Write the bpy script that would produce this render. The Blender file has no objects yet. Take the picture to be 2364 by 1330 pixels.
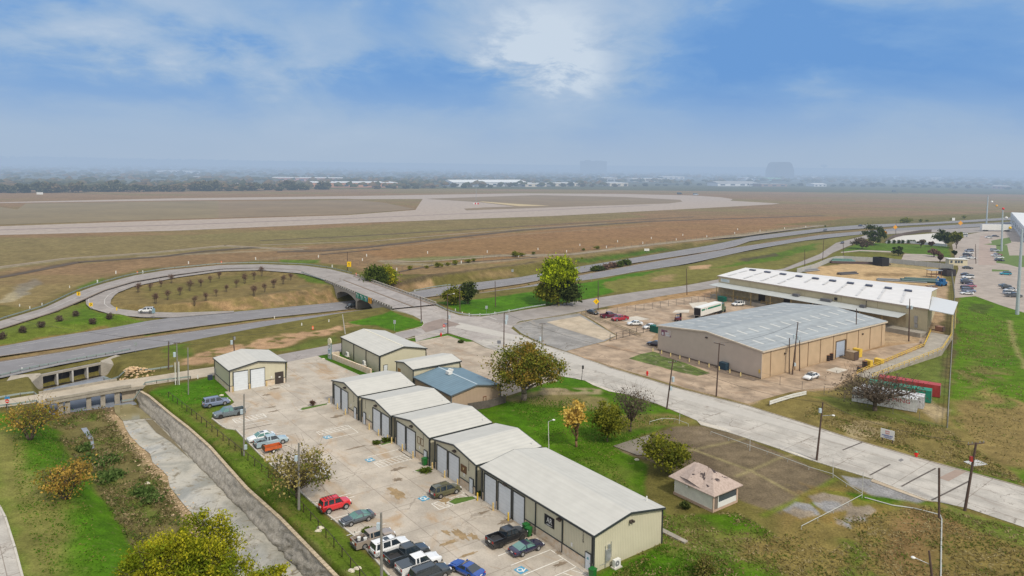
import bpy, math, random
import numpy as np
from mathutils import Vector, Matrix
random.seed(7); RNG = np.random.default_rng(5)
S = bpy.context.scene; COL = S.collection; R_ = math.radians
F = 1685.; PIT = R_(4.2); TH = .0115; PPY = 501.7; H = 50.
cp, sp = math.cos(PIT), math.sin(PIT); c_, s_ = math.cos(TH), math.sin(TH)
FW = (0, cp, -sp); U0 = (0, sp, cp)
RT = (c_, s_*U0[1], s_*U0[2]); UP = (-s_, c_*U0[1], c_*U0[2])
cam = bpy.data.cameras.new('camera'); co = bpy.data.objects.new('camera', cam); COL.objects.link(co)
cam.lens = 36*F/2364; cam.sensor_width = 36; cam.sensor_fit = 'HORIZONTAL'
cam.shift_y = -(665-PPY)/2364; cam.clip_start = .5; cam.clip_end = 80000
m = Matrix((RT, UP, tuple(-v for v in FW))).transposed().to_4x4(); m.translation = Vector((0, 0, H)); co.matrix_world = m
S.camera = co
S.view_settings.view_transform = 'Standard'; S.view_settings.look = 'None'; S.view_settings.exposure = 0; S.view_settings.gamma = 1

def ray(px, py):
    a = px-1182; b = PPY-py
    return [F*FW[i]+a*RT[i]+b*UP[i] for i in range(3)]
def at(px, py, z=0.):
    d = ray(px, py); t = (z-H)/d[2]
    return (d[0]*t, d[1]*t)
def proj(x, y, z):
    v = (x, y, z-H)
    w = sum(v[i]*FW[i] for i in range(3)); a = sum(v[i]*RT[i] for i in range(3)); b = sum(v[i]*UP[i] for i in range(3))
    return (1182+F*a/w, PPY-F*b/w)
def height_to(x, y, py, z0=0.):
    lo, hi = z0, z0+60
    for k in range(40):
        mid = (lo+hi)/2
        if proj(x, y, mid)[1] > py: lo = mid
        else: hi = mid
    return lo
O = at(1370, 1323); AA = R_(-53.4)
av = (math.cos(AA), math.sin(AA)); bv = (-av[1], av[0])
def W(s, t, z=0.): return (O[0]+s*av[0]+t*bv[0], O[1]+s*av[1]+t*bv[1], z)
def ST(x, y): dx, dy = x-O[0], y-O[1]; return (dx*av[0]+dy*av[1], dx*bv[0]+dy*bv[1])
def sp_(px, py, z=0.): return ST(*at(px, py, z))
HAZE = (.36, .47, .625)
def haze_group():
    g = bpy.data.node_groups.new('painted_haze', 'ShaderNodeTree')
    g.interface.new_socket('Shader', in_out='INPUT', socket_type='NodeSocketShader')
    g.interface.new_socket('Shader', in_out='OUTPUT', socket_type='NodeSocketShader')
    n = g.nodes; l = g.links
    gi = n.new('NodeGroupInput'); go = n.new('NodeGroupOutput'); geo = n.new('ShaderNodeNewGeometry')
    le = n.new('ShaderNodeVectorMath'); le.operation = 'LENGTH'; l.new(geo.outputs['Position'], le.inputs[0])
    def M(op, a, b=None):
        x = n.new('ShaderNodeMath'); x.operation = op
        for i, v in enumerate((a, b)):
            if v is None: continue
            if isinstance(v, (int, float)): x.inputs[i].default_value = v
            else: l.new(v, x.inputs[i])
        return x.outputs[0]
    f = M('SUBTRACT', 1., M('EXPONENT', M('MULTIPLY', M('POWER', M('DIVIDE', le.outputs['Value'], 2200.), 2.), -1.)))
    em = n.new('ShaderNodeEmission'); em.inputs[0].default_value = (*HAZE, 1); em.inputs[1].default_value = 1.  # haze is painted onto each surface, thicker with distance from the origin
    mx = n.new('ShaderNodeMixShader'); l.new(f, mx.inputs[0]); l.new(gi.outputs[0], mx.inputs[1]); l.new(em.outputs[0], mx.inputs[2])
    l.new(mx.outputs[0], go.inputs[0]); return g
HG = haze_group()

class NT:
    def __init__(s, tree): s.t = tree; s.n = tree.nodes; s.l = tree.links
    def put(s, sock, v):
        if v is None: return
        if isinstance(v, bpy.types.NodeSocket): s.l.new(v, sock)
        elif isinstance(v, (tuple, list)) and len(v) == 3 and sock.type == 'RGBA': sock.default_value = (*v, 1)
        else: sock.default_value = v
    def math(s, op, a, b=None, c=None, clamp=False):
        x = s.n.new('ShaderNodeMath'); x.operation = op; x.use_clamp = clamp
        for i, v in enumerate((a, b, c)): s.put(x.inputs[i], v)
        return x.outputs[0]
    def vmath(s, op, a, b=None, out=0):
        x = s.n.new('ShaderNodeVectorMath'); x.operation = op
        s.put(x.inputs[0], a)
        if b is not None: s.put(x.inputs[1], b)
        return x.outputs['Value'] if op in ('DOT_PRODUCT', 'LENGTH') else x.outputs[0]
    def noise(s, vec, scale, detail=4., rough=.55, dist=0.):
        x = s.n.new('ShaderNodeTexNoise'); s.put(x.inputs['Vector'], vec); x.inputs['Scale'].default_value = scale
        x.inputs['Detail'].default_value = detail; x.inputs['Roughness'].default_value = rough; x.inputs['Distortion'].default_value = dist
        return x.outputs['Fac']
    def ramp(s, f, lo, hi, a=0., b=1.):
        x = s.n.new('ShaderNodeMapRange'); x.interpolation_type = 'SMOOTHSTEP'; s.put(x.inputs[0], f)
        for i, v in enumerate((lo, hi, a, b)): x.inputs[i+1].default_value = v
        return x.outputs[0]
    def lin(s, f, lo, hi, a=0., b=1.):
        x = s.n.new('ShaderNodeMapRange'); s.put(x.inputs[0], f)
        for i, v in enumerate((lo, hi, a, b)): x.inputs[i+1].default_value = v
        return x.outputs[0]
    def mix(s, f, a, b, mode='MIX'):
        x = s.n.new('ShaderNodeMix'); x.data_type = 'RGBA'; x.blend_type = mode; x.clamp_factor = True
        s.put(x.inputs[0], f); s.put(x.inputs[6], a); s.put(x.inputs[7], b); return x.outputs[2]
    def pos(s): return s.n.new('ShaderNodeNewGeometry').outputs['Position']
    def st(s):
        p = s.pos(); r = s.n.new('ShaderNodeVectorRotate'); r.rotation_type = 'Z_AXIS'
        s.put(r.inputs['Vector'], s.vmath('SUBTRACT', p, (O[0], O[1], 0.))); r.inputs['Angle'].default_value = -AA
        return r.outputs[0]
    def xyz(s, v):
        x = s.n.new('ShaderNodeSeparateXYZ'); s.put(x.inputs[0], v); return x.outputs
    def comb(s, a, b, c=0.):
        x = s.n.new('ShaderNodeCombineXYZ')
        for i, v in enumerate((a, b, c)): s.put(x.inputs[i], v)
        return x.outputs[0]

MATS = {}
def newmat(name):
    m = bpy.data.materials.new(name); m.use_nodes = True; t = NT(m.node_tree); t.n.clear()
    out = t.n.new('ShaderNodeOutputMaterial'); b = t.n.new('ShaderNodeBsdfPrincipled')
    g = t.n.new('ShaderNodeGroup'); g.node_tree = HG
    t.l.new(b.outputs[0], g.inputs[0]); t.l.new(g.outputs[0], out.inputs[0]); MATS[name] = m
    return m, t, b
def mat(name, col, rough=.6, metal=0., var=.12, scale=1.5, bump=0., spec=.5, coat=0.):
    if name in MATS: return MATS[name]
    m, t, b = newmat(name); p = t.pos()
    v = t.math('ADD', t.math('MULTIPLY', t.noise(p, scale, 5.), .6), t.math('MULTIPLY', t.noise(p, scale*7, 3.), .4))
    k = t.lin(v, .3, .7, 1-var, 1+var)
    t.put(b.inputs['Base Color'], t.mix(1., col, t.comb(k, k, k), 'MULTIPLY'))
    b.inputs['Roughness'].default_value = rough; b.inputs['Metallic'].default_value = metal
    b.inputs['Specular IOR Level'].default_value = spec; b.inputs['Coat Weight'].default_value = coat
    if bump:
        bn = t.n.new('ShaderNodeBump'); bn.inputs['Strength'].default_value = bump; bn.inputs['Distance'].default_value = .05
        t.put(bn.inputs['Height'], v); t.l.new(bn.outputs[0], b.inputs['Normal'])
    return m
def siding(name, col, pitch=.3, amp=.16, var=.07, vertical=True, streak=0., rough=.55):
    m, t, b = newmat(name); q = t.xyz(t.st()); u = t.math('ADD', q[0], q[1]) if vertical is True else q[vertical]
    w = t.math('SINE', t.math('MULTIPLY', u, 2*math.pi/pitch))
    rib = t.ramp(w, .1, .95, 1., 1-amp)
    dirt = t.lin(t.noise(t.pos(), .5, 5.), .3, .7, 1-var, 1+var)
    lowtone = t.ramp(q[2], 0., 1.4, .9, 1.) if vertical is True else 1.  # walls get darker towards the bottom
    k = t.math('MULTIPLY', t.math('MULTIPLY', rib, dirt), lowtone)
    if streak:
        sv = t.comb(t.math('MULTIPLY', q[0], .05 if vertical == 1 else 1.2), t.math('MULTIPLY', q[1], 1.2 if vertical == 1 else .05), 0.)
        k = t.math('MULTIPLY', k, t.lin(t.noise(sv, 1.1, 4.), .3, .7, 1-streak, 1+streak))
    t.put(b.inputs['Base Color'], t.mix(1., col, t.comb(k, k, k), 'MULTIPLY'))
    b.inputs['Roughness'].default_value = rough; b.inputs['Metallic'].default_value = 0.
    bn = t.n.new('ShaderNodeBump'); bn.inputs['Strength'].default_value = .5; bn.inputs['Distance'].default_value = .03
    t.put(bn.inputs['Height'], w); t.l.new(bn.outputs[0], b.inputs['Normal'])
    return m
class MB:
    def __init__(s): s.v = []; s.f = []; s.mi = []; s.g = []
    def add(s, vs, fs, mi=0):
        s.g.append((len(s.v), len(s.v)+len(vs), len(s.f), len(s.f)+len(fs)))
        k = len(s.v); s.v += [tuple(v) for v in vs]; s.f += [tuple(i+k for i in f) for f in fs]; s.mi += [mi]*len(fs)
    def quad(s, a, b, c, d, mi=0): s.add([a, b, c, d], [(0, 1, 2, 3)], mi)
    def box(s, c, size, rz=0., mi=0, top=1., rot=None):
        hx, hy, hz = (k/2 for k in size); vs = []
        cr, sr = math.cos(rz), math.sin(rz)
        for z, k in ((-hz, 1.), (hz, top)):
            for x, y in ((-hx, -hy), (hx, -hy), (hx, hy), (-hx, hy)):
                x *= k; y *= k
                vs.append((c[0]+x*cr-y*sr, c[1]+x*sr+y*cr, c[2]+z))
        s.add(vs, [(3, 2, 1, 0), (4, 5, 6, 7), (0, 1, 5, 4), (1, 2, 6, 5), (2, 3, 7, 6), (3, 0, 4, 7)], mi)
    def stbox(s, s0, s1, t0, t1, z0, z1, mi=0):
        p = [W(s0, t0), W(s1, t0), W(s1, t1), W(s0, t1)]
        s.prism([(a[0], a[1]) for a in p], z0, z1, mi)
    def prism(s, poly, z0, z1, mi=0):
        n = len(poly); vs = [(x, y, z0) for x, y in poly]+[(x, y, z1) for x, y in poly]
        fs = [tuple(range(n-1, -1, -1)), tuple(range(n, 2*n))]+[(i, (i+1) % n, n+(i+1) % n, n+i) for i in range(n)]
        s.add(vs, fs, mi)
    def tube(s, a, b, r0, r1=None, n=8, mi=0, caps=True):
        r1 = r0 if r1 is None else r1; a = Vector(a); b = Vector(b); d = (b-a)
        if d.length < 1e-6: return
        d.normalize(); u = d.orthogonal().normalized(); w = d.cross(u); vs = []
        for p, r in ((a, r0), (b, r1)):
            for i in range(n):
                t = 2*math.pi*i/n; vs.append(p+u*math.cos(t)*r+w*math.sin(t)*r)
        fs = [(i, (i+1) % n, n+(i+1) % n, n+i) for i in range(n)]
        if caps: fs += [tuple(range(n-1, -1, -1)), tuple(range(n, 2*n))]
        s.add(vs, fs, mi)
    def path(s, pts, r, n=5, mi=0):
        for a, b in zip(pts, pts[1:]): s.tube(a, b, r, r, n, mi)
    def ball(s, c, r, mi=0, n=8, sz=1.):
        vs = []; fs = []
        for j in range(1, n//2):
            ph = math.pi*j/(n//2)
            for i in range(n): t = 2*math.pi*i/n; vs.append((c[0]+r*math.sin(ph)*math.cos(t), c[1]+r*math.sin(ph)*math.sin(t), c[2]+r*sz*math.cos(ph)))
        k = len(vs); vs += [(c[0], c[1], c[2]+r*sz), (c[0], c[1], c[2]-r*sz)]; rows = n//2-1
        for j in range(rows-1):
            for i in range(n): fs.append((j*n+i, (j+1)*n+i, (j+1)*n+(i+1) % n, j*n+(i+1) % n))
        for i in range(n): fs.append((k, i, (i+1) % n)); fs.append((k+1, (rows-1)*n+(i+1) % n, (rows-1)*n+i))
        s.add(vs, fs, mi)
    def build(s, name, mats, parent=None, smooth=False, loc=None):
        me = bpy.data.meshes.new(name); vs = s.v
        if loc is not None: vs = [(v[0]-loc[0], v[1]-loc[1], v[2]-loc[2]) for v in vs]
        me.from_pydata(vs, [], s.f)
        if not isinstance(mats, (list, tuple)): mats = [mats]
        for q in mats: me.materials.append(q)
        if len(mats) > 1: me.polygons.foreach_set('material_index', s.mi)
        if smooth: me.polygons.foreach_set('use_smooth', [True]*len(s.f))
        me.update(); o = bpy.data.objects.new(name, me); COL.objects.link(o)
        if parent is not None: o.parent = parent
        if loc is not None and parent is None: o.location = loc
        return o
def each(mb, fn):
    out = []
    for v0, v1, f0, f1 in mb.g:
        q = MB(); q.v = mb.v[v0:v1]; q.f = [tuple(i-v0 for i in f) for f in mb.f[f0:f1]]; q.mi = mb.mi[f0:f1]; out.append(fn(q))
    return out
def tag(o, label=None, cat=None, group=None, kind=None):
    if label: o['label'] = label
    if cat: o['category'] = cat
    if group: o['group'] = group
    if kind: o['kind'] = kind
    return o
def thing(name, label, cat, loc=(0, 0, 0), rz=0., group=None):
    o = bpy.data.objects.new(name, None); COL.objects.link(o); o.location = loc; o.rotation_euler = (0, 0, rz); o.empty_display_size = .3
    return tag(o, label, cat, group)
KIDS = {}
def copy_tree(o, parent=None):
    c = o.copy(); COL.objects.link(c); c.parent = parent
    for k in list(o.children): copy_tree(k, c)
    return c
def build_world():
    w = bpy.data.worlds.new('World'); S.world = w; w.use_nodes = True; t = NT(w.node_tree); t.n.clear()
    out = t.n.new('ShaderNodeOutputWorld'); bg = t.n.new('ShaderNodeBackground'); t.l.new(bg.outputs[0], out.inputs[0])
    sk = t.n.new('ShaderNodeTexSky'); sk.sky_type = 'NISHITA'; sk.sun_disc = False; sk.sun_elevation = R_(48); sk.sun_rotation = R_(145)
    sk.air_density = 1.; sk.dust_density = 2.
    tc = t.n.new('ShaderNodeTexCoord'); d = t.vmath('NORMALIZE', tc.outputs['Generated']); q = t.xyz(d)
    az = t.math('ARCTAN2', q[0], q[1]); el = t.math('ARCSINE', q[2])
    elc = t.math('MAXIMUM', el, 0.)
    k = t.math('DIVIDE', 1., t.math('ADD', t.math('MAXIMUM', q[2], 0.), .13))
    cv = t.comb(t.math('MULTIPLY', az, 3.6), t.math('MULTIPLY', el, 9.), t.math('MULTIPLY', el, 2.))
    n1 = t.noise(cv, .85, 6., .52, .4); n2 = t.noise(cv, 3.4, 6., .62, .3); n3 = t.noise(cv, .45, 3., .5, .3)
    wob = t.math('MULTIPLY', t.math('SUBTRACT', n1, .5), .34)
    wob2 = t.math('MULTIPLY', t.math('SUBTRACT', n2, .5), .2)
    azw = t.math('ADD', az, wob); elw = t.math('ADD', el, t.math('ADD', t.math('MULTIPLY', wob, .35), t.math('MULTIPLY', wob2, .5)))
    def sky_at(px, py):
        r = Vector(ray(px, py)).normalized(); return math.atan2(r.x, r.y), math.asin(r.z)
    val = t.math('ADD', t.math('MULTIPLY', t.math('SUBTRACT', n1, .5), 2.1), t.math('MULTIPLY', t.math('SUBTRACT', n2, .5), .28))
    val = t.math('ADD', val, .54)
    blobs = [(1250, 85, .06, .035, .36), (1330, 150, .055, .022, .34), (1180, 50, .09, .04, .22), (2180, 50, .10, .06, .26), (540, 60, .15, .03, .10), (300, 40, .1, .04, .12), (1420, 70, .05, .06, .15),
             (1740, 150, .14, .06, -.50), (1640, 215, .12, .025, -.30), (950, 20, .1, .025, -.36), (1100, 200, .07, .03, -.42), (740, 215, .12, .025, -.36), (300, 180, .12, .035, -.36), (60, 60, .07, .07, -.28), (2345, 130, .07, .09, -.40), (760, 120, .1, .035, -.08), (1250, 255, .18, .03, .22), (850, 165, .12, .02, .08), (1950, 245, .15, .02, .12), (400, 250, .2, .02, .12)]
    for px, py, su, sv, amp in blobs:
        u0, v0 = sky_at(px, py)
        a = t.math('POWER', t.math('ABSOLUTE', t.math('DIVIDE', t.math('SUBTRACT', azw, u0), su*1.15)), 2.)
        b = t.math('POWER', t.math('ABSOLUTE', t.math('DIVIDE', t.math('SUBTRACT', elw, v0), sv*1.15)), 2.)
        g = t.math('EXPONENT', t.math('MULTIPLY', t.math('ADD', a, b), -.5))
        if amp > .3: g = t.math('MULTIPLY', g, t.ramp(n2, .32, .62, .35, 1.15))
        val = t.math('MULTIPLY_ADD', g, amp, val)
    cr = t.n.new('ShaderNodeValToRGB'); t.put(cr.inputs[0], val); e = cr.color_ramp.elements
    e[0].position = 0.; e[0].color = (.150, .335, .680, 1); e[1].position = 1.; e[1].color = (.60, .70, .82, 1)
    for ps, cc in ((.25, (.20, .385, .70)), (.5, (.32, .475, .70)), (.75, (.43, .555, .73))):
        x = e.new(ps); x.color = (*cc, 1)
    low = t.ramp(el, .125, .0, 0., 1.)
    hz = t.mix(t.math('MULTIPLY', low, .93), cr.outputs[0], t.mix(t.ramp(el, 0., .10), (.41, .52, .67), (.36, .495, .69)))
    hi = t.ramp(q[2], .30, .75)
    zen = t.mix(n3, (.74, .78, .86), (1.08, 1.08, 1.08))
    colr = t.mix(hi, hz, zen)
    back = t.math('MULTIPLY', t.ramp(q[1], .1, -.6), t.ramp(q[2], -.05, .1))
    colr = t.mix(t.math('MULTIPLY', back, .85), colr, (.95, .93, .90))  # unseen sky overhead and behind is brightened to light walls and ground
    nis = t.mix(1., sk.outputs[0], (.055, .055, .055), 'MULTIPLY')
    colr = t.mix(.06, colr, nis)
    t.put(bg.inputs[0], colr); bg.inputs[1].default_value = 1.
    sd = bpy.data.lights.new('sun', 'SUN'); sd.energy = 2.9; sd.angle = R_(8); sd.color = (1., .93, .80)
    so = bpy.data.objects.new('sun', sd); COL.objects.link(so)
    el_, az_ = R_(48), R_(145)   # compass bearing of the sun, clockwise from +Y
    dv = Vector((math.sin(az_)*math.cos(el_), math.cos(az_)*math.cos(el_), math.sin(el_)))
    so.rotation_euler = dv.to_track_quat('Z', 'Y').to_euler(); so.location = (0, -50, 120)
build_world()
def smooth(t): t = np.clip(t, 0, 1); return t*t*(3-2*t)
def sdist(px, py, poly):
    P = np.asarray(poly, float); Q = np.roll(P, -1, 0); d = np.full(px.shape, 1e18); ins = np.zeros(px.shape, bool)
    for (ax, ay), (bx, by) in zip(P, Q):
        ex, ey = bx-ax, by-ay; L = ex*ex+ey*ey+1e-12
        t = np.clip(((px-ax)*ex+(py-ay)*ey)/L, 0, 1)
        d = np.minimum(d, (px-ax-t*ex)**2+(py-ay-t*ey)**2)
        c = (ay > py) != (by > py)
        with np.errstate(divide='ignore', invalid='ignore'): xi = (bx-ax)*(py-ay)/(by-ay)+ax
        ins ^= c & (px < xi)
    d = np.sqrt(d); return np.where(ins, -d, d)
def pdist(px, py, line):
    d = np.full(px.shape, 1e18)
    for (ax, ay), (bx, by) in zip(line, line[1:]):
        ex, ey = bx-ax, by-ay; L = ex*ex+ey*ey+1e-12; t = np.clip(((px-ax)*ex+(py-ay)*ey)/L, 0, 1)
        d = np.minimum(d, (px-ax-t*ex)**2+(py-ay-t*ey)**2)
    return np.sqrt(d)
def vnoise(x, y, sc, seed=0):
    def h(i, j):
        n = (i*374761393+j*668265263+seed*974634777) & 0x7fffffff; n = ((n ^ (n >> 13))*1274126177) & 0x7fffffff
        return ((n ^ (n >> 16)) & 0xffff)/65535.
    x = x/sc; y = y/sc; i = np.floor(x).astype(np.int64); j = np.floor(y).astype(np.int64); u = x-i; v = y-j
    u = u*u*(3-2*u); v = v*v*(3-2*v)
    return (h(i, j)*(1-u)+h(i+1, j)*u)*(1-v)+(h(i, j+1)*(1-u)+h(i+1, j+1)*u)*v
def fbm(x, y, sc, o=4, seed=0):
    r = 0; a = 1.; s = 0.
    for k in range(o): r = r+a*vnoise(x, y, sc/2**k, seed+k*17); s += a; a *= .55
    return r/s
PADS = []
def pad(poly, stations, margin, sink=.3):
    PADS.append((poly, np.asarray(stations, float), margin, sink))
def padz(st, x, y):
    w = 0.; z = 0.
    for sx, sy, sz in st:
        k = 1./(((x-sx)**2+(y-sy)**2)**2+1.); w = w+k; z = z+k*sz
    return z/w
def gz(x, y):
    x = np.asarray(x, float); y = np.asarray(y, float); z = np.zeros(x.shape)
    far = np.hypot(x, y)
    z = z+smooth((far-1600)/3000)*(fbm(x, y, 900, 3)*16-4)
    az = np.arctan2(x, y)
    z = z+smooth((far-5200)/2500)*(np.clip(.05-az, 0, 1)*55+6)
    for poly, st, mg, sink in PADS:
        P = np.asarray(poly); m_ = mg if not callable(mg) else 30
        x0, y0 = P.min(0)-m_; x1, y1 = P.max(0)+m_
        b = (x > x0) & (x < x1) & (y > y0) & (y < y1)
        if not b.any(): continue
        xx, yy = x[b], y[b]; d = sdist(xx, yy, poly); mm = mg(xx, yy) if callable(mg) else mg
        w = 1-smooth((d-.6)/mm); zz = z[b]; z[b] = zz*(1-w)+(padz(st, xx, yy)-sink)*w
    return z
def pxs(l, z=0.): return [at(a, b, z) for a, b in l]
def fill_line(l, n):
    L = [0.]
    for a, b in zip(l, l[1:]): L.append(L[-1]+math.hypot(b[0]-a[0], b[1]-a[1]))
    return [(float(np.interp(L[-1]*i/(n-1), L, [p[0] for p in l])), float(np.interp(L[-1]*i/(n-1), L, [p[1] for p in l]))) for i in range(n)]

def hwy_z(px): return float(np.interp(px, [-200, 0, 350, 600, 760, 1000, 1250, 1500, 1750, 1950], [-1.2, -1.2, -2.2, -3.6, -4.4, -4.4, -3.8, -2.4, -1.0, 0.]))
HW_TOP = [(-260, 838), (0, 800), (128, 777), (256, 757), (340, 741), (396, 733), (600, 714.6), (779, 698), (870, 686), (958, 672.5), (1019, 662), (1200, 640), (1340, 615), (1507, 588), (1647, 565), (1733, 546), (1902, 526), (1987, 519), (2139, 514), (2364, 500), (2700, 478)]
HW_TB = [(-260, 862), (0, 823), (153, 801.6), (307, 776), (460, 754), (600, 736), (794, 716), (880, 703), (983, 687), (1200, 656), (1340, 630), (1456, 608.6), (1686, 573), (1733, 556), (1902, 534), (2072, 522), (2364, 506), (2700, 484)]
HW_BT = [(-260, 874), (0, 833.5), (153, 810), (256, 790), (460, 762), (600, 741.5), (794, 720), (880, 709), (990, 692), (1200, 663), (1366, 630), (1481, 608.6), (1711, 569), (1733, 566), (1902, 541), (2072, 526.5), (2364, 510), (2700, 488)]
HW_BOT = [(-260, 915), (0, 873), (140, 842), (299, 813), (383, 798), (600, 764.5), (868, 726), (960, 710), (1098, 690), (1200, 675), (1340, 652), (1456, 629), (1583, 610), (1733, 577), (1852, 556), (1987, 541), (2139, 531), (2364, 517), (2700, 496)]
def road_pts(l, zf): return [(*at(px, py, zf(px)), zf(px)) for px, py in l]
def ribbon(name, L1, L2, zf, mt, n=60, lift=0., kind='structure', zadd=0., cross=3):
    A = fill_line(L1, n); B = fill_line(L2, n); mb = MB()
    a = [(*at(p[0], p[1], zf(p[0])+zadd), zf(p[0])+zadd+lift) for p in A]; b = [(*at(p[0], p[1], zf(p[0])+zadd), zf(p[0])+zadd+lift) for p in B]
    rows = []
    for i in range(n): rows.append([tuple(a[i][k]*(1-j/cross)+b[i][k]*j/cross for k in range(3)) for j in range(cross+1)])
    vs = [p for r in rows for p in r]; w = cross+1
    fs = [(i*w+j, (i+1)*w+j, (i+1)*w+j+1, i*w+j+1) for i in range(n-1) for j in range(cross)]
    mb.add(vs, fs); o = mb.build(name, mt); 
    if kind: tag(o, kind=kind)
    return o, a, b
_top = [p for p in fill_line(HW_TOP, 60)]; _bot = fill_line(HW_BOT, 60)
hp = [(*at(a, b, hwy_z(a)), hwy_z(a)) for a, b in _top]; hq = [(*at(a, b, hwy_z(a)), hwy_z(a)) for a, b in _bot]
pad([p[:2] for p in hp]+[p[:2] for p in hq[::-1]], hp[::3]+hq[::3], lambda x, y: np.where(x > 30, 11., 9.))
def loop_z(px): return float(np.interp(px, [0, 200, 330, 500, 650, 760, 900, 960, 1040], [-1., .2, .7, 1.1, 1.4, 1.4, .9, .45, .06]))
LP_OUT = [(-200, 800), (0, 741.5), (102, 711), (179, 675), (230, 657), (307, 636.7), (383, 624), (511, 612), (600, 610), (702, 613.5), (764, 622), (820, 636)]
LP_IN = [(-200, 822), (0, 760.6), (128, 720), (194, 692), (240, 671), (307, 651), (383, 637.6), (511, 621), (600, 618.5), (690, 624), (740, 640), (770, 654.5)]
LI_OUT = [(820, 636, 1.4), (764, 622, 1.4), (702, 613.5, 1.4), (600, 610, 1.2), (511, 615, 1.), (383, 632, .7), (307, 646, .5), (240, 665, .3), (204.5, 682, .1), (194, 695.5, -.1), (204.5, 711, -.6), (256, 726, -1.3), (330, 733, -2.), (400, 733.5, -2.4), (540, 721.5, -3.2)]
LI_IN = [(770, 654.5, 1.4), (735, 643, 1.4), (697, 631.6, 1.3), (600, 624, 1.1), (511, 626.5, .9), (409, 640.5, .6), (307, 662, .3), (268, 677.6, .1), (252, 698, -.2), (258, 706, -.5), (271, 713, -.8), (332, 720, -1.6), (409, 722, -2.3), (540, 718, -3.2)]
def strip_pad3(L1, L2, n, margin):
    def fz(l):
        P = fill_line([p[:2] for p in l], n); S_ = [0.]
        for a, b in zip(l, l[1:]): S_.append(S_[-1]+math.hypot(b[0]-a[0], b[1]-a[1]))
        return [(*at(p[0], p[1], z), z) for p, z in ((P[i], float(np.interp(S_[-1]*i/(n-1), S_, [q[2] for q in l]))) for i in range(n))]
    a, b = fz(L1), fz(L2); pad([p[:2] for p in a]+[p[:2] for p in b[::-1]], a[::2]+b[::2], margin); return a, b
def strip_pad(L1, L2, zf_i, n, margin):
    A = fill_line(L1, n); B = fill_line(L2, n); a = [(*at(p[0], p[1], zf_i(i, n)), zf_i(i, n)) for i, p in enumerate(A)]; b = [(*at(p[0], p[1], zf_i(i, n)), zf_i(i, n)) for i, p in enumerate(B)]
    pad([p[:2] for p in a]+[p[:2] for p in b[::-1]], a[::2]+b[::2], margin); return a, b
def lo_z_i(i, n): return float(np.interp(i/(n-1), [0, .25, .4, .6, 1.], [-1., -.2, .4, 1.1, 1.4]))
LOa, LOb = strip_pad(LP_OUT, LP_IN, lo_z_i, 44, 5.)
LIa, LIb = strip_pad3(LI_OUT, LI_IN, 70, 4.)
CZ = -3.4
WALL_TOP = [(324, 904), (345, 916), (359.6, 929), (395, 958), (433.6, 988), (483, 1032), (567, 1127), (646, 1198), (709.5, 1264), (770, 1327), (850, 1410), (960, 1530)]
WALL_BOT = [(312, 925), (322, 944), (351, 968), (375, 992), (402, 1020), (440, 1062), (499, 1121), (583, 1209), (638, 1267), (672.6, 1303), (735, 1370), (840, 1490)]
CR_LEFT = [(118, 948), (150, 985), (200, 1040), (262, 1100), (330, 1190), (400, 1290), (470, 1400), (560, 1540)]
wt = pxs(WALL_TOP, 0.); wbt = pxs(WALL_BOT, CZ); crl = pxs(CR_LEFT, CZ)
up_near = pxs([(318, 905), (118, 948)], CZ)
cul = [at(100, 897, CZ), at(236, 868, CZ)]
creek_poly = [(wt[0][0]-1.6, wt[0][1]+.5)]+[(a[0]*.8+b[0]*.2, a[1]*.8+b[1]*.2) for a, b in zip(wt, wbt)]+crl[::-1]+[cul[0], cul[1]]
_wst = [ST(*p)[1] for p in wt]
def creek_margin(x, y):
    t = (x-O[0])*bv[0]+(y-O[1])*bv[1]; tw = ST(*wt[5])[1]
    tc = ST(*crl[3])[1]
    s = (x-O[0])*av[0]+(y-O[1])*av[1]
    m = np.where(t > (tw+tc)/2, .8, 9.)
    return np.where(s < ST(*wt[0])[0]-1, 2.5, m)
pad(creek_poly, [(p[0], p[1], CZ) for p in crl+wbt+cul], creek_margin, 0.)
ang = np.concatenate([np.linspace(-78, -41, 22)[:-1], np.linspace(-41, 41, 640), np.linspace(41, 78, 22)[1:]])*math.pi/180
rad = [6., 20, 35, 50, 60]
while rad[-1] < 75: rad.append(rad[-1]+1.5)
while rad[-1] < 190: rad.append(rad[-1]+.55)
while rad[-1] < 330: rad.append(rad[-1]+.8)
while rad[-1] < 1600: rad.append(rad[-1]*1.0055)
while rad[-1] < 42000: rad.append(rad[-1]*1.03)
rad = np.array(rad); RR, AN = np.meshgrid(rad, ang, indexing='ij'); TX = (RR*np.sin(AN)).ravel(); TY = (RR*np.cos(AN)).ravel(); TZ = gz(TX, TY)
nr, na = len(rad), len(ang)
_TG = TZ.reshape(nr, na)
def G(x, y):
    r = math.hypot(x, y); a = math.atan2(x, y); i = int(np.clip(np.searchsorted(rad, r)-1, 0, nr-2)); j = int(np.clip(np.searchsorted(ang, a)-1, 0, na-2))
    u = min(1., max(0., (r-rad[i])/(rad[i+1]-rad[i]))); v = min(1., max(0., (a-ang[j])/(ang[j+1]-ang[j])))
    return float((_TG[i, j]*(1-v)+_TG[i, j+1]*v)*(1-u)+(_TG[i+1, j]*(1-v)+_TG[i+1, j+1]*v)*u)
def hit(px, py):
    z = 0.
    for k in range(14):
        x, y = at(px, py, z); z = .5*z+.5*G(x, y)
    x, y = at(px, py, z); return (x, y, z)
C = np.empty((TX.size, 3)); n1 = fbm(TX, TY, 26, 4, 3)[:, None]; n2 = fbm(TX, TY, 5, 3, 9)[:, None]
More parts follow.
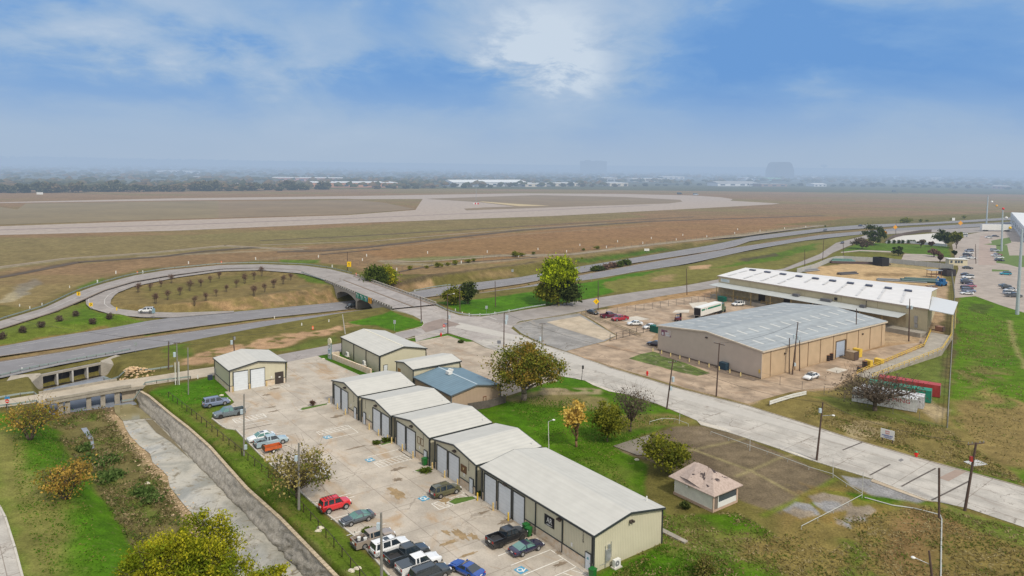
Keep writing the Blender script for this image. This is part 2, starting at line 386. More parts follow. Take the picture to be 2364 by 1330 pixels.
OLIVE = np.array((.130, .115, .040)); GREEN = np.array((.062, .125, .012)); BRIGHT = np.array((.060, .140, .012)); BROWN = np.array((.225, .152, .088)); TAN = np.array((.40, .27, .17)); STRAW = np.array((.30, .245, .12)); DARK = np.array((.085, .065, .045)); GREY = np.array((.22, .20, .17))
C[:] = OLIVE*(.8+.4*n1)
WX = (fbm(TX, TY, 7, 3, 21)-.5)*2; WY = (fbm(TX, TY, 7, 3, 33)-.5)*2; FN = fbm(TX, TY, 3.0, 3, 41)
FARM = np.hypot(TX, TY)
def paint(px_poly, col, soft=1.5, warp=2., k=1., level=None, patchy=0., world=False):
    poly = px_poly if world else [hit(a, b)[:2] for a, b in px_poly] if level is None else pxs(px_poly, level)
    P = np.asarray(poly); mg = soft+warp*2+1
    x0, y0 = P.min(0)-mg; x1, y1 = P.max(0)+mg; b = (TX > x0) & (TX < x1) & (TY > y0) & (TY < y1)
    if not b.any(): return
    d = sdist(TX[b]+WX[b]*warp, TY[b]+WY[b]*warp, poly); w = (1-smooth((d+soft*.5)/soft))*k
    if patchy: w = w*smooth((FN[b]-.5+.25*(1-patchy))/.16+.3)
    w = w[:, None]; C[b] = C[b]*(1-w)+np.asarray(col)*w*(.88+.24*n2[b])
def stroke(px_line, col, width, soft=1., warp=1., k=1., level=None):
    line = [hit(a, b)[:2] for a, b in px_line] if level is None else pxs(px_line, level)
    P = np.asarray(line); mg = width+soft+warp*2; x0, y0 = P.min(0)-mg; x1, y1 = P.max(0)+mg
    b = (TX > x0) & (TX < x1) & (TY > y0) & (TY < y1)
    if not b.any(): return
    d = pdist(TX[b]+WX[b]*warp, TY[b]+WY[b]*warp, line)-width/2; w = ((1-smooth((d+soft*.5)/soft))*k)[:, None]
    C[b] = C[b]*(1-w)+np.asarray(col)*w*(.88+.24*n2[b])
b = TY > 150; fl = fbm(TX*.35, TY, 60, 4, 77)[:, None]
AF = pxs([(-1500, 800), (0, 700), (60, 712), (150, 672), (230, 645), (330, 620), (600, 600), (800, 612), (905, 655), (1040, 630), (1200, 612), (1500, 578), (1700, 545), (1990, 512), (2364, 490), (3000, 470)])
AF += [(4500, 1500), (1500, 1480), (0, 1440), (-900, 1200), (-3000, 1500)]
paint(AF, BROWN, 6, 2, 1., world=True)
w = smooth((fl-.42)/.2); mask = (sdist(TX, TY, AF) < 0)[:, None]
C = np.where(mask, C*(1-w*.65)+np.array((.19, .16, .07))*w*.65, C)
fl2 = fbm(TX*.12, TY*1.4, 30, 3, 99)[:, None]; C = np.where(mask, C*(.9+.2*fl2), C)
OLV = np.array((.185, .165, .075))
paint([(-300, 590), (0, 550), (500, 540), (800, 525), (900, 545), (620, 575), (350, 592), (0, 625), (-300, 650)], OLV, 15, 8, .65)
paint([(640, 535), (1100, 500), (1400, 488), (1500, 500), (1100, 530), (800, 560)], OLV*.95, 10, 6, .6)
paint([(800, 572), (1250, 532), (1700, 500), (1980, 500), (1600, 555), (1300, 590), (1150, 608), (900, 600)], BROWN*np.array((1.08, .96, .88)), 8, 4, .8)
paint([(400, 640), (330, 600), (500, 585), (760, 590), (780, 605), (600, 598)], BROWN*.95, 5, 3, .6)
stroke([(0, 640), (180, 605), (380, 592), (560, 574), (600, 572)], DARK*1.3, 6, 3, 1.5, .85)
stroke([(-50, 625), (150, 598), (340, 585), (520, 568), (700, 578)], (.30, .26, .19), 6, 3, 1.5, .8)
stroke([(700, 578), (850, 570), (1000, 553), (1200, 532), (1500, 511), (1900, 498)], DARK*1.5, 8, 6, 2, .75)
stroke([(600, 600), (780, 580), (1000, 560), (1200, 541), (1500, 520)], (.26, .2, .13), 6, 4, 2, .5)
stroke([(640, 560), (900, 540), (1240, 520), (1600, 500)], DARK*1.8, 6, 6, 2, .5)
stroke([(330, 592), (640, 578), (700, 572)], (.30, .26, .18), 6, 3, 1, .6)
stroke([(890, 603), (1150, 590), (1320, 587), (1500, 565), (1700, 545), (1900, 520)], (.27, .235, .17), 8, 3, 1.5, .85)
stroke([(900, 608), (1000, 612), (1160, 602), (1260, 590)], (.27, .235, .17), 7, 3, 1.5, .7)
paint([(905, 598), (1000, 592), (1150, 592), (1080, 600), (950, 604)], (.15, .16, .06), 4, 2, .7)
stroke([(15, 695), (45, 675), (60, 665)], (.33, .29, .2), 6, 2, 2, .8); paint([(30, 665), (85, 642), (95, 655), (40, 690)], GREY*.9, 3, 2, .7)
paint([(905, 632), (1000, 640), (1200, 612), (1600, 560), (1600, 572), (1200, 632), (1000, 662), (930, 664)], OLIVE*.82, 3, 2, .9)
paint([(1330, 600), (1430, 588), (1530, 574), (1560, 576), (1440, 596), (1340, 608)], BRIGHT*np.array((.8, .75, 1.2)), 3, 2, .9)
paint([(960, 660), (1000, 656), (1005, 664), (960, 668)], TAN, 3, 2, .7); paint([(1100, 630), (1180, 622), (1190, 634), (1090, 645)], TAN*.7, 4, 3, .5)
stroke([(905, 655), (1000, 637), (1200, 610), (1240, 604)], DARK, 2.5, 2, 1.5, .8)
paint([(640, 600), (740, 600), (735, 608), (650, 606)], GREEN*1.2, 2, 2, .8); paint([(180, 660), (240, 640), (235, 652), (185, 668)], GREEN*1.1, 2, 2, .7)
paint([(1780, 520), (1960, 505), (2364, 488), (2364, 495), (2140, 508), (1900, 520)], OLIVE*1.1, 5, 3, .7)
paint([(-200, 850), (0, 828), (256, 784), (600, 739), (820, 714), (820, 718), (600, 741), (256, 792), (0, 836), (-200, 862)], (.22, .16, .085), 1., .5, 1.)
paint([(985, 688), (1200, 657), (1456, 608.6), (1700, 571), (1900, 537), (2070, 524), (2070, 527), (1900, 541), (1700, 573), (1456, 613), (1200, 663), (985, 692)], (.19, .14, .07), 1, .5, 1.)
paint([(330, 772), (400, 758), (405, 762), (335, 776)], BRIGHT, 1.5, 1, .9)
LIN = [(252, 698), (268, 677), (307, 662), (409, 640), (511, 627), (600, 624.5), (697, 632), (751, 650), (775, 680), (779, 700), (600, 716), (409, 722), (332, 720), (271, 712)]
paint(LIN, (.175, .135, .062), 1.5, 1.5, 1.); paint([(330, 665), (560, 630), (640, 640), (520, 670), (420, 690), (350, 690)], OLIVE*1.05, 5, 4, .7)
paint([(420, 716), (520, 706), (560, 690), (700, 668), (780, 692), (778, 700), (600, 713)], (.30, .2, .115), 3, 4, .9, patchy=.6)
paint([(560, 695), (640, 668), (720, 650), (770, 665), (776, 694), (690, 704)], (.13, .105, .055), 3, 4, .7, patchy=1.)
paint([(670, 627), (740, 642), (760, 660), (720, 652), (690, 640)], GREEN, 2, 1.5, .8)
paint([(-20, 768), (128, 722), (194, 698), (205, 714), (256, 730), (400, 738), (256, 756), (128, 776), (-20, 806)], (.115, .145, .03), 2, 2, 1.)
paint([(190, 705), (260, 735), (350, 738), (250, 752), (150, 745)], GREEN*1.1, 4, 4, .7); paint([(-10, 800), (256, 752), (256, 757), (0, 812)], (.2, .14, .06), 1.5, 1.5, .8)
paint([(250, 830), (330, 806), (600, 765), (860, 727), (900, 716), (976, 748), (940, 768), (788, 790), (560, 830), (480, 850), (300, 870)], OLIVE, 2, 2, 1.)
paint([(400, 830), (520, 800), (640, 780), (800, 748), (880, 738), (840, 752), (700, 785), (560, 822), (470, 845), (380, 850)], (.40, .265, .17), 2, 4, .9, patchy=.25)
paint([(600, 815), (700, 790), (788, 775), (788, 788), (640, 815)], (.10, .125, .03), 2, 3, .8)
paint([(805, 745), (870, 728), (903, 716), (975, 745), (972, 753), (915, 766), (870, 752), (830, 752)], BRIGHT, 1.5, 1.5, 1.)
paint([(385, 800), (430, 795), (430, 820), (380, 845)], GREEN, 3, 3, .7)
paint([(290, 850), (400, 820), (430, 835), (400, 850), (330, 862)], OLIVE*1., 2, 3, .7)
paint([(1010, 697), (1098, 692), (1200, 678), (1340, 655), (1456, 632), (1560, 618), (1560, 640), (1364, 688), (1261, 706), (1200, 715), (1110, 729), (1060, 718)], BRIGHT, 1.5, 1., 1.)
paint([(1380, 655), (1583, 612), (1860, 557), (1990, 541), (1930, 560), (1892, 585), (1810, 618), (1657, 643), (1560, 660), (1430, 677)], (.165, .155, .05), 3, 5, .95)
paint([(1640, 620), (1760, 590), (1890, 560), (1880, 575), (1780, 605)], GREEN*1.1, 4, 4, .8); paint([(1590, 615), (1640, 611), (1640, 620), (1590, 622)], TAN*1.1, 2, 1.5, .9)
paint([(1700, 600), (1790, 584), (1800, 590), (1720, 604)], DARK, 3, 3, .8); paint([(1500, 640), (1560, 634), (1550, 648), (1500, 652)], TAN*.8, 4, 3, .6)
YARD = [(1338, 722), (1480, 700), (1600, 684), (1657, 664), (1700, 650), (2190, 650), (2170, 820), (2010, 855), (1925, 900), (1840, 905), (1726, 935), (1583, 898), (1419, 850), (1307, 811), (1397, 789), (1425, 773)]
paint(YARD, (.34, .25, .165), 1.5, 1.2, 1.)
paint([(1400, 700), (1650, 665), (1660, 720), (1500, 760), (1420, 740)], (.43, .27, .165), 4, 5, .6)
paint([(1560, 860), (1700, 900), (1830, 900), (1740, 930)], (.42, .33, .24), 3, 3, .6); paint([(1310, 812), (1500, 800), (1560, 870), (1500, 870)], (.38, .26, .17), 2, 3, .7)
paint([(1449, 826), (1508, 812), (1530, 815), (1640, 858), (1600, 866), (1560, 860)], (.11, .15, .035), 1.2, 1.5, .95); paint([(1480, 830), (1540, 842), (1600, 862), (1540, 855)], (.35, .33, .24), 1.5, 2, .6, patchy=.5)
paint([(1700, 880), (1850, 870), (1930, 890), (1840, 903)], DARK*1.8, 2, 4, .55, patchy=.5)
paint([(1860, 618), (1960, 608), (2170, 625), (2190, 660), (2060, 655), (1880, 640), (1850, 625)], (.47, .34, .20), 2, 3, 1.); paint([(1990, 630), (2110, 632), (2100, 640), (2000, 638)], (.2, .135, .07), 3, 4, .7)
paint([(1960, 600), (2180, 618), (2180, 625), (1940, 608)], (.5, .4, .25), 2, 2, .5)
paint([(1940, 580), (1985, 560), (2050, 562), (2190, 568), (2195, 596), (2130, 590), (2085, 583), (1990, 582)], (.085, .145, .022), 1.5, 1, 1.)
paint([(1918, 590), (1932, 582), (2080, 588), (2086, 600), (1990, 600), (1940, 598)], (.14, .14, .035), 1.5, 1, 1.)
paint([(1820, 622), (1880, 604), (1905, 600), (1900, 612), (1850, 625)], (.14, .14, .04), 1.5, 1., 1.)
GS = [(2215, 682), (2260, 684), (2330, 705), (2420, 740), (2420, 1140), (2300, 1110), (2233, 1085), (2200, 985), (2190, 950), (2200, 840), (2205, 760)]
paint(GS, (.080, .145, .016), 1., 1., 1.); paint([(2200, 930), (2300, 900), (2420, 960), (2420, 1090), (2260, 1080), (2190, 1000)], (.22, .16, .075), 4, 5, .9)
paint([(2230, 760), (2330, 780), (2300, 850), (2220, 840)], (.10, .12, .03), 4, 6, .7, patchy=.7); paint([(2220, 850), (2320, 850), (2330, 880), (2230, 900)], (.19, .15, .07), 4, 6, .7, patchy=.6); stroke([(2330, 740), (2345, 800), (2364, 850)], (.3, .25, .13), 1.2, 1.5, 1, .7)
paint([(2260, 830), (2340, 825), (2330, 846), (2270, 846)], BRIGHT, 2, 2, .8); paint([(2280, 930), (2330, 920), (2330, 945), (2290, 945)], BRIGHT, 2, 3, .6)
paint([(2240, 700), (2290, 705), (2270, 725), (2240, 720)], (.06, .08, .02), 2, 2, .8)
paint([(2180, 700), (2205, 690), (2203, 820), (2175, 920), (2160, 860)], (.10, .085, .045), 1.5, 1.5, .8)
paint([(1726, 938), (1800, 905), (1925, 900), (2180, 950), (2200, 985), (2364, 1110), (2420, 1150), (2350, 1120), (2233, 1086), (2147, 1064), (1989, 1020), (1907, 988), (1840, 972)], (.185, .15, .06), 1.5, 2, 1.)
paint([(1860, 915), (1990, 925), (2060, 950), (2180, 985), (2100, 985), (1950, 955)], (.11, .135, .035), 2, 3, .8); paint([(1920, 975), (2035, 975), (2040, 985), (1990, 1012), (1960, 1000)], (.38, .31, .2), 2, 4, .8, patchy=.3)
paint([(2150, 1060), (2364, 1105), (2420, 1130), (2400, 1150), (2233, 1092)], GREEN, 2, 3, .8, patchy=.5)
paint([(2020, 850), (2180, 800), (2178, 880), (2200, 930), (2150, 935), (2120, 880), (2040, 862)], (.11, .14, .035), 2, 3, .9); paint([(2110, 935), (2140, 920), (2190, 950), (2160, 975)], (.36, .29, .19), 2, 3, .8)
paint([(1965, 790), (2140, 790), (2090, 825), (1990, 850), (1930, 855)], (.31, .215, .13), 2, 2, .9)
MID = [(1030, 920), (1165, 925), (1300, 866), (1350, 880), (1368, 889), (1442, 911), (1516, 934), (1572, 957), (1616, 975), (1540, 985), (1420, 1030), (1500, 1075), (1480, 1180), (1545, 1190), (1700, 1185), (1800, 1240), (1900, 1130), (2147, 1159), (2364, 1220), (2500, 1260), (2500, 1500), (1350, 1500), (1375, 1330), (1530, 1255), (1530, 1174), (1262, 1037)]
paint(MID, (.066, .132, .012), 1., .6, 1.)
paint([(1160, 925), (1290, 893), (1400, 920), (1420, 960), (1300, 935), (1220, 935)], (.21, .165, .085), 2, 2, .8); paint([(1250, 895), (1400, 893), (1390, 910), (1250, 915)], (.34, .27, .18), 1.5, 1.5, .8, patchy=.3)
paint([(1160, 935), (1260, 935), (1300, 980), (1220, 1000), (1150, 960)], BRIGHT*1.0, 4, 4, .8)
paint([(1430, 960), (1600, 955), (1610, 975), (1530, 985), (1450, 1005)], (.16, .13, .05), 3, 3, .9); paint([(1340, 1060), (1480, 1080), (1470, 1130), (1400, 1110)], (.12, .14, .035), 4, 4, .6)
paint([(1530, 1180), (1780, 1240), (1850, 1280), (1700, 1300), (1560, 1250)], (.155, .145, .05), 4, 5, .7)
paint([(1380, 1330), (1530, 1255), (1590, 1260), (1600, 1340), (1480, 1400)], BRIGHT*.9, 3, 3, .8)
paint([(1780, 1170), (2160, 1165), (2300, 1200), (2500, 1300), (2500, 1500), (1850, 1500), (1800, 1330), (1730, 1280)], (.195, .145, .06), 5, 6, .9)
paint([(2060, 1180), (2180, 1180), (2170, 1330), (2080, 1330), (2020, 1230)], (.215, .14, .07), 5, 5, .8); paint([(2150, 1160), (2364, 1225), (2364, 1260), (2250, 1220), (2170, 1190)], (.10, .15, .03), 2, 3, .7, patchy=.6)
paint([(1620, 1260), (1790, 1280), (1900, 1340), (1600, 1400)], (.095, .15, .028), 5, 6, .7, patchy=.9); paint([(1950, 1270), (2060, 1270), (2060, 1400), (1920, 1400)], GREEN, 4, 5, .7, patchy=.9)
SLAB = [(1500, 1005), (1560, 985), (1618, 983), (1700, 1003), (1840, 1062), (1925, 1102), (1800, 1188), (1700, 1150), (1560, 1085), (1440, 1045), (1420, 1030)]
paint(SLAB, (.145, .115, .078), .8, .5, 1.)
paint([(1540, 1060), (1640, 1040), (1700, 1080), (1620, 1110)], DARK*1.1, 3, 4, .6, patchy=.4); paint([(1680, 1070), (1800, 1080), (1820, 1120), (1740, 1130)], (.21, .165, .11), 3, 4, .6, patchy=.6); paint([(1560, 1000), (1640, 1000), (1700, 1030), (1600, 1030)], (.2, .16, .115), 2, 4, .6, patchy=.4)
for l in ([(1480, 1040), (1600, 1040), (1690, 1020), (1760, 1000)], [(1600, 1038), (1730, 1085), (1850, 1150)], [(1700, 1100), (1790, 1060), (1850, 1045)]): stroke(l, (.28, .24, .13), .6, .8, .4, .8)
stroke([(1760, 1190), (1830, 1160), (1925, 1105)], (.13, .16, .03), 1., 1., .6, .9)
for p in ([(1940, 1095), (2010, 1105), (2145, 1150), (2110, 1162), (2010, 1140), (1955, 1120)], [(1860, 1145), (1900, 1135), (1955, 1150), (1960, 1172), (1905, 1186), (1880, 1165)], [(1945, 1172), (2000, 1165), (2018, 1178), (1985, 1200), (1940, 1200)], [(1830, 1160), (1870, 1165), (1890, 1190), (1850, 1200), (1800, 1180)], [(1920, 1195), (1950, 1205), (1955, 1213), (1925, 1208)]):
    paint(p, (.255, .25, .25), .5, 1.1, 1., level=0.)
paint([(1850, 1120), (1950, 1118), (2060, 1160), (1990, 1205), (1850, 1210), (1790, 1180)], (.25, .165, .06), 2, 3, .45, patchy=.8)
paint([(346, 905), (370, 893), (497, 868), (531, 905), (540, 928), (490, 968), (512, 990), (540, 990), (600, 1052), (720, 1160), (900, 1335), (960, 1420), (870, 1420), (709, 1264), (567, 1127), (433, 988)], (.085, .125, .02), .8, .8, 1.)
paint([(350, 905), (497, 868), (531, 905), (538, 926), (480, 930), (420, 935)], BRIGHT, 1.5, 1., 1.); paint([(430, 960), (480, 940), (500, 975), (560, 1040), (520, 1040)], OLIVE*1.1, 2, 3, .7, patchy=.4); paint([(600, 1100), (680, 1170), (760, 1250), (700, 1230), (640, 1170)], OLIVE*1.15, 2, 3, .7, patchy=.4); paint([(690, 1240), (750, 1280), (860, 1380), (800, 1370)], (.3, .24, .14), 1.5, 2, .6, patchy=.6)
paint([(731, 822), (788, 814), (915, 860), (830, 868), (775, 840), (735, 826)], BRIGHT*.75, .6, .2, 1.)
paint([(940, 783), (1034, 771), (1090, 785), (1092, 789), (1074, 789), (1034, 775), (960, 789)], BRIGHT*.9, .5, .3, 1.); paint([(1113, 803), (1143, 803), (1150, 812), (1135, 812)], BRIGHT*.9, .5, .3, 1.)
paint([(1262, 880), (1312, 872), (1350, 877), (1368, 889), (1350, 893), (1300, 888)], BRIGHT*.9, .8, .6, 1.)
paint([(-60, 955), (118, 950), (150, 1000), (230, 1100), (300, 1200), (400, 1350), (-60, 1500)], (.066, .14, .012), 2, 1.5, 1., level=0.)
paint([(-60, 990), (60, 1000), (120, 1100), (170, 1230), (180, 1330), (60, 1330), (-20, 1100)], (.19, .175, .065), 5, 3, .85, level=0.); paint([(30, 990), (110, 985), (145, 1060), (80, 1090)], BRIGHT*1.05, 3, 2, .8, level=0.); paint([(150, 1180), (260, 1180), (290, 1330), (190, 1330)], BRIGHT*1.0, 3, 2, .7, level=0.)
wc = creek_poly; paint(wc, (.155, .115, .068), 2, 1, 1., world=True)
bankp = [hit(a, b)[:2] for a, b in ((100, 950), (240, 945), (300, 1010), (345, 1060), (390, 1110), (420, 1170), (520, 1330), (560, 1400), (380, 1400), (300, 1230), (240, 1130), (160, 1020))]
paint(bankp, (.135, .12, .05), 1.5, 2, .9, world=True); paint(bankp, (.10, .13, .03), 2, 3, .8, world=True, patchy=1.2)
stroke([(270, 960), (300, 1010), (345, 1065), (385, 1110), (420, 1165), (470, 1240)], (.36, .27, .17), 2.2, 1., 1.5, .8)
paint([(190, 925), (262, 930), (255, 950), (200, 950)], DARK, 1.5, 2, .6)
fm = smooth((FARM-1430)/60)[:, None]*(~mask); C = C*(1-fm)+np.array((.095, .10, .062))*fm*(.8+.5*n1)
k_ = 1-smooth((FARM-1150)/200)*smooth((300-TX)/300)*0

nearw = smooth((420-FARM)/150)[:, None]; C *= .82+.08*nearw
lum = C.mean(1)[:, None]; C = np.clip(lum+(C-lum)*1.13, .003, 1)
me = bpy.data.meshes.new('ground'); nv = TX.size
me.vertices.add(nv); me.vertices.foreach_set('co', np.stack([TX, TY, TZ], 1).ravel())
ii, jj = np.meshgrid(np.arange(nr-1), np.arange(na-1), indexing='ij'); k0 = (ii*na+jj).ravel()
quads = np.stack([k0, k0+1, k0+na+1, k0+na], 1)[:, ::-1]
nf = len(quads); me.loops.add(nf*4); me.loops.foreach_set('vertex_index', quads.ravel().astype(np.int32))
me.polygons.add(nf); me.polygons.foreach_set('loop_start', np.arange(0, nf*4, 4, dtype=np.int32)); me.polygons.foreach_set('loop_total', np.full(nf, 4, dtype=np.int32))
me.polygons.foreach_set('use_smooth', np.ones(nf, bool)); me.update(calc_edges=True)
ca = me.color_attributes.new('soil', 'FLOAT_COLOR', 'POINT'); ca.data.foreach_set('color', np.concatenate([C, np.ones((nv, 1))], 1).astype(np.float32).ravel())
gm, t, b = newmat('ground_cover'); at_ = t.n.new('ShaderNodeVertexColor'); at_.layer_name = 'soil'; p = t.pos()
dd = t.vmath('LENGTH', p)
g1 = t.noise(p, .35, 8., .62); g2 = t.noise(p, 3.2, 6., .7); g3 = t.noise(p, .06, 5., .6)
k1 = t.math('MULTIPLY', t.lin(g1, .28, .72, .66, 1.36), t.lin(g2, .25, .75, .52, 1.5)); k1 = t.math('MULTIPLY', k1, t.lin(g3, .3, .7, .86, 1.14))
cc = t.mix(1., at_.outputs[0], t.comb(k1, k1, k1), 'MULTIPLY')
cc = t.mix(t.math('MULTIPLY', t.ramp(t.noise(p, .9, 7., .7), .55, .72), .38), cc, (.27, .21, .10))
cc = t.mix(t.math('MULTIPLY', t.ramp(t.noise(p, 1.7, 5., .7), .58, .74), .22), cc, (.045, .075, .012))
t.put(b.inputs['Base Color'], cc); b.inputs['Roughness'].default_value = .95; b.inputs['Specular IOR Level'].default_value = .1
bn = t.n.new('ShaderNodeBump'); bn.inputs['Strength'].default_value = .35; bn.inputs['Distance'].default_value = .4; t.put(bn.inputs['Height'], g2); t.l.new(bn.outputs[0], b.inputs['Normal'])
me.materials.append(gm); go = bpy.data.objects.new('ground', me); COL.objects.link(go); tag(go, kind='structure')

def paving(name, base, joints=None, stain=(.28, .17, .08), stain_k=.6, crack=.5, tone=.15, fine=.12, ang=None, wear=None, stain_scale=.16):
    m, t, b = newmat(name); q = t.st()
    if ang is not None:
        r = t.n.new('ShaderNodeVectorRotate'); r.rotation_type = 'Z_AXIS'; t.put(r.inputs['Vector'], q); r.inputs['Angle'].default_value = ang; q = r.outputs[0]
    qq = t.xyz(q)
    col = t.mix(t.ramp(t.noise(q, .22, 5., .6), .35, .65), tuple(v*(1-tone) for v in base), tuple(min(.8, v*(1+tone)) for v in base))
    k = t.lin(t.noise(q, 4., 5., .7), .3, .7, 1-fine, 1+fine); col = t.mix(1., col, t.comb(k, k, k), 'MULTIPLY')
    if stain_k:
        sv = t.comb(t.math('MULTIPLY', qq[0], .8), t.math('MULTIPLY', qq[1], 1.3), 0.)
        f = t.math('MULTIPLY', t.ramp(t.noise(sv, stain_scale, 8., .62, 1.6), .50, .78), stain_k); col = t.mix(f, col, stain)
        f = t.math('MULTIPLY', t.ramp(t.noise(sv, stain_scale*2.4, 9., .7, 2.2), .62, .74), stain_k*.8); col = t.mix(f, col, tuple(v*.62 for v in stain))
    if joints:
        js, jt, jw, jc, jk = joints; line = None
        for ax, pitch in ((0, js), (1, jt)):
            if not pitch: continue
            fr = t.math('FRACT', t.math('DIVIDE', t.math('ADD', qq[ax], 1000.), pitch)); e = t.math('MULTIPLY', t.math('MINIMUM', fr, t.math('SUBTRACT', 1., fr)), pitch)
            g = t.ramp(e, jw*.5, jw*1.2, 1., 0.); line = g if line is None else t.math('MAXIMUM', line, g)
        ids = t.comb(t.math('FLOOR', t.math('DIVIDE', t.math('ADD', qq[0], 1000.), js or 999.)), t.math('FLOOR', t.math('DIVIDE', t.math('ADD', qq[1], 1000.), jt or 999.)), 0.)
        wn = t.n.new('ShaderNodeTexWhiteNoise'); wn.noise_dimensions = '3D'; t.put(wn.inputs['Vector'], ids); kk = t.lin(wn.outputs[0], 0., 1., .95, 1.04)
        col = t.mix(1., col, t.comb(kk, kk, kk), 'MULTIPLY'); brk = t.ramp(t.noise(q, .5, 4.), .3, .55, .35, 1.)
        col = t.mix(t.math('MULTIPLY', t.math('MULTIPLY', line, brk), jk), col, jc)
    if crack:
        v = t.n.new('ShaderNodeTexVoronoi'); v.feature = 'DISTANCE_TO_EDGE'; v.inputs['Scale'].default_value = .22
        dv = t.vmath('ADD', q, t.vmath('MULTIPLY', t.comb(t.noise(q, .7, 4.), t.noise(q, .9, 4.), 0.), (2.4, 2.4, 0.))); t.put(v.inputs['Vector'], dv)
        f = t.math('MULTIPLY', t.ramp(v.outputs['Distance'], .006, .018, 1., 0.), t.math('MULTIPLY', t.ramp(t.noise(q, .11, 3.), .45, .6), crack)); col = t.mix(f, col, (.10, .08, .06))
    if wear:
        ax, pitch, amt = wear; fr = t.math('SINE', t.math('MULTIPLY', qq[ax], 2*math.pi/pitch)); kk = t.lin(fr, -1., 1., 1-amt, 1+amt*.4); col = t.mix(1., col, t.comb(kk, kk, kk), 'MULTIPLY')
    t.put(b.inputs['Base Color'], col); b.inputs['Roughness'].default_value = .85; b.inputs['Specular IOR Level'].default_value = .25
    return m
M_LOT = paving('lot_concrete', (.405, .36, .305), (7.3, 6.1, .045, (.13, .10, .08), .7), (.35, .225, .115), .85, .4, .13, stain_scale=.11)
M_LOT2 = paving('old_lot_concrete', (.375, .315, .25), (9., 4.6, .05, (.16, .12, .09), .7), (.30, .19, .11), .75, .5, .16)
M_ROAD = paving('street_concrete', (.40, .375, .34), (9.2, 3.55, .06, (.16, .125, .10), .75), (.24, .195, .16), .55, .6, .14, ang=R_(-3.0))
M_APRON = paving('pale_apron', (.50, .46, .40), (6, 3, .04, (.2, .16, .12), .5), (.36, .28, .2), .3, .2, .1)
M_HWY = paving('highway_asphalt', (.20, .195, .205), None, (.17, .15, .14), .4, .0, .06, .10)
M_SHOULDER = paving('ramp_concrete', (.275, .25, .235), (7, 0, .06, (.15, .12, .1), .5), (.21, .17, .14), .5, .3, .1)
M_OLDASPH = paving('old_asphalt', (.245, .235, .225), None, (.33, .27, .2), .6, .9, .18, .18)
M_RUNWAY = paving('runway_concrete', (.33, .275, .235), None, (.22, .17, .14), .5, 0., .1, .05)
M_STRAWLOT = paving('sandy_concrete', (.42, .35, .265), (8, 8, .05, (.2, .15, .1), .4), (.30, .21, .12), .5, .4, .15)
M_YARD = paving('yard_concrete', (.33, .25, .18), (9, 9, .06, (.25, .17, .11), .4), (.24, .15, .085), .9, .6, .27, stain_scale=.08)
M_PAINT = mat('road_paint', (.68, .66, .61), .7, var=.25, scale=2.); M_PAINTW = mat('worn_road_paint', (.47, .455, .43), .8, var=.2, scale=.6); M_BLUE = mat('blue_parking_paint', (.07, .27, .42), .6, var=.15)
M_CURB = mat('curb_concrete', (.47, .44, .39), .85, var=.2); M_CURBD = mat('stained_curb', (.32, .27, .22), .85, var=.25)
M_CONC = mat('weathered_concrete', (.30, .27, .225), .9, var=.3, scale=.6, bump=.3); M_CONCD = mat('dark_concrete', (.12, .11, .10), .9, var=.3)
def tri_fill(poly):
    from mathutils.geometry import tessellate_polygon
    return tessellate_polygon([[Vector((x, y, 0)) for x, y in poly]])
def sheet(name, px, mt, z=.03, level=0., world=False):
    poly = px if world else pxs(px, level); mb = MB()
    mb.add([(x, y, z) for x, y in poly], [tuple(f) for f in tri_fill(poly)]); o = mb.build(name, mt)
    me = o.data
    if me.polygons[0].normal.z < 0: me.flip_normals()
    for pl in me.polygons:
        if pl.normal.z < 0: pass
    return tag(o, kind='structure')
def stpoly(l): return [W(a, b)[:2] for a, b in l]
def curb(name, px, mt=None, w=.18, h=.14, world=False, z=0., kind='structure'):
    pts = px if world else pxs(px, z); mb = MB()
    for a, b in zip(pts, pts[1:]):
        dx, dy = b[0]-a[0], b[1]-a[1]; L = math.hypot(dx, dy)
        if L < .05: continue
        mb.box(((a[0]+b[0])/2, (a[1]+b[1])/2, z+h/2), (L+w*.6, w, h), math.atan2(dy, dx))
    return tag(mb.build(name, mt or M_CURB), kind=kind)
LOT = [(663, 836), (733, 821.4), (745, 829), (832, 868), (840, 872), (900, 905), (945, 960), (1010, 1010), (1080, 1070), (1128, 1120), (1375, 1330), (1470, 1420), (1010, 1460), (900, 1331), (820, 1240), (720, 1160), (600, 1050), (545, 993), (523, 990), (512, 984), (490, 967), (541, 929), (519, 905), (531, 903), (661, 881)]
sheet('lot_pavement', [(663, 836)]+LOT[1:], M_LOT, .03)
curb('lot_curb', [(490, 967), (512, 984), (523, 990), (545, 993), (600, 1050), (720, 1160), (820, 1240), (900, 1331), (1010, 1450)], None, .22, .17)
curb('verge_curb', [(735, 826), (745, 829), (832, 868)], None, .15, .1)
sheet('frontage_road', [(500, 846.5), (640, 820), (789, 792.3), (914, 769.6), (955, 760.7), (976, 769.6), (940, 781), (789, 812), (733, 822), (663, 836.5), (500, 866)], paving('frontage_asphalt', (.285, .26, .25), None, (.2, .17, .15), .4, .5, .08, .1), .045)
STREET_UP = [(1111, 735), (1200, 773), (1251, 796), (1307, 813), (1412, 850), (1572, 899), (1726, 937.6), (1840, 973), (1989, 1021), (2147, 1066), (2364, 1126), (2700, 1222)]
STREET_LO = [(1093, 788), (1120, 802), (1150, 812), (1225, 845), (1294, 868.6), (1350, 877.5), (1368, 888), (1406, 903), (1442, 909.5), (1516, 932.5), (1572, 955.5), (1608, 971), (1618, 981), (1674, 996), (1800, 1037), (1840, 1052), (1876, 1064), (2014, 1106), (2147, 1157), (2170, 1160), (2237, 1175), (2364, 1218), (2700, 1335)]
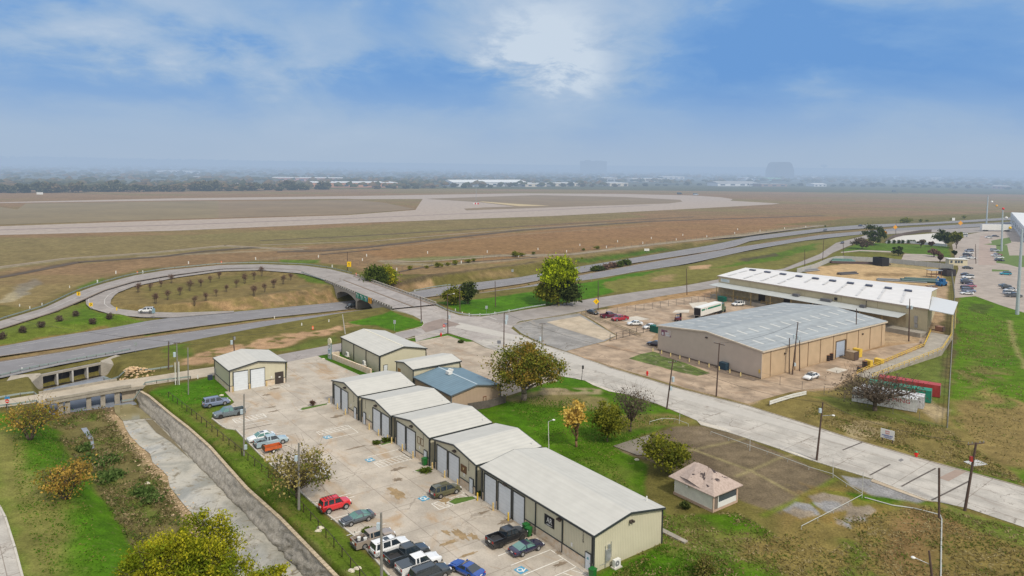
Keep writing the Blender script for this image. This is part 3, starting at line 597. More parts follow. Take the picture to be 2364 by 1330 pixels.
sheet('intersection', [(904, 714), (940, 723), (953, 728.7), (976, 741), (978, 749), (970, 757), (955, 760.7), (960, 789), (1034, 769), (1093, 787), (1225, 846), (1251, 796), (1200, 773), (1180, 758), (1200, 740), (1200, 718), (1111, 731), (1060, 728), (1030, 717), (1000, 703)], paving('intersection_concrete', (.345, .315, .295), (11, 5, .06, (.14, .11, .09), .6), (.25, .2, .17), .6, .8, .12, ang=R_(-10)), .036)
sheet('street', STREET_UP[1:]+STREET_LO[::-1], M_ROAD, .05)
curb('street_curb', STREET_UP[1:], M_CURBD, .2, .15); curb('street_curb', STREET_LO[12:19], None, .2, .13)
sheet('street_lane', [(1060, 745), (1200, 776), (1307, 818), (1572, 905), (1840, 981), (2100, 1058), (2100, 1070), (1840, 996), (1572, 920), (1307, 833), (1180, 783), (1050, 757)], mat('pale_lane', (.42, .395, .36), .85, var=.10, scale=.7), .054)
sheet('street_patch', [(2166, 1104), (2206, 1085), (2232, 1089), (2190, 1112)], mat('patch', (.29, .22, .18), .9, var=.1), .06)
sheet('street_patch', [(2073, 1063), (2081, 1059), (2087, 1063), (2079, 1067)], mat('dark_patch', (.18, .17, .17), .9), .061)
sheet('street_apron', [(1294, 869), (1320, 873), (1350, 879), (1368, 889), (1406, 904), (1442, 910), (1418, 903), (1365, 883), (1330, 872)], M_APRON, .062)
sheet('street_apron', [(1608, 971), (1674, 989), (1690, 997), (1674, 997), (1618, 982)], M_APRON, .062); sheet('street_apron', [(1800, 1038), (1838, 1046), (1876, 1062), (1840, 1053)], M_APRON, .062)
sheet('driveway_asphalt', [(1618, 982), (1674, 997), (1690, 1002), (1672, 996)], M_OLDASPH, .058)
sheet('sandy_gutter', [(2014, 1106), (2147, 1157), (2160, 1160), (2130, 1156), (2010, 1112)], M_STRAWLOT, .064)
sheet('asphalt_patch', [(978, 749), (1000, 741), (1022, 736), (1063, 750), (1020, 758), (983, 768), (972, 757)], paving('brown_asphalt', (.25, .20, .175), None, (.2, .16, .14), .4, .4, .1, .1), .07)
sheet('frontage_road_east', [(1111, 735), (1200, 717.5), (1261, 708), (1364, 690), (1470, 674), (1578, 660), (1657, 645.6), (1700, 639), (1810, 620), (1892, 587), (1930, 561), (1989, 546), (2010, 540), (2060, 536), (2040, 545), (1994, 553), (1976, 561), (1922, 584), (1907, 594), (1823, 622), (1720, 655), (1657, 664), (1532, 683), (1315, 724), (1200, 742), (1180, 752)], M_SHOULDER, .045)
sheet('corner_asphalt', [(1183, 752), (1200, 744), (1251, 736), (1338, 724), (1422, 775), (1397, 788), (1307, 811), (1251, 793), (1204, 770)], M_OLDASPH, .04)
sheet('corner_concrete', [(1262, 744), (1338, 730), (1421, 775), (1393, 786), (1340, 770), (1290, 755)], M_STRAWLOT, .046)
curb('corner_curb', [(1183, 752), (1240, 736), (1262, 733), (1338, 723)], M_CURBD, .25, .12)
sheet('yard_pavement', [(1343, 723), (1480, 702), (1600, 684), (1700, 690), (1800, 720), (1640, 740), (1521, 762), (1500, 790), (1521, 808), (1640, 850), (1752, 878), (1850, 851), (1930, 829), (2046, 800), (2130, 790), (2060, 822), (1990, 848), (1925, 895), (1840, 901), (1726, 932), (1583, 896), (1419, 848), (1310, 811), (1400, 789), (1426, 775)], M_YARD, .02)
sheet('grass_patch', [(1452, 828), (1478, 818), (1508, 812), (1530, 818), (1580, 838), (1640, 862), (1610, 868), (1570, 860), (1520, 846), (1480, 836)], paving('patchy_grass', (.085, .12, .025), None, (.33, .29, .2), 1., 0., .35, .4, stain_scale=.35), .05)
sheet('pale_pad', [(1420, 737), (1470, 730), (1500, 737), (1450, 744)], M_APRON, .04); sheet('pale_pad', [(1560, 716), (1592, 715), (1590, 722), (1552, 722)], M_APRON, .04); sheet('pale_pad', [(1906, 855), (1930, 848), (1958, 854), (1935, 862)], M_APRON, .04); sheet('pale_pad', [(1590, 700), (1630, 697), (1650, 708), (1600, 712)], M_APRON, .04)
sheet('north_lot', [(942, 786), (960, 790), (1034, 775.5), (1074, 789.5), (1093, 789), (1118, 802), (1138, 808), (1150, 812), (1225, 846), (1290, 880), (1262, 884), (1170, 915), (1150, 914), (1145, 888), (1066, 850), (1061, 833), (985, 822), (984, 802)], M_LOT2, .026)
curb('island_curb', [(940, 783), (985, 772.5), (1034, 769.3), (1060, 773), (1093, 787)], None, .15, .12); curb('island_curb', [(960, 790), (1034, 775.6), (1074, 789.5)], None, .15, .12)
curb('corner_lawn_curb', [(903, 716), (935, 723), (955, 729), (975, 740), (979, 748), (974, 754), (955, 760), (914, 769)], None, .16, .12)
sheet('left_road', [(-150, 1050), (0, 1175), (10, 1195), (30, 1262), (50, 1330), (70, 1420), (-150, 1420)], M_ROAD, .04); curb('left_road_curb', [(-60, 1090), (0, 1172), (12, 1195), (34, 1265), (55, 1345), (75, 1420)], None, .25, .16)
M_FARPAVE = paving('far_paving', (.33, .285, .25), (12, 12, .1, (.2, .15, .12), .4), (.3, .22, .17), .4, .3, .1)
sheet('east_parking', [(2205, 688), (2203, 660), (2206, 640), (2213, 620), (2203, 590), (2198, 565), (2235, 541), (2300, 530), (2420, 520), (2420, 760), (2364, 722), (2310, 705), (2252, 684)], M_FARPAVE, .03)
sheet('east_drive', [(2262, 545), (2280, 543), (2300, 612), (2258, 612)], paving('drive', (.33, .26, .225), None, (.25, .2, .16), .3, .2, .1), .04)
sheet('far_street', [(2000, 542), (2060, 533), (2140, 531), (2260, 525), (2364, 519), (2450, 514), (2450, 524), (2300, 533), (2240, 538), (2120, 536), (2050, 541), (2010, 548)], M_SHOULDER, .05)
for pp in ([(2300, 566), (2325, 566), (2330, 590), (2364, 590), (2380, 597), (2380, 617), (2350, 617), (2325, 610), (2300, 607)], [(2270, 564), (2290, 562), (2288, 556), (2330, 548), (2335, 560), (2312, 568)], [(2290, 622), (2330, 624), (2328, 627), (2290, 627)]): sheet('lawn_patch', pp, mat('lawn', (.09, .14, .025), .95, var=.3, scale=.5), .05)
sheet('wall_strip', [(1521, 809), (1752, 876), (1740, 880), (1640, 855), (1524, 822)], mat('dark_gravel', (.16, .12, .09), .95, var=.4), .056)
sheet('lawn_path', [(1940, 582), (1985, 577), (2085, 581), (2085, 584), (1985, 580), (1943, 584)], M_FARPAVE, .03); sheet('court', [(2086, 588), (2090, 586), (2135, 587), (2190, 595), (2190, 604), (2080, 602)], M_FARPAVE, .03)
sheet('pale_pad', [(2042, 560), (2075, 545), (2165, 538), (2180, 545), (2185, 567), (2100, 562)], mat('white_gravel', (.52, .50, .47), .9, var=.08), .04)
sheet('dock_ramp_pad', [(2130, 770), (2175, 800), (2170, 812), (2120, 790)], M_YARD, .02)
zup = lambda px: hwy_z(px)
hw1, a1, b1 = ribbon('highway', HW_TOP, HW_TB, zup, M_HWY, 90); hw2, a2, b2 = ribbon('highway', HW_BT, HW_BOT, zup, M_HWY, 90)
def strip_mesh(name, a, b, mt, lift=0., cross=4):
    mb = MB(); n = len(a); vs = [tuple(a[i][k]*(1-j/cross)+b[i][k]*j/cross+(lift if k == 2 else 0) for k in range(3)) for i in range(n) for j in range(cross+1)]; w = cross+1
    mb.add(vs, [(i*w+j, (i+1)*w+j, (i+1)*w+j+1, i*w+j+1) for i in range(n-1) for j in range(cross)]); return tag(mb.build(name, mt), kind='structure')
strip_mesh('ramp', LOa, LOb, M_SHOULDER, .02); strip_mesh('ramp', LIa, LIb, M_SHOULDER, .06)
def along(a, b, f, lift=.02): return [tuple(p[k]*(1-f)+q[k]*f+(lift if k == 2 else 0) for k in range(3)) for p, q in zip(a, b)]
def linemark(name, pts, w, mt, dash=None, sub=None):
    mb = MB(); acc = 0.
    for a, b in zip(pts, pts[1:]):
        L = math.hypot(b[0]-a[0], b[1]-a[1])
        if L < 1e-3: continue
        nx, ny = -(b[1]-a[1])/L*w/2, (b[0]-a[0])/L*w/2
        segs = [(0., L)]
        if dash:
            segs = []; p = -(acc % (dash[0]+dash[1]))
            while p < L:
                s0, s1 = max(p, 0), min(p+dash[0], L)
                if s1 > s0: segs.append((s0, s1))
                p += dash[0]+dash[1]
        for s0, s1 in segs:
            P = [a[k]+(b[k]-a[k])*s0/L for k in range(3)]; Q = [a[k]+(b[k]-a[k])*s1/L for k in range(3)]
            mb.quad((P[0]-nx, P[1]-ny, P[2]), (Q[0]-nx, Q[1]-ny, Q[2]), (Q[0]+nx, Q[1]+ny, Q[2]), (P[0]+nx, P[1]+ny, P[2]))
        acc += L
    o = mb.build(name, mt)
    return tag(o, kind='structure')
for a, b, e0 in ((a1, b1, .24), (a2, b2, .1)):
    linemark('lane_marking', along(a, b, e0, .03), .18, M_PAINTW); linemark('lane_marking', along(a, b, (e0+.93)/2, .03), .18, M_PAINTW, (3.5, 9.)); linemark('lane_marking', along(a, b, .93, .03), .18, M_PAINTW)
linemark('ramp_marking', along(LIa, LIb, .12, .09), .15, M_PAINTW); linemark('ramp_marking', along(LOa, LOb, .5, .05), .2, M_PAINTW); linemark('ramp_marking', along(LIa, LIb, .75, .09), .18, M_PAINTW)
M_SEAM = mat('brown_seam', (.17, .125, .09), .9)
linemark('road_seam', along(a2, b2, 0.03, .025), .8, M_SEAM); linemark('road_seam', along(a1, b1, .98, .025), .7, M_SEAM); linemark('road_seam', along(LOa, LOb, .95, .04), .7, M_SEAM)
def gl(name, px, w, mt, dash=None, z=.068): return linemark(name, [(*p, z) for p in pxs(px)], w, mt, dash)
gl('lane_marking', [(1130, 770), (1300, 830), (1550, 912), (1840, 1000), (2100, 1080), (2364, 1160)], .14, M_PAINTW, (3, 9)); gl('stop_line', [(1131, 733), (1146, 738)], .5, M_PAINTW)
for px in ([(1945, 1040), (1990, 1022)], [(2008, 1098), (2055, 1073)], [(2081, 1124), (2110, 1108), (2160, 1082)], [(2150, 1156), (2190, 1136), (2240, 1110)]): gl('street_seam', px, .28, mat('tar', (.09, .075, .065), .8, var=.3))
rw = paving('taxiway_concrete', (.34, .29, .26), None, (.25, .2, .17), .4, 0., .08, .03)
sheet('runway', [(-900, 555), (0, 522.6), (338, 510.7), (800, 497), (959, 485), (976, 459.5), (820, 460), (800, 459), (406, 463), (0, 469), (-600, 482), (-600, 480), (0, 467), (406, 458), (800, 453), (1206, 446.5), (1440, 448), (1600, 451.5), (1665, 455.6), (1692, 460), (1686, 463.5), (1800, 470), (1784, 472), (1600, 482), (1274, 499), (800, 516), (406, 533), (0, 543), (-900, 583)], M_RUNWAY, .08)
sheet('airfield_grass', [(1104, 466.8), (1000, 460.5), (985, 459), (1240, 450.5), (1443, 455), (1571, 461.7), (1575, 466), (1544, 470), (1341, 476.5), (1077, 486), (1071, 482), (1120, 479), (1189, 477)], mat('airfield_turf', (.18, .13, .075), .95, var=.2, scale=.02), .14)
sheet('airfield_grass', [(820, 462), (885, 468), (959, 483), (800, 495.5), (500, 504), (500, 465)], mat('airfield_turf', (.18, .13, .075)), .12)
sheet('airfield_grass', [(-900, 540), (0, 519), (338, 508), (505, 503.8), (505, 464), (406, 465), (60, 470), (40, 484), (0, 478), (-600, 490)], mat('airfield_turf2', (.175, .135, .07), .95, var=.2, scale=.02), .121)
sheet('straw_strip', [(1104, 466), (1115, 465.5), (1190, 471), (1270, 475.5), (1199, 476.3), (1150, 471)], mat('straw', (.42, .33, .18), .95), .16)
gl('runway_marking', [(0, 531), (400, 520), (800, 505), (1200, 488), (1500, 474)], 5., mat('rubber_marks', (.19, .15, .14), .9, var=.2, scale=.01), z=.1)
gl('runway_marking', [(0, 541), (400, 531), (800, 514)], 1.5, mat('runway_pale', (.42, .38, .35), .9), z=.1)
md = mat('ditch_earth', (.075, .052, .034), .95, var=.35, scale=.08); mtk = mat('track_earth', (.25, .20, .14), .95, var=.25, scale=.06)
for px, w in (([(-40, 648), (60, 630), (180, 606), (300, 598), (380, 592), (470, 580), (560, 573), (600, 572)], 4.), ([(640, 582), (740, 580), (850, 571), (1000, 554), (1200, 532), (1500, 511), (1900, 498)], 4.5), ([(600, 556), (900, 541), (1240, 521), (1600, 501)], 2.5), ([(740, 588), (800, 583), (880, 575)], 3.), ([(905, 631), (1000, 613), (1100, 604), (1240, 594)], 2.)): gl('ditch', px, w, md, z=.10)
for px, w in (([(-50, 623), (150, 597), (340, 584), (520, 567), (700, 577)], 3.), ([(905, 606), (1000, 603), (1150, 592), (1320, 588), (1500, 566), (1700, 546), (1900, 521)], 3.5), ([(600, 566), (850, 558), (1100, 537), (1400, 515)], 2.5)): gl('dirt_track', px, w, mtk, z=.11)
def stline(name, pts, w=.13, mt=None, z=.045, dash=None): return linemark(name, [W(a, b, z) for a, b in pts], w, mt or M_PAINT, dash)
M_WALL = siding('sage_siding', (.56, .525, .39), .30, .13, .05); M_ROOF = siding('pale_sheet_roof', (.475, .465, .43), .9, .035, .05, vertical=1, streak=.035, rough=.6)
M_ROOF_S = siding('pale_sheet_roof_across', (.475, .465, .43), .9, .035, .05, vertical=0, streak=.035, rough=.6)
M_TRIM = mat('dark_trim', (.035, .042, .045), .4, var=.15); M_DOORW = None
def door_mat(name, col):
    m, t, b = newmat(name); q = t.xyz(t.pos()); w = t.math('FRACT', t.math('DIVIDE', q[2], .53)); k = t.math('MULTIPLY', t.ramp(w, .0, .10, .72, 1.), t.lin(t.noise(t.pos(), 1.2), .3, .7, .94, 1.05))
    t.put(b.inputs['Base Color'], t.mix(1., col, t.comb(k, k, k), 'MULTIPLY')); b.inputs['Roughness'].default_value = .45; return m
M_DOORW = door_mat('white_sectional_door', (.62, .66, .70)); M_GREYDOOR = door_mat('blue_grey_door', (.36, .42, .52))
def stone_mat():
    m, t, b = newmat('limestone'); q = t.xyz(t.st()); u = t.math('ADD', q[0], q[1]); v = t.comb(u, q[2], 0.)
    br = t.n.new('ShaderNodeTexBrick'); t.put(br.inputs['Vector'], v); br.inputs['Scale'].default_value = 1.; br.inputs['Brick Width'].default_value = .62; br.inputs['Row Height'].default_value = .24; br.inputs['Mortar Size'].default_value = .012; br.offset = .37
    br.inputs['Color1'].default_value = (.62, .50, .36, 1); br.inputs['Color2'].default_value = (.52, .38, .25, 1); br.inputs['Mortar'].default_value = (.44, .38, .30, 1)
    n = t.noise(v, 1.3, 5., .7); c = t.mix(t.ramp(n, .4, .62), br.outputs[0], (.60, .53, .44)); c = t.mix(t.ramp(t.noise(v, 2.3, 5., .7), .6, .72), c, (.45, .26, .11))
    t.put(b.inputs['Base Color'], c); b.inputs['Roughness'].default_value = .9; return m
M_STONE = stone_mat(); M_YEL = mat('yellow_paint', (.62, .42, .05), .5, var=.2); M_YELP = mat('pale_yellow_paint', (.62, .50, .22), .6, var=.15); M_STEEL = mat('galvanised_steel', (.42, .44, .46), .4, .6, var=.15); M_LIGHTBOX = mat('bronze_fixture', (.06, .045, .04), .5)
M_WHITE = mat('white_paint', (.66, .66, .64), .5, var=.08); M_BLACK = mat('black_paint', (.015, .015, .02), .35, var=.1); M_RUST = mat('rusty_brown', (.16, .07, .03), .8, var=.3)
M_WIN = mat('window_glass', (.05, .07, .09), .12, var=.2, spec=.8)
class Face:
    def __init__(s, kind, at0): s.k = kind; s.c = at0
    def box(s, mb, u0, u1, z0, z1, d0, d1, mi=0):
        if s.k == '-t': mb.stbox(u0, u1, s.c-d1, s.c-d0, z0, z1, mi)
        elif s.k == '+t': mb.stbox(u0, u1, s.c+d0, s.c+d1, z0, z1, mi)
        elif s.k == '+s': mb.stbox(s.c+d0, s.c+d1, u0, u1, z0, z1, mi)
        else: mb.stbox(s.c-d1, s.c-d0, u0, u1, z0, z1, mi)
    def P(s, u, z, d):
        return {'-t': W(u, s.c-d, z), '+t': W(u, s.c+d, z), '+s': W(s.c+d, u, z), '-s': W(s.c-d, u, z)}[s.k]
    def rz(s): return {'-t': AA, '+t': AA+math.pi, '+s': AA+math.pi/2, '-s': AA-math.pi/2}[s.k]
def roof_mesh(s0, s1, t0, t1, eave, ridge, axis, over=.28, th=.10, cap=.12):
    mb = MB(); A0, A1, B0, B1 = (s0, s1, t0, t1) if axis == 's' else (t0, t1, s0, s1)
    def P(a, b, z): return W(a, b, z) if axis == 's' else W(b, a, z)
    bm = (B0+B1)/2; sl = (ridge-eave)/(bm-B0); e = eave-sl*over+.06
    for sg, b0 in ((1, B0-over), (-1, B1+over)):
        v = [P(A0-over, b0, e), P(A1+over, b0, e), P(A1+over, bm, ridge+.06), P(A0-over, bm, ridge+.06)]; v += [(x, y, z+th) for x, y, z in v]
        mb.add(v, [(0, 1, 2, 3), (4, 5, 6, 7), (0, 1, 5, 4), (1, 2, 6, 5), (2, 3, 7, 6), (3, 0, 4, 7)])
    return mb
def metal_building(name, label, s0, s1, t0, t1, eave, ridge, axis, wallm=None, roofm=None, trimm=None, doors=(), mans=(), stone=(), posts=(), group=None, cat='metal building', base=0.):
    wallm = wallm or M_WALL; trimm = trimm or M_TRIM; roofm = roofm or (M_ROOF_S if axis == 't' else M_ROOF)
    cx, cy, _ = W((s0+s1)/2, (t0+t1)/2); root = thing(name, label, cat, (cx, cy, base), 0, group); off = (cx, cy, base)
    def fin(mb, nm, mt, par=None, smooth=False):
        mb.v = [(x-cx, y-cy, z-base) for x, y, z in mb.v]; return mb.build(nm, mt, par or root, smooth)
    mb = MB(); sm, tm = (s0+s1)/2, (t0+t1)/2
    if axis == 's':
        prof = [(t0, base), (t1, base), (t1, eave), (tm, ridge), (t0, eave)]; a = [W(s0, t, z) for t, z in prof]; b = [W(s1, t, z) for t, z in prof]
    else:
        prof = [(s0, base), (s1, base), (s1, eave), (sm, ridge), (s0, eave)]; a = [W(s, t0, z) for s, z in prof]; b = [W(s, t1, z) for s, z in prof]
    mb.add(a+b, [(0, 1, 2, 3, 4), (9, 8, 7, 6, 5), (0, 5, 6, 1), (1, 6, 7, 2), (2, 7, 8, 3), (3, 8, 9, 4), (4, 9, 5, 0)]); fin(mb, 'wall', wallm)
    fin(roof_mesh(s0, s1, t0, t1, eave, ridge, axis), 'roof', roofm)
    mb = MB(); o = .30; sl = (ridge-eave)/((tm-t0) if axis == 's' else (sm-s0)); th = .26
    def bar(p, q, w=.12, h=th):
        p = Vector(p); q = Vector(q); d = (q-p).normalized(); side = Vector((-d.y, d.x, 0)).normalized()*w/2; up = Vector((0, 0, h/2)); v = []
        for c in (p, q): v += [c-side-up, c+side-up, c+side+up, c-side+up]
        mb.add(v, [(0, 1, 2, 3), (7, 6, 5, 4), (0, 4, 5, 1), (1, 5, 6, 2), (2, 6, 7, 3), (3, 7, 4, 0)])
    ez = eave-sl*o+.0
    if axis == 's':
        for t in (t0-o, t1+o): bar(W(s0-o, t, ez), W(s1+o, t, ez))
        for s in (s0-o-.02, s1+o+.02):
            for t in (t0-o, t1+o): bar(W(s, t, ez+.02), W(s, tm, ridge+.02))
    else:
        for s in (s0-o, s1+o): bar(W(s, t0-o, ez), W(s, t1+o, ez))
        for t in (t0-o-.02, t1+o+.02):
            for s in (s0-o, s1+o): bar(W(s, t, ez+.02), W(sm, t, ridge+.02))
    for s in (s0, s1):
        for t in (t0, t1): mb.stbox(s-.09+(.03 if s == s1 else -.03), s+.09+(.03 if s == s1 else -.03), t-.09+(.03 if t == t1 else -.03), t+.09+(.03 if t == t1 else -.03), base, eave-.02)
    faces = {'-t': Face('-t', t0), '+t': Face('+t', t1), '+s': Face('+s', s1), '-s': Face('-s', s0)}
    for fk, u in posts: faces[fk].box(mb, u-.07, u+.07, base+.05, eave-.1, .0, .16)
    fin(mb, 'trim', trimm)
    for fk, segs in stone:
        f = faces[fk]; mb = MB(); mt = MB()
        for u0, u1 in segs: f.box(mb, u0, u1, base, 1.2, .002, .10); f.box(mt, u0, u1, 1.2, 1.3, .002, .13)
        each(mb, lambda q: fin(q, 'stone_base', M_STONE)); each(mt, lambda q: fin(q, 'base_cap', trimm))
    for fk, u0, u1, h in doors:
        f = faces[fk]; d = MB(); f.box(d, u0, u1, base+.03, h, .01, .06); dd = fin(d, 'roller_door', M_DOORW)
        fr = MB(); f.box(fr, u0-.22, u0, base, h+.1, .0, .17); f.box(fr, u1, u1+.08, base, h+.1, .0, .14); f.box(fr, u0-.22, u1+.08, h+.0, h+.12, .0, .15); fin(fr, 'frame', trimm, dd)
    for fk, u0, u1, h in mans:
        f = faces[fk]; d = MB(); f.box(d, u0, u1, base+.03, h, .01, .15); dd = fin(d, 'door', M_DOORW if not isinstance(h, str) else M_DOORW)
        fr = MB(); f.box(fr, u0-.07, u0, base, h+.07, .0, .18); f.box(fr, u1, u1+.07, base, h+.07, .0, .18); f.box(fr, u0-.07, u1+.07, h, h+.07, .0, .18); fin(fr, 'frame', trimm, dd)
        hd = MB(); f.box(hd, u1-.16, u1-.08, 1.0, 1.1, .15, .22); fin(hd, 'handle', M_STEEL, dd)
    root['_f'] = 0; del root['_f']
    return root, faces, fin
def floodlamp(fin, f, u, z, rootname='wall_lamp'):
    mb = MB(); f.box(mb, u-.28, u+.28, z, z+.24, .0, .16); f.box(mb, u-.38, u-.08, z-.05, z+.18, .16, .42); f.box(mb, u+.08, u+.38, z-.05, z+.18, .16, .42); fin(mb, 'wall_lamp', M_LIGHTBOX)
def text_obj(txt, size, mt, f, u, z, d, vertical=False, align='LEFT', par=None, fin=None, name='lettering', ratio=1.):
    cu = bpy.data.curves.new('t', 'FONT'); cu.body = txt; cu.size = size; cu.extrude = .012; cu.align_x = align; cu.align_y = 'CENTER'; cu.resolution_u = 2
    if vertical: cu.space_line = .85
    ob = bpy.data.objects.new('t', cu); COL.objects.link(ob); bpy.context.view_layer.update()
    dg = bpy.context.evaluated_depsgraph_get(); me = bpy.data.meshes.new_from_object(ob.evaluated_get(dg)); bpy.data.objects.remove(ob); bpy.data.curves.remove(cu)
    rz = f if isinstance(f, (int, float)) else f.rz()
    P = f.P(u, z, d) if not isinstance(f, (int, float)) else u
    cr, sr = math.cos(rz), math.sin(rz); mb = MB()
    vs = [(P[0]+v.co.x*ratio*cr+v.co.z*sr, P[1]+v.co.x*ratio*sr-v.co.z*cr, P[2]+v.co.y) for v in me.vertices]
    mb.add(vs, [tuple(p.vertices) for p in me.polygons]); bpy.data.meshes.remove(me)
    return fin(mb, name, mt) if fin else mb.build(name, mt, par)
D = 4.2
def number(fin, f, u, txt='1327'): text_obj('\n'.join(txt), .52, M_BLACK, f, u, 3.9, .03, True, 'CENTER', fin=fin, name='house_number')
ROW = 'metal workshop buildings set side by side along the parking lot'
b0, f0, fin0 = metal_building('workshop', 'small tan workshop standing alone, with two roller doors and a dark double gate', -109.5, -97.5, -16.2, -4.0, 4.75, 5.85, 's', doors=[('+s', -15.4, -12.35, D), ('+s', -11.75, -8.7, D)], stone=[('+s', [(-16.25, -15.65), (-12.25, -11.95), (-8.6, -6.5), (-4.45, -4.0)]), ('-t', [(-109.5, -97.45)])])
mb = MB(); f0['+s'].box(mb, -6.4, -4.5, .03, 2.7, .01, .16); fin0(mb, 'dark_gate', mat('dark_bronze', (.045, .035, .03), .4)); mb = MB(); f0['+s'].box(mb, -5.6, -5.2, 1.45, 1.65, .16, .175); fin0(mb, 'notice', M_WHITE); mb = MB(); f0['+s'].box(mb, -7.3, -7.0, 1.55, 2.0, .0, .04); fin0(mb, 'notice', M_WHITE)
mb = MB(); f0['-t'].box(mb, -109., -108.4, 1.4, 2.6, .0, .2); each(mb, lambda q: fin0(q, 'meter_box', M_STEEL))
specs = [(-77.7, -.9, 'L', 'gabled workshop first in the row next to the entrance lawn'), (-64.3, -.7, 'R', 'second gabled workshop of the row, its white door left of the roller doors'), (-51.2, -.4, 'L', 'third gabled workshop with two empty white sign frames on its front'), (-37.8, -.1, 'L', 'fourth gabled workshop with a square brown wooden sign on its front')]
for i, (s0, t0, side, lab) in enumerate(specs):
    if side == 'L': dr = [(s0+.75, s0+3.75), (s0+4.35, s0+7.35)]; md = (s0+10.4, s0+11.35); st_ = [(s0-.05, s0+.5), (s0+3.85, s0+4.12), (s0+7.5, s0+10.3), (s0+11.45, s0+12.2)]
    else: dr = [(s0+4.9, s0+7.9), (s0+8.5, s0+11.4)]; md = (s0+.75, s0+1.7); st_ = [(s0-.05, s0+.65), (s0+1.8, s0+4.65), (s0+8., s0+8.28), (s0+11.5, s0+12.2)]
    r, f, fin = metal_building('workshop', lab, s0, s0+12.15, t0, t0+12.0, 4.85, 5.9, 't', doors=[('-t', a, b, D) for a, b in dr], mans=[('-t', *md, 2.2)], stone=[('-t', st_)], posts=[], group=ROW)
    F_ = f['-t']; floodlamp(fin, F_, s0+6.1, 4.85)
    nu = s0+10.0 if side == 'L' else s0+1.5
    number(fin, F_, nu, ('1313', '1317', '1321', '1325')[i])
    mb = MB(); F_.box(mb, s0+8.6 if side == 'L' else s0+3.1, (s0+8.6 if side == 'L' else s0+3.1)+.3, 1.75, 2.3, .0, .05); fin(mb, 'notice', M_WHITE)
    mb = MB()
    for u in (s0+.0, s0+12.1): F_.box(mb, u-.1+(.35 if u > s0+1 else -.0)-.3*(u > s0+1), u+.12, .1, 4.5, .05, .2)
    each(mb, lambda q: fin(q, 'downspout', M_TRIM))
    if i == 2:
        mb = MB()
        for u in (s0+8.05, s0+9.15):
            F_.box(mb, u, u+.9, 2.6, 2.68, .0, .06); F_.box(mb, u, u+.9, 3.75, 3.83, .0, .06); F_.box(mb, u, u+.07, 2.68, 3.75, .0, .06); F_.box(mb, u+.83, u+.9, 2.68, 3.75, .0, .06)
        each(mb, lambda q: fin(q, 'sign_frame', mat('brown_frame', (.2, .12, .07), .6)))
    if i == 3:
        mb = MB(); F_.box(mb, s0+7.8, s0+9.4, 2.3, 3.5, .0, .07); fin(mb, 'wooden_sign', mat('brown_wood', (.13, .06, .02), .6)); mb = MB(); F_.box(mb, s0+8.5, s0+8.66, 2.75, 3.1, .07, .09); F_.box(mb, s0+8.42, s0+8.8, 3.0, 3.12, .07, .09); fin(mb, 'emblem', M_YELP)
    mb = MB(); p = W(s0+11.4, t0+11.2, 4.9); mb.tube(p, (p[0], p[1], 5.75), .09); fin(mb, 'vent_pipe', M_WHITE)
r5, f5, fin5 = metal_building('workshop', 'long metal workshop at the row end, with three roller doors and a black sign', -24.3, 0., 0., 12.2, 4.85, 5.95, 's', doors=[('-t', -23.5, -20.6, D), ('-t', -20.0, -17.0, D), ('-t', -16.4, -13.9, D)], mans=[('-t', -1.35, -.42, 2.15)], stone=[('-t', [(-24.3, -23.75), (-20.5, -20.25), (-16.9, -16.65), (-13.75, -1.45), (-.34, -.1)])], posts=[('-t', -11.4), ('-t', -5.85), ('-t', -16.8), ('-t', -.22), ('-t', -24.15)])
floodlamp(fin5, f5['-t'], -6.4, 4.15); floodlamp(fin5, f5['-t'], -18.3, 4.4); floodlamp(fin5, f5['+s'], 6.3, 4.7)
mb = MB(); f5['-t'].box(mb, -9.55, -7.55, 2.35, 3.75, .0, .06); fin5(mb, 'black_sign', M_BLACK)
text_obj('AR', 1.05, M_WHITE, f5['-t'], -8.5, 3.1, .075, False, 'CENTER', fin=fin5, name='sign_lettering', ratio=.85)
mb = MB(); f5['-t'].box(mb, -9.0, -7.9, 2.52, 2.58, .06, .075); f5['-t'].box(mb, -9.2, -8.3, 2.44, 2.48, .06, .075); each(mb, lambda q: fin5(q, 'sign_underline', M_WHITE))
text_obj('1\n3\n2\n9', .5, M_BLACK, f5['-t'], -1.95, 3.75, .03, True, 'CENTER', fin=fin5, name='house_number')
text_obj('AR', .42, mat('teal_lettering', (.03, .28, .34), .5), f5['-t'], -.9, 1.5, .17, False, 'CENTER', fin=fin5, name='door_lettering', ratio=.7)
mb = MB(); f5['-t'].box(mb, -4.2, -3.9, 1.6, 2.1, .0, .05); fin5(mb, 'notice', M_WHITE)
mb = MB(); p = W(-2.2, 11.6, 4.9); mb.tube(p, (p[0], p[1], 5.75), .09); fin5(mb, 'vent_pipe', M_WHITE)
mb = MB(); f5['+s'].box(mb, 1.9, 2.7, .9, 2.3, .0, .2); f5['+s'].box(mb, 2.3, 2.7, 2.3, 2.9, .0, .15); each(mb, lambda q: fin5(q, 'meter_box', M_STEEL)); mb = MB(); mb.tube(W(.12, 1.9, .1), W(.12, 1.9, 2.9), .04); mb.tube(W(.12, 2.9, 1.2), W(.12, 2.9, 3.2), .03); mb.tube(W(.12, 1.0, .7), W(.12, 2.5, .7), .02); each(mb, lambda q: fin5(q, 'conduit', M_STEEL))
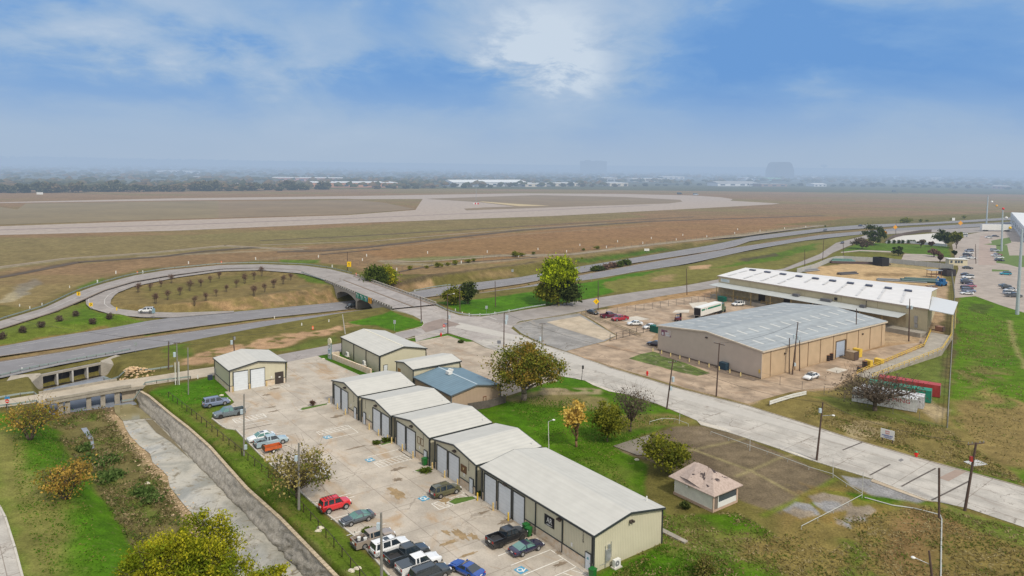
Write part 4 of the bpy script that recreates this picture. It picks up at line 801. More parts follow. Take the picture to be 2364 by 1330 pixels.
def ac_unit(s, t, z0=0., rz=0., label='white air conditioner'):
    x, y, _ = W(s, t); r = thing('air_conditioner', label, 'air conditioner', (x, y, z0), AA+rz); mb = MB(); mb.box((0, 0, .62), (.45, 1., .95)); mb.build('housing', M_WHITE, r); mb = MB(); mb.tube((.225, -.1, .65), (.245, -.1, .65), .36, n=16); o = mb.build('fan_guard', mat('grey_grille', (.18, .19, .2), .5), r); mb = MB(); mb.tube((.245, -.1, .65), (.26, -.1, .65), .1, n=10); mb.build('hub', M_WHITE, o); mb = MB(); mb.box((0, 0, .07), (.8, 1.3, .13)); mb.build('base', M_CURB, r); return r
ac_unit(.75, 3.2, 0, 0, 'white air conditioner on a slab by the gable wall of the long workshop')
x, y, _ = W(-109.3, -17.3); r = thing('condenser', 'dark grey cooling unit standing in the grass by the single workshop', 'condenser', (x, y, 0), AA); mb = MB(); mb.box((0, 0, .5), (1., .9, 1.)); mb.build('housing', mat('dark_condenser', (.03, .04, .07), .5), r); mb = MB(); mb.tube((0, 0, 1.0), (0, 0, 1.05), .36, n=14); mb.build('fan_guard', M_BLACK, r)
b6, f6, fin6 = metal_building('workshop', 'tall windowless metal building behind the retaining wall at the street corner', -113., -91., 16.3, 28.6, 4.55, 5.85, 's', mans=[('+s', 17.2, 18.1, 2.15)], posts=[('-t', -105.6), ('-t', -98.5), ('-t', -91.3)])
mb = MB(); mb.stbox(-112.6, -91.4, 22.3, 22.6, 5.86, 6.05); fin6(mb, 'ridge_skylight', mat('cream_panel', (.66, .62, .5), .6))
b7, f7, fin7 = metal_building('workshop', 'narrow metal building wedged between the blue roofed hall and the corner building', -83.2, -75.5, 16.6, 28.6, 4.9, 5.55, 't', posts=[('+s', 22.6)])
mb = MB(); f7['-t'].box(mb, -82.6, -81.4, 2.7, 3.6, .0, .07); fin7(mb, 'wooden_sign', mat('ochre_wood', (.32, .17, .04), .6))
M_BLUEROOF = siding('blue_sheet_roof', (.13, .205, .26), .9, .10, .08, vertical=0, streak=.08, rough=.5); M_TANW = siding('tan_siding', (.43, .325, .235), .35, .14, .06)
b8, f8, fin8 = metal_building('hall', 'low tan hall with a blue metal roof behind the workshops', -74.6, -59.6, 16.5, 28.6, 3.35, 4.45, 's', wallm=M_TANW, roofm=M_BLUEROOF, trimm=mat('slate_trim', (.10, .12, .14), .5), cat='building')
mb = MB(); mb.stbox(-74.8, -59.4, 22.4, 22.7, 4.56, 4.68); fin8(mb, 'ridge_cap', mat('pale_ridge', (.42, .5, .55), .5)); mb = MB(); f8['-t'].box(mb, -71.2, -70.7, 1.6, 2.3, .0, .08); f8['-t'].box(mb, -62.2, -61.5, 1.0, 2.0, .0, .08); each(mb, lambda q: fin8(q, 'window', M_WIN))
mb = MB(); f8['+s'].box(mb, 24.2, 24.3, .3, 1.6, .0, .1); f8['+s'].box(mb, 24.9, 25., .3, 1.6, .0, .1); f8['+s'].box(mb, 24.2, 25., 1.6, 1.7, .0, .1); fin8(mb, 'pipe_frame', M_RUST)
x, y, _ = W(-69.4, 22.0); r = thing('roof_cooler', 'white evaporative cooler on the ridge of the blue roof', 'cooler', (x, y, 4.5), AA); mb = MB(); mb.box((0, 0, .35), (1.2, 1.0, .6)); mb.build('housing', M_WHITE, r); mb = MB(); mb.box((-.1, .5, .82), (1.2, .5, .3), .3); mb.build('duct', M_WHITE, r); mb = MB(); mb.box((0, 0, .02), (1.5, 1.2, .06)); mb.build('base', M_STEEL, r)
M_PINKW = siding('cool_lit_siding', (.50, .42, .36), .3, .06, .05); M_OCHW = siding('warm_lit_siding', (.50, .37, .24), .3, .06, .07); M_GREYROOF = siding('weathered_grey_roof', (.30, .325, .34), .5, .12, .12, vertical=0, streak=.16, rough=.6)  # sunward wall gets a warmer siding; the light's warmth is in its colour
def big_wh():
    s0, s1, t0, t1 = -69.6, -37.4, 88.4, 146.6; ev, rg = 6.75, 8.3; cx, cy, _ = W((s0+s1)/2, (t0+t1)/2)
    root = thing('warehouse', 'large tan warehouse with a grey roof full of pale skylight strips', 'warehouse', (cx, cy, 0)); sm = (s0+s1)/2
    def fin(mb, nm, mt, par=None, smooth=False): mb.v = [(x-cx, y-cy, z) for x, y, z in mb.v]; return mb.build(nm, mt, par or root, smooth)
    prof = [(s0, -.2), (s1, -.2), (s1, ev), (sm, rg), (s0, ev)]; a = [W(s, t0, z) for s, z in prof]; b = [W(s, t1, z) for s, z in prof]
    mb = MB(); mb.add(a, [(0, 1, 2, 3, 4)]); fin(mb, 'wall', M_PINKW)
    mb = MB(); mb.add(a+b, [(1, 6, 7, 2), (9, 8, 7, 6, 5), (4, 9, 5, 0)]); fin(mb, 'wall', M_OCHW)
    fin(roof_mesh(s0, s1, t0, t1, ev, rg, 't', .35, .12), 'roof', M_GREYROOF)
    mb = MB(); f = Face('-t', t0); o = .4
    cream = mat('cream_trim', (.55, .47, .38), .6)
    for s in (s0-o, s1+o):
        p = Vector(W(s, t0-o, ev-.05)); q = Vector(W(sm, t0-o, rg)); d = (q-p).normalized(); mb.add([p+Vector((0, 0, -.2)), q+Vector((0, 0, -.2)), q+Vector((0, 0, .12)), p+Vector((0, 0, .12))], [(0, 1, 2, 3)])
        v = Vector((bv[0], bv[1], 0))*.08; mb.add([p-v+Vector((0, 0, .12)), q-v+Vector((0, 0, .12)), q+v+Vector((0, 0, .2)), p+v+Vector((0, 0, .2))], [(0, 1, 2, 3)])
    mb.stbox(s1+o-.02, s1+o+.1, t0-o, t1+o, ev-.3, ev+.02); mb.stbox(s0-o-.1, s0-o, t0-o, t1+o, ev-.3, ev+.02); mb.stbox(s1-.05, s1+.06, t0-.06, t0+.05, 0, ev-.3); mb.stbox(s0-.06, s0+.05, t0-.06, t0+.05, 0, ev-.3); fin(mb, 'trim', cream)
    sky = mat('pale_skylight', (.52, .52, .49), .5, var=.12)
    mb = MB(); sl = (rg-ev)/(sm-s0)
    for row, sc in enumerate((s0+4.3, s0+11.2, s1-11.2, s1-4.3)):
        for k in range(12 if row > 0 else 12):
            t = t0+3.+k*4.75+(row % 2)*1.6
            for q in ([(sc-1.55, sc+1.55)]):
                za = rg-abs(q[0]-sm)*sl; zb = rg-abs(q[1]-sm)*sl
                mb.quad(W(q[0], t-.35, za+.20), W(q[1], t-.35, zb+.20), W(q[1], t+.35, zb+.20), W(q[0], t+.35, za+.20))
                if q[0] > s1-13 and False: pass
    each(mb, lambda q: fin(q, 'skylight', sky))
    for row, sc in ():
        pass
    mb = MB(); F_ = Face('+s', s1)
    for t in (91.9, 102.2, 107.8, 113.4, 119.5, 126., 132., 138.2, 144.6): F_.box(mb, t-.07, t+.07, .1, ev-.3, .0, .10)
    each(mb, lambda q: fin(q, 'downspout', mat('brown_joint', (.20, .13, .08), .7)))
    d = MB(); F_.box(d, 120.9, 125.1, .25, 4.4, .0, .06); dd = fin(d, 'roller_door', M_GREYDOOR); fr = MB(); F_.box(fr, 120.7, 120.9, 0, 4.6, .0, .13); F_.box(fr, 125.1, 125.35, 0, 4.6, .0, .3); F_.box(fr, 120.7, 125.35, 4.4, 4.6, .0, .15); fin(fr, 'frame', mat('brown_frame2', (.12, .08, .05), .6), dd)
    for t in (97.6, 134.): m2 = MB(); F_.box(m2, t-.25, t+.25, 4.7, 5., .0, .35); fin(m2, 'wall_lamp', M_LIGHTBOX)
    m2 = MB(); f.box(m2, sm-.3, sm+.3, 6.6, 6.9, .0, .35); fin(m2, 'wall_lamp', M_LIGHTBOX)
    m2 = MB(); f.box(m2, -68.6, -65.1, 4.3, 6.1, .0, .06); sg = fin(m2, 'sign_board', mat('sign_cream', (.50, .43, .40), .6, var=.2))
    m2 = MB(); f.box(m2, -68.5, -67.3, 4.4, 6.0, .06, .08); f.box(m2, -67.2, -66.4, 5.6, 6.0, .06, .08); f.box(m2, -65.6, -65.2, 4.4, 4.9, .06, .08); each(m2, lambda q: fin(q, 'sign_patch', mat('plum', (.20, .08, .13), .6, var=.3), sg))
    m2 = MB(); f.box(m2, -68.3, -67.7, 4.6, 5.3, .08, .1); f.box(m2, -67.1, -65.8, 5.1, 5.45, .06, .09); f.box(m2, -66.9, -65.4, 4.6, 4.9, .06, .09); each(m2, lambda q: fin(q, 'sign_shape', mat('sign_grey', (.55, .55, .6), .6, var=.2), sg))
    m2 = MB(); f.box(m2, -38.1, -37.75, 1.3, 2.2, .0, .1); each(m2, lambda q: fin(q, 'meter_box', M_YEL)); m2 = MB(); f.box(m2, s0, s1, .0, .35, .0, .12); fin(m2, 'plinth', mat('dark_plinth', (.14, .11, .09), .8))
big_wh()
M_CREAMW = siding('cream_siding', (.50, .435, .285), .4, .09, .06); M_WHITEROOF = siding('white_sheet_roof', (.62, .61, .61), .55, .05, .05, vertical=1, streak=.05, rough=.55)
def long_wh():
    z0, ev, rg = 0., 8.1, 10.0; A = (-112., 168.9); B = (-35.9, 168.9); RA = (-111.2, 185.); RB = (-44.8, 190.5); CA = (-110.5, 201.); CB = (-52., 212.)
    cx, cy, _ = W(-75, 185); root = thing('warehouse', 'very long cream warehouse with a white roof, loading dock and awning', 'warehouse', (cx, cy, 0))
    def fin(mb, nm, mt, par=None, smooth=False): mb.v = [(x-cx, y-cy, z) for x, y, z in mb.v]; return mb.build(nm, mt, par or root, smooth)
    P = lambda p, z: W(p[0], p[1], z)
    mb = MB(); mb.quad(P(A, 0), P(B, 0), P(B, ev), P(A, ev)); mb.add([P(B, 0), P(CB, 0), P(CB, ev), P(RB, rg), P(B, ev)], [(0, 1, 2, 3, 4)]); mb.add([P(A, 0), P(CA, 0), P(CA, ev), P(RA, rg), P(A, ev)], [(4, 3, 2, 1, 0)]); mb.quad(P(CA, 0), P(CB, 0), P(CB, ev), P(CA, ev)); fin(mb, 'wall', M_CREAMW)
    o = .5; A2, B2 = (A[0]-o, A[1]-o), (B[0]+o, B[1]-o); mb = MB()
    mb.quad(P(A2, ev+.05), P(B2, ev+.05), P((RB[0]+o, RB[1]), rg+.1), P((RA[0]-o, RA[1]), rg+.1)); mb.quad(P((RA[0]-o, RA[1]), rg+.1), P((RB[0]+o, RB[1]), rg+.1), P((CB[0]+o, CB[1]), ev+.05), P((CA[0]-o, CA[1]), ev+.05)); rf = fin(mb, 'roof', M_WHITEROOF)
    mb = MB(); mb.add([P(A2, ev-.2), P(B2, ev-.2), P(B2, ev+.12), P(A2, ev+.12)], [(0, 1, 2, 3)]); mb.add([P(B2, ev-.2), P((RB[0]+o, RB[1]), rg-.15), P((RB[0]+o, RB[1]), rg+.16), P(B2, ev+.12)], [(0, 1, 2, 3)]); fin(mb, 'trim', mat('pale_brown_trim', (.38, .31, .27), .6))
    def on_roof(u, v, dz=.0):   # u along 0..1, v up the slope 0..1
        a = [A2[k]*(1-u)+B2[k]*u for k in (0, 1)]; b = [RA[k]*(1-u)+RB[k]*u for k in (0, 1)]; q = [a[k]*(1-v)+b[k]*v for k in (0, 1)]; return P(q, ev+.05+(rg-ev+.05)*v+dz)
    dk = mat('dark_vent', (.07, .08, .12), .5); gr = mat('skylight_grey', (.50, .50, .51), .6, var=.08)
    for k in range(10):
        u = .065+k*.0925; mb = MB(); a, b = on_roof(u-.012, .80), on_roof(u+.022, .80); c, d = on_roof(u+.022, .86), on_roof(u-.012, .86)
        v = [a, b, c, d]; v += [(x, y, z+.45) for x, y, z in v]; mb.add(v, [(4, 5, 6, 7), (0, 1, 5, 4), (1, 2, 6, 5), (2, 3, 7, 6), (3, 0, 4, 7)]); fin(mb, 'ridge_vent', dk, rf)
    for k in range(10):
        u = .04+k*.094
        for v0, v1 in ((.50, .76),) + (((.12, .42),) if k not in (4, 5) else ()):
            mb = MB(); du = .004; mb.quad(on_roof(u+du*0+(0), v0, .10), on_roof(u+.011, v0, .10), on_roof(u+.011, v1, .10), on_roof(u, v1, .10)); each(mb, lambda q: fin(q, 'skylight', gr, rf))
    F_ = Face('-t', 168.9)
    mb = MB(); v = [W(-111.5, 168.8, 5.6), W(-42., 168.8, 5.6), W(-42., 163.6, 4.9), W(-112.5, 163.6, 4.9)]; v2 = [(x, y, z+.12) for x, y, z in v]; mb.add(v+v2, [(3, 2, 1, 0), (4, 5, 6, 7), (0, 1, 5, 4), (1, 2, 6, 5), (2, 3, 7, 6), (3, 0, 4, 7)]); fin(mb, 'awning', mat('grey_awning', (.40, .42, .42), .5, var=.1, scale=.4))
    mb = MB(); mb.stbox(-112., -35.6, 164.2, 168.85, 0., 1.35); fin(mb, 'loading_dock', M_CONC)
    mb = MB(); F_.box(mb, -111.9, -42.1, 1.36, 4.9, .02, .06); fin(mb, 'shaded_wall', mat('ochre_wall_shade', (.40, .33, .21), .8, var=.35, scale=.8))  # shade under the awning is put into this panel's colour
    mb = MB()
    for s in (-109, -101.5, -94, -86, -78, -70, -62, -54, -47): mb.stbox(s-.12, s+.12, 163.9, 164.1, 0., 5.0)
    each(mb, lambda q: fin(q, 'awning_post', mat('ochre_post', (.35, .26, .12), .7)))
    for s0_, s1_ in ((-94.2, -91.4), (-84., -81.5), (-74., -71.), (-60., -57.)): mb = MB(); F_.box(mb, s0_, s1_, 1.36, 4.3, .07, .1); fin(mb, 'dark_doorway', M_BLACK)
    mb = MB()
    for z in (2.0, 2.45):
        mb.stbox(-111.5, -95.5, 164.3, 164.4, z-.04, z+.04); mb.stbox(-90, -76, 164.3, 164.4, z-.04, z+.04)
    for s in list(np.arange(-111.5, -95, 2.3))+list(np.arange(-90, -75, 2.3)): mb.stbox(s-.05, s+.05, 164.3, 164.4, 1.35, 2.5)
    fin(mb, 'dock_railing', mat('weathered_yellow', (.40, .27, .08), .7, var=.3))
    mb = MB(); F_.box(mb, -111., -107., 6.1, 7.3, .0, .06); sg = fin(mb, 'sign_board', mat('pale_sign', (.60, .63, .64), .6, var=.05)); mb = MB(); F_.box(mb, -110.5, -108.3, 6.8, 7.05, .06, .075); F_.box(mb, -110.3, -107.8, 6.4, 6.55, .06, .075); fin(mb, 'sign_mark', mat('pale_teal', (.35, .5, .52), .6), sg)
    for u, w_ in ((-79.5, 2.2), (-69.2, 3.6), (-55.8, 1.6)): mb = MB(); mb.stbox(u, u+w_, 166.9, 168.3, 5.55, 6.4); fin(mb, 'cooling_unit', mat('grey_unit', (.12, .12, .13), .6))
    mb = MB(); mb.tube(W(-53.8, 167.3, 5.6), W(-53.8, 167.3, 8.), .1); mb.stbox(-65.2, -64.3, 168.5, 168.85, 6.2, 7.1); fin(mb, 'flue', M_BLACK)
    mb = MB(); F_.box(mb, -39.6, -38.7, 3.3, 5.4, .0, .35); F_.box(mb, -39.5, -38.6, 1.9, 3.1, .0, .3); each(mb, lambda q: fin(q, 'meter_box', M_STEEL))
    mb = MB()
    for u in (-98, -86, -76, -63, -51): F_.box(mb, u-.04, u+.04, 5.8, 8., .0, .05)
    each(mb, lambda q: fin(q, 'panel_joint', mat('joint_tan', (.36, .30, .19), .7)))
    mb = MB(); q = [(-35., 167.6), (-28.6, 168.2), (-36.2, 190.), (-44.2, 190.4)]; v = [W(*p, z) for p, z in zip(q, (8., 7.6, 7.8, 8.3))]; v += [(x, y, z+.18) for x, y, z in v]; mb.add(v, [(3, 2, 1, 0), (4, 5, 6, 7), (0, 1, 5, 4), (1, 2, 6, 5), (2, 3, 7, 6), (3, 0, 4, 7)]); fin(mb, 'side_canopy', mat('pale_canopy', (.52, .54, .56), .5, var=.06))
    mb = MB()
    for p in ((-29., 168.8), (-35.6, 187.)): mb.stbox(p[0]-.15, p[0]+.15, p[1]-.15, p[1]+.15, 0, 7.6)
    each(mb, lambda q: fin(q, 'canopy_post', M_YELP))
long_wh()
def kiosk():
    s0, s1, t0, t1 = -8.9, -1.4, 24.7, 30.6; cx, cy, _ = W(-5.2, 27.6); root = thing('derelict_shed', 'small derelict cream building with a torn shingle roof standing on the lawn', 'shed', (cx, cy, 0))
    def fin(mb, nm, mt, par=None, smooth=False): mb.v = [(x-cx, y-cy, z) for x, y, z in mb.v]; return mb.build(nm, mt, par or root, smooth)
    mb = MB(); mb.stbox(s0+.15, s1-.15, t0+.15, t1-.15, .25, 2.75); fin(mb, 'wall', mat('peeling_cream', (.68, .67, .60), .8, var=.16, scale=.9))
    mb = MB(); mb.stbox(s0+.05, s1-.05, t0+.05, t1-.05, 0., .38); each(mb, lambda q: fin(q, 'stone_base', mat('pink_brick', (.45, .32, .24), .9, var=.2)))
    sh = newmat('torn_shingles'); m, t, b = sh; q = t.st(); n = t.noise(q, .45, 6., .62, .8); c = t.mix(t.lin(t.noise(q, 3., 5.), .3, .7), (.33, .255, .22), (.45, .36, .315)); qq = t.xyz(q)
    row = t.ramp(t.math('FRACT', t.math('MULTIPLY', qq[1], 4.)), 0., .2, .88, 1.); c = t.mix(1., c, t.comb(row, row, row), 'MULTIPLY'); msk = t.math('MULTIPLY', t.ramp(t.noise(q, .9, 3., .5, .5), .58, .61), t.ramp(t.math('ABSOLUTE', t.math('ADD', qq[0], 4.3)), 2.1, 1.7)); c = t.mix(msk, c, (.06, .045, .045)); t.put(b.inputs['Base Color'], c); b.inputs['Roughness'].default_value = .95
    E0, E1, U0_, U1 = s0-.55, s1+.45, t0-.45, t1+.45; zr = 4.9; ze = 2.72; tm = (t0+t1)/2
    R0, R1 = s0+1.6, s1-2.6; v = [W(E0, U0_, ze), W(E1, U0_, ze), W(E1, U1, ze), W(E0, U1, ze), W(R0, tm, zr), W(R1, tm, zr)]
    mb = MB(); mb.add(v+[(x, y, z-.12) for x, y, z in v[:4]], [(0, 1, 5, 4), (1, 2, 5), (2, 3, 4, 5), (3, 0, 4), (6, 7, 8, 9), (0, 1, 7, 6), (1, 2, 8, 7), (2, 3, 9, 8), (3, 0, 6, 9)]); rf = fin(mb, 'roof', m)
    mb = MB(); mb.add([W(E0+1.2, U0_+.7, ze+.35), W(E0+3.6, U0_+.15, ze+.7), W(E0+6., U0_+.25, ze+.15), W(R0+.6, tm, zr+.1), W(R0+2.6, tm, zr+.12)], [(0, 1, 3), (1, 4, 3), (1, 2, 4)]); fin(mb, 'sagging_panel', m, rf)
    mb = MB(); mb.stbox(s1-.16, s1-.1, t0+1.3, t1-.45, 1.2, 2.55); wn = each(mb, lambda q: fin(q, 'window', M_WIN)); mb = MB()
    mb.stbox(s1-.16, s1-.02, t0+1.15, t0+1.3, .4, 2.6); mb.stbox(s1-.16, s1-.04, t0+1.3, t1-.45, .4, 1.2); each(mb, lambda q: fin(q, 'white_panel', M_WHITE)); mb = MB(); mb.stbox(s1-.16, s1-.05, t0+.35, t0+1.1, .35, 2.5); fin(mb, 'door', mat('grey_brown_door', (.16, .13, .11), .7))
    mb = MB(); mb.stbox(s1-.18, s1-.02, t1-.42, t1-.1, .4, 2.7); mb.stbox(s1-.16, s1-.02, t0+.05, t0+.32, .35, 2.7); each(mb, lambda q: fin(q, 'corner_panel', mat('salmon', (.50, .36, .28), .7)))
    mb = MB(); mb.box((*W(s0+2.9, t0-.25, 2.35)[:2], 2.35), (.35, .25, .25), AA); fin(mb, 'security_lamp', M_WHITE)
kiosk()
M_REVET = None
def revet():
    m, t, b = newmat('revetment'); p = t.st(); q = t.xyz(p); n = t.noise(p, 1.1, 8., .74, .3); c = t.mix(t.ramp(n, .36, .62), (.32, .29, .25), (.48, .44, .385)); k = t.lin(t.noise(p, 5., 7., .8), .3, .7, .62, 1.25)
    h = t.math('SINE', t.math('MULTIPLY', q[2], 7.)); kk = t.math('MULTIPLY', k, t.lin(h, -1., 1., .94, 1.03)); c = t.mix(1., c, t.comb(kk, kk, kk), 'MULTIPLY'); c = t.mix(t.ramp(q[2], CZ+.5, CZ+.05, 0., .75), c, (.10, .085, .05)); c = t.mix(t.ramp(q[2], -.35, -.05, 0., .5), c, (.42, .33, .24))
    t.put(b.inputs['Base Color'], c); b.inputs['Roughness'].default_value = .95; bn = t.n.new('ShaderNodeBump'); bn.inputs['Strength'].default_value = .7; bn.inputs['Distance'].default_value = .15; t.put(bn.inputs['Height'], t.noise(p, 2.5, 7., .7)); t.l.new(bn.outputs[0], b.inputs['Normal']); return m
M_REVET = revet()
nW = 90; ta = pxs(fill_line(WALL_TOP, nW), 0.); tb_ = pxs(fill_line(WALL_BOT, nW), CZ)
rs = random.Random(3); mb = MB(); rows = []
for i in range(nW):
    r = []
    for j in range(9):
        f = j/8; x = ta[i][0]*(1-f)+tb_[i][0]*f; y = ta[i][1]*(1-f)+tb_[i][1]*f; z = .02*(1-f)+(CZ-.2)*f
        if 0 < j: x += rs.uniform(-.22, .22); y += rs.uniform(-.22, .22)
        r.append((x, y, z))
    rows.append(r)
mb.add([p for r in rows for p in r], [(i*9+j, (i+1)*9+j, (i+1)*9+j+1, i*9+j+1) for i in range(nW-1) for j in range(8)])
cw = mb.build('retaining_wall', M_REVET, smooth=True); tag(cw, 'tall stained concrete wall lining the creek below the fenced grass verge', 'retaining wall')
mb = MB()
for i in range(nW-1):
    a, b = ta[i], ta[i+1]; dx, dy = b[0]-a[0], b[1]-a[1]; L = math.hypot(dx, dy); mb.box(((a[0]+b[0])/2+av[0]*0+bv[0]*.1, (a[1]+b[1])/2+bv[1]*.1, .03), (L+.05, .5, .16), math.atan2(dy, dx))
mb.build('coping', mat('beige_coping', (.40, .32, .22), .95, var=.35, scale=.8), cw)
m, t, b = newmat('creek_bed'); p = t.st(); c = t.mix(t.ramp(t.noise(p, .13, 6., .6, .8), .38, .62), (.25, .245, .215), (.42, .395, .34)); c = t.mix(t.ramp(t.noise(p, .4, 8., .72, 1.5), .53, .64), c, (.20, .17, .12)); k = t.lin(t.noise(p, 2.5, 6., .7), .3, .7, .88, 1.1); c = t.mix(1., c, t.comb(k, k, k), 'MULTIPLY')
t.put(b.inputs['Base Color'], c); t.put(b.inputs['Roughness'], t.ramp(t.noise(p, .2, 4.), .4, .6, .22, .7)); M_BED = m
bl = pxs([(283, 971), (290, 990), (302, 1009), (322, 1030), (347, 1049), (352, 1068), (372, 1085), (387, 1100), (392, 1125), (421, 1162), (455, 1200), (490, 1262), (560, 1360), (640, 1480)], CZ); br = pxs(fill_line(WALL_BOT, 30)[1:], CZ)
sheet('creek_bed', bl+[(x+.3*bv[0], y+.3*bv[1]) for x, y in br[::-1]], M_BED, CZ+.10, world=True)
def sheetz(name, px, mt, z): return sheet(name, pxs(px, z), mt, z, world=True)
_sheet = sheet
def sheet(name, px, mt, z=.03, level=0., world=False):
    o = _sheet(name, px, mt, z, level, world); 
    for v in o.data.vertices: v.co.z = z
    return o
for o in bpy.data.objects:
    if o.type == 'MESH' and o.name.startswith('creek_bed'):
        for v in o.data.vertices: v.co.z = CZ+.10
M_SILT = mat('silt_water', (.23, .20, .10), .12, var=.15, scale=.4, spec=.6); M_SKYWATER = mat('sky_tinted_water', (.22, .24, .28), .45, var=.3, scale=.5, spec=.3)  # sky reflection is put into the blue-grey water colour
sheet('water', pxs([(262, 938), (300, 934), (324, 944), (351, 968), (335, 968), (283, 973), (266, 955)], CZ), M_SILT, CZ+.16, world=True); sheet('water', pxs([(335, 970), (352, 970), (375, 992), (402, 1020), (440, 1062), (395, 1022), (360, 1000)], CZ), mat('brown_water', (.17, .14, .08), .2, var=.2), CZ+.15, world=True)
sheet('water', pxs([(100, 900), (240, 868), (330, 905), (315, 935), (262, 940), (120, 958)], CZ), M_SKYWATER, CZ+.06, world=True)
sheet('water', pxs([(187, 990), (200, 988), (215, 1012), (218, 1035), (212, 1038), (206, 1018)], CZ), M_SKYWATER, CZ+.10, world=True)
def culvert():
    A = Vector((*at(97, 898, CZ), 0)); B = Vector((*at(236, 868, CZ), 0)); d = (B-A).normalized(); nrm = Vector((-d.y, d.x, 0)); nrm = nrm if nrm.y > 0 else -nrm
    L = (B-A).length; ztop = height_to(A.x, A.y, 871, CZ)+.1; h = ztop-CZ
    root = thing('culvert', 'concrete box culvert with four dark openings under the highway', 'culvert', (A.x, A.y, CZ)); rz = math.atan2(d.y, d.x)
    root.rotation_euler = (0, 0, rz)
    mb = MB(); mb.box((L/2, .3, h+.25), (L+2, .6, .5)); mb.build('headwall', M_CONC, root)
    for k in range(5):
        mb = MB(); x = k*L/4; mb.box((x, .75, h/2), (.35 if 0 < k < 4 else .5, 1.5, h)); mb.build('divider', mat('pale_pier', (.42, .40, .37), .9, var=.2) if 0 < k < 4 else M_CONC, root)
    mb = MB(); mb.box((L/2, 1.6, h/2), (L, .2, h)); mb.box((L/2, 1.2, h+.1), (L, 1.6, .2)); mb.box((L/2, 1., .12), (L, 2., .1)); mb.build('interior_shade_panel', M_BLACK, root)  # black panels painted to stand for the dark inside the culvert
    for sx, e in ((-1, 0.), (1, L)):
        mb = MB(); x0 = e; x1 = e+sx*6.5; y1 = -5.0 if sx > 0 else -4.
        v = [(x0, .0, 0), (x1, y1, 0), (x1, y1, 1.0), (x0, 0, h+.6), (x0, .35, 0), (x1, y1+.35, 0), (x1, y1+.35, 1.0), (x0, .35, h+.6)]
        mb.add(v, [(0, 1, 2, 3), (7, 6, 5, 4), (3, 2, 6, 7), (1, 5, 6, 2)]); mb.build('wing_wall', M_CONC, root)
        mb = MB(); mb.add([(x0, 0, h+.5), (x1, y1, 1.0), (x1+sx*2, y1+3, 2.4), (e+sx*5, 3.5, h+.8), (x0, .8, h+.75)], [(0, 1, 2, 3, 4)]); mb.build('slope_paving', M_CONC, root)
culvert()
FB_FAR = [(-140, 947), (0, 924.6), (120, 905.6), (254, 882), (360, 868), (440, 855), (500, 846.5)]; FB_NEAR = [(-140, 965), (0, 941), (118, 925.5), (275, 898), (364, 886), (444, 874.5), (500, 866)]
def fbridge():
    n = 40; a = pxs(fill_line(FB_FAR, n)); b = pxs(fill_line(FB_NEAR, n)); root = thing('creek_bridge', 'low concrete road bridge on wall piers crossing the creek', 'bridge', (*b[16], 0.)); o = b[16]
    mb = MB(); z1, z0 = .06, -.75
    for i in range(n-1):
        q = [a[i], a[i+1], b[i+1], b[i]]; q = [(x-o[0], y-o[1]) for x, y in q]
        mb.add([(x, y, z1) for x, y in q]+[(x, y, z0) for x, y in q], [(3, 2, 1, 0), (4, 5, 6, 7), (0, 1, 5, 4), (2, 3, 7, 6)])
    mb.build('deck', paving('tan_deck', (.40, .345, .27), None, (.28, .22, .16), .4, .2, .1, .1), root)
    def rail(line, nm, i0, i1, hh, mt, w=.2, zz=.06):
        mb = MB()
        for i in range(i0, i1):
            p, q = line[i], line[i+1]; L = math.hypot(q[0]-p[0], q[1]-p[1]); mb.box(((p[0]+q[0])/2-o[0], (p[1]+q[1])/2-o[1], zz+hh/2), (L+.02, w, hh), math.atan2(q[1]-p[1], q[0]-p[0]))
        return mb.build(nm, mt, root)
    rail(b, 'parapet', 15, 27, .55, M_CONC, .35); rail(a, 'parapet', 14, 25, .5, M_CONC, .35); rail(b, 'fascia', 12, 30, .55, M_CONC, .3, -.62)
    d = Vector((b[26][0]-b[14][0], b[26][1]-b[14][1], 0)).normalized()
    for px, w in ((137, 1.), (159, .9), (196, .9), (235, .9), (271, 1.), (316, 1.)):
        pn = at(px, float(np.interp(px, [p[0] for p in FB_NEAR], [p[1] for p in FB_NEAR]))+14, -1.6); pf = Vector((*pn, 0)); i = min(range(n), key=lambda k: math.hypot(b[k][0]-pn[0], b[k][1]-pn[1])); c = Vector((a[i][0]-b[i][0], a[i][1]-b[i][1], 0)); L = c.length; c.normalize()
        ctr = Vector((b[i][0], b[i][1], 0))+c*L/2; mb = MB(); mb.box((ctr.x-o[0], ctr.y-o[1], (CZ-.2+z0)/2), (L*.9, w, z0-CZ+.2), math.atan2(c.y, c.x)); mb.build('pier', M_CONC, root)
    p, q = at(278, 906, -1.), at(322, 900, -1.); mb = MB(); mb.box(((p[0]+q[0])/2-o[0], (p[1]+q[1])/2-o[1]+.6, (CZ+z0)/2), (math.hypot(q[0]-p[0], q[1]-p[1]), .6, z0-CZ), math.atan2(q[1]-p[1], q[0]-p[0])); mb.build('abutment', mat('tan_concrete', (.36, .30, .23), .9, var=.2), root)
fbridge()
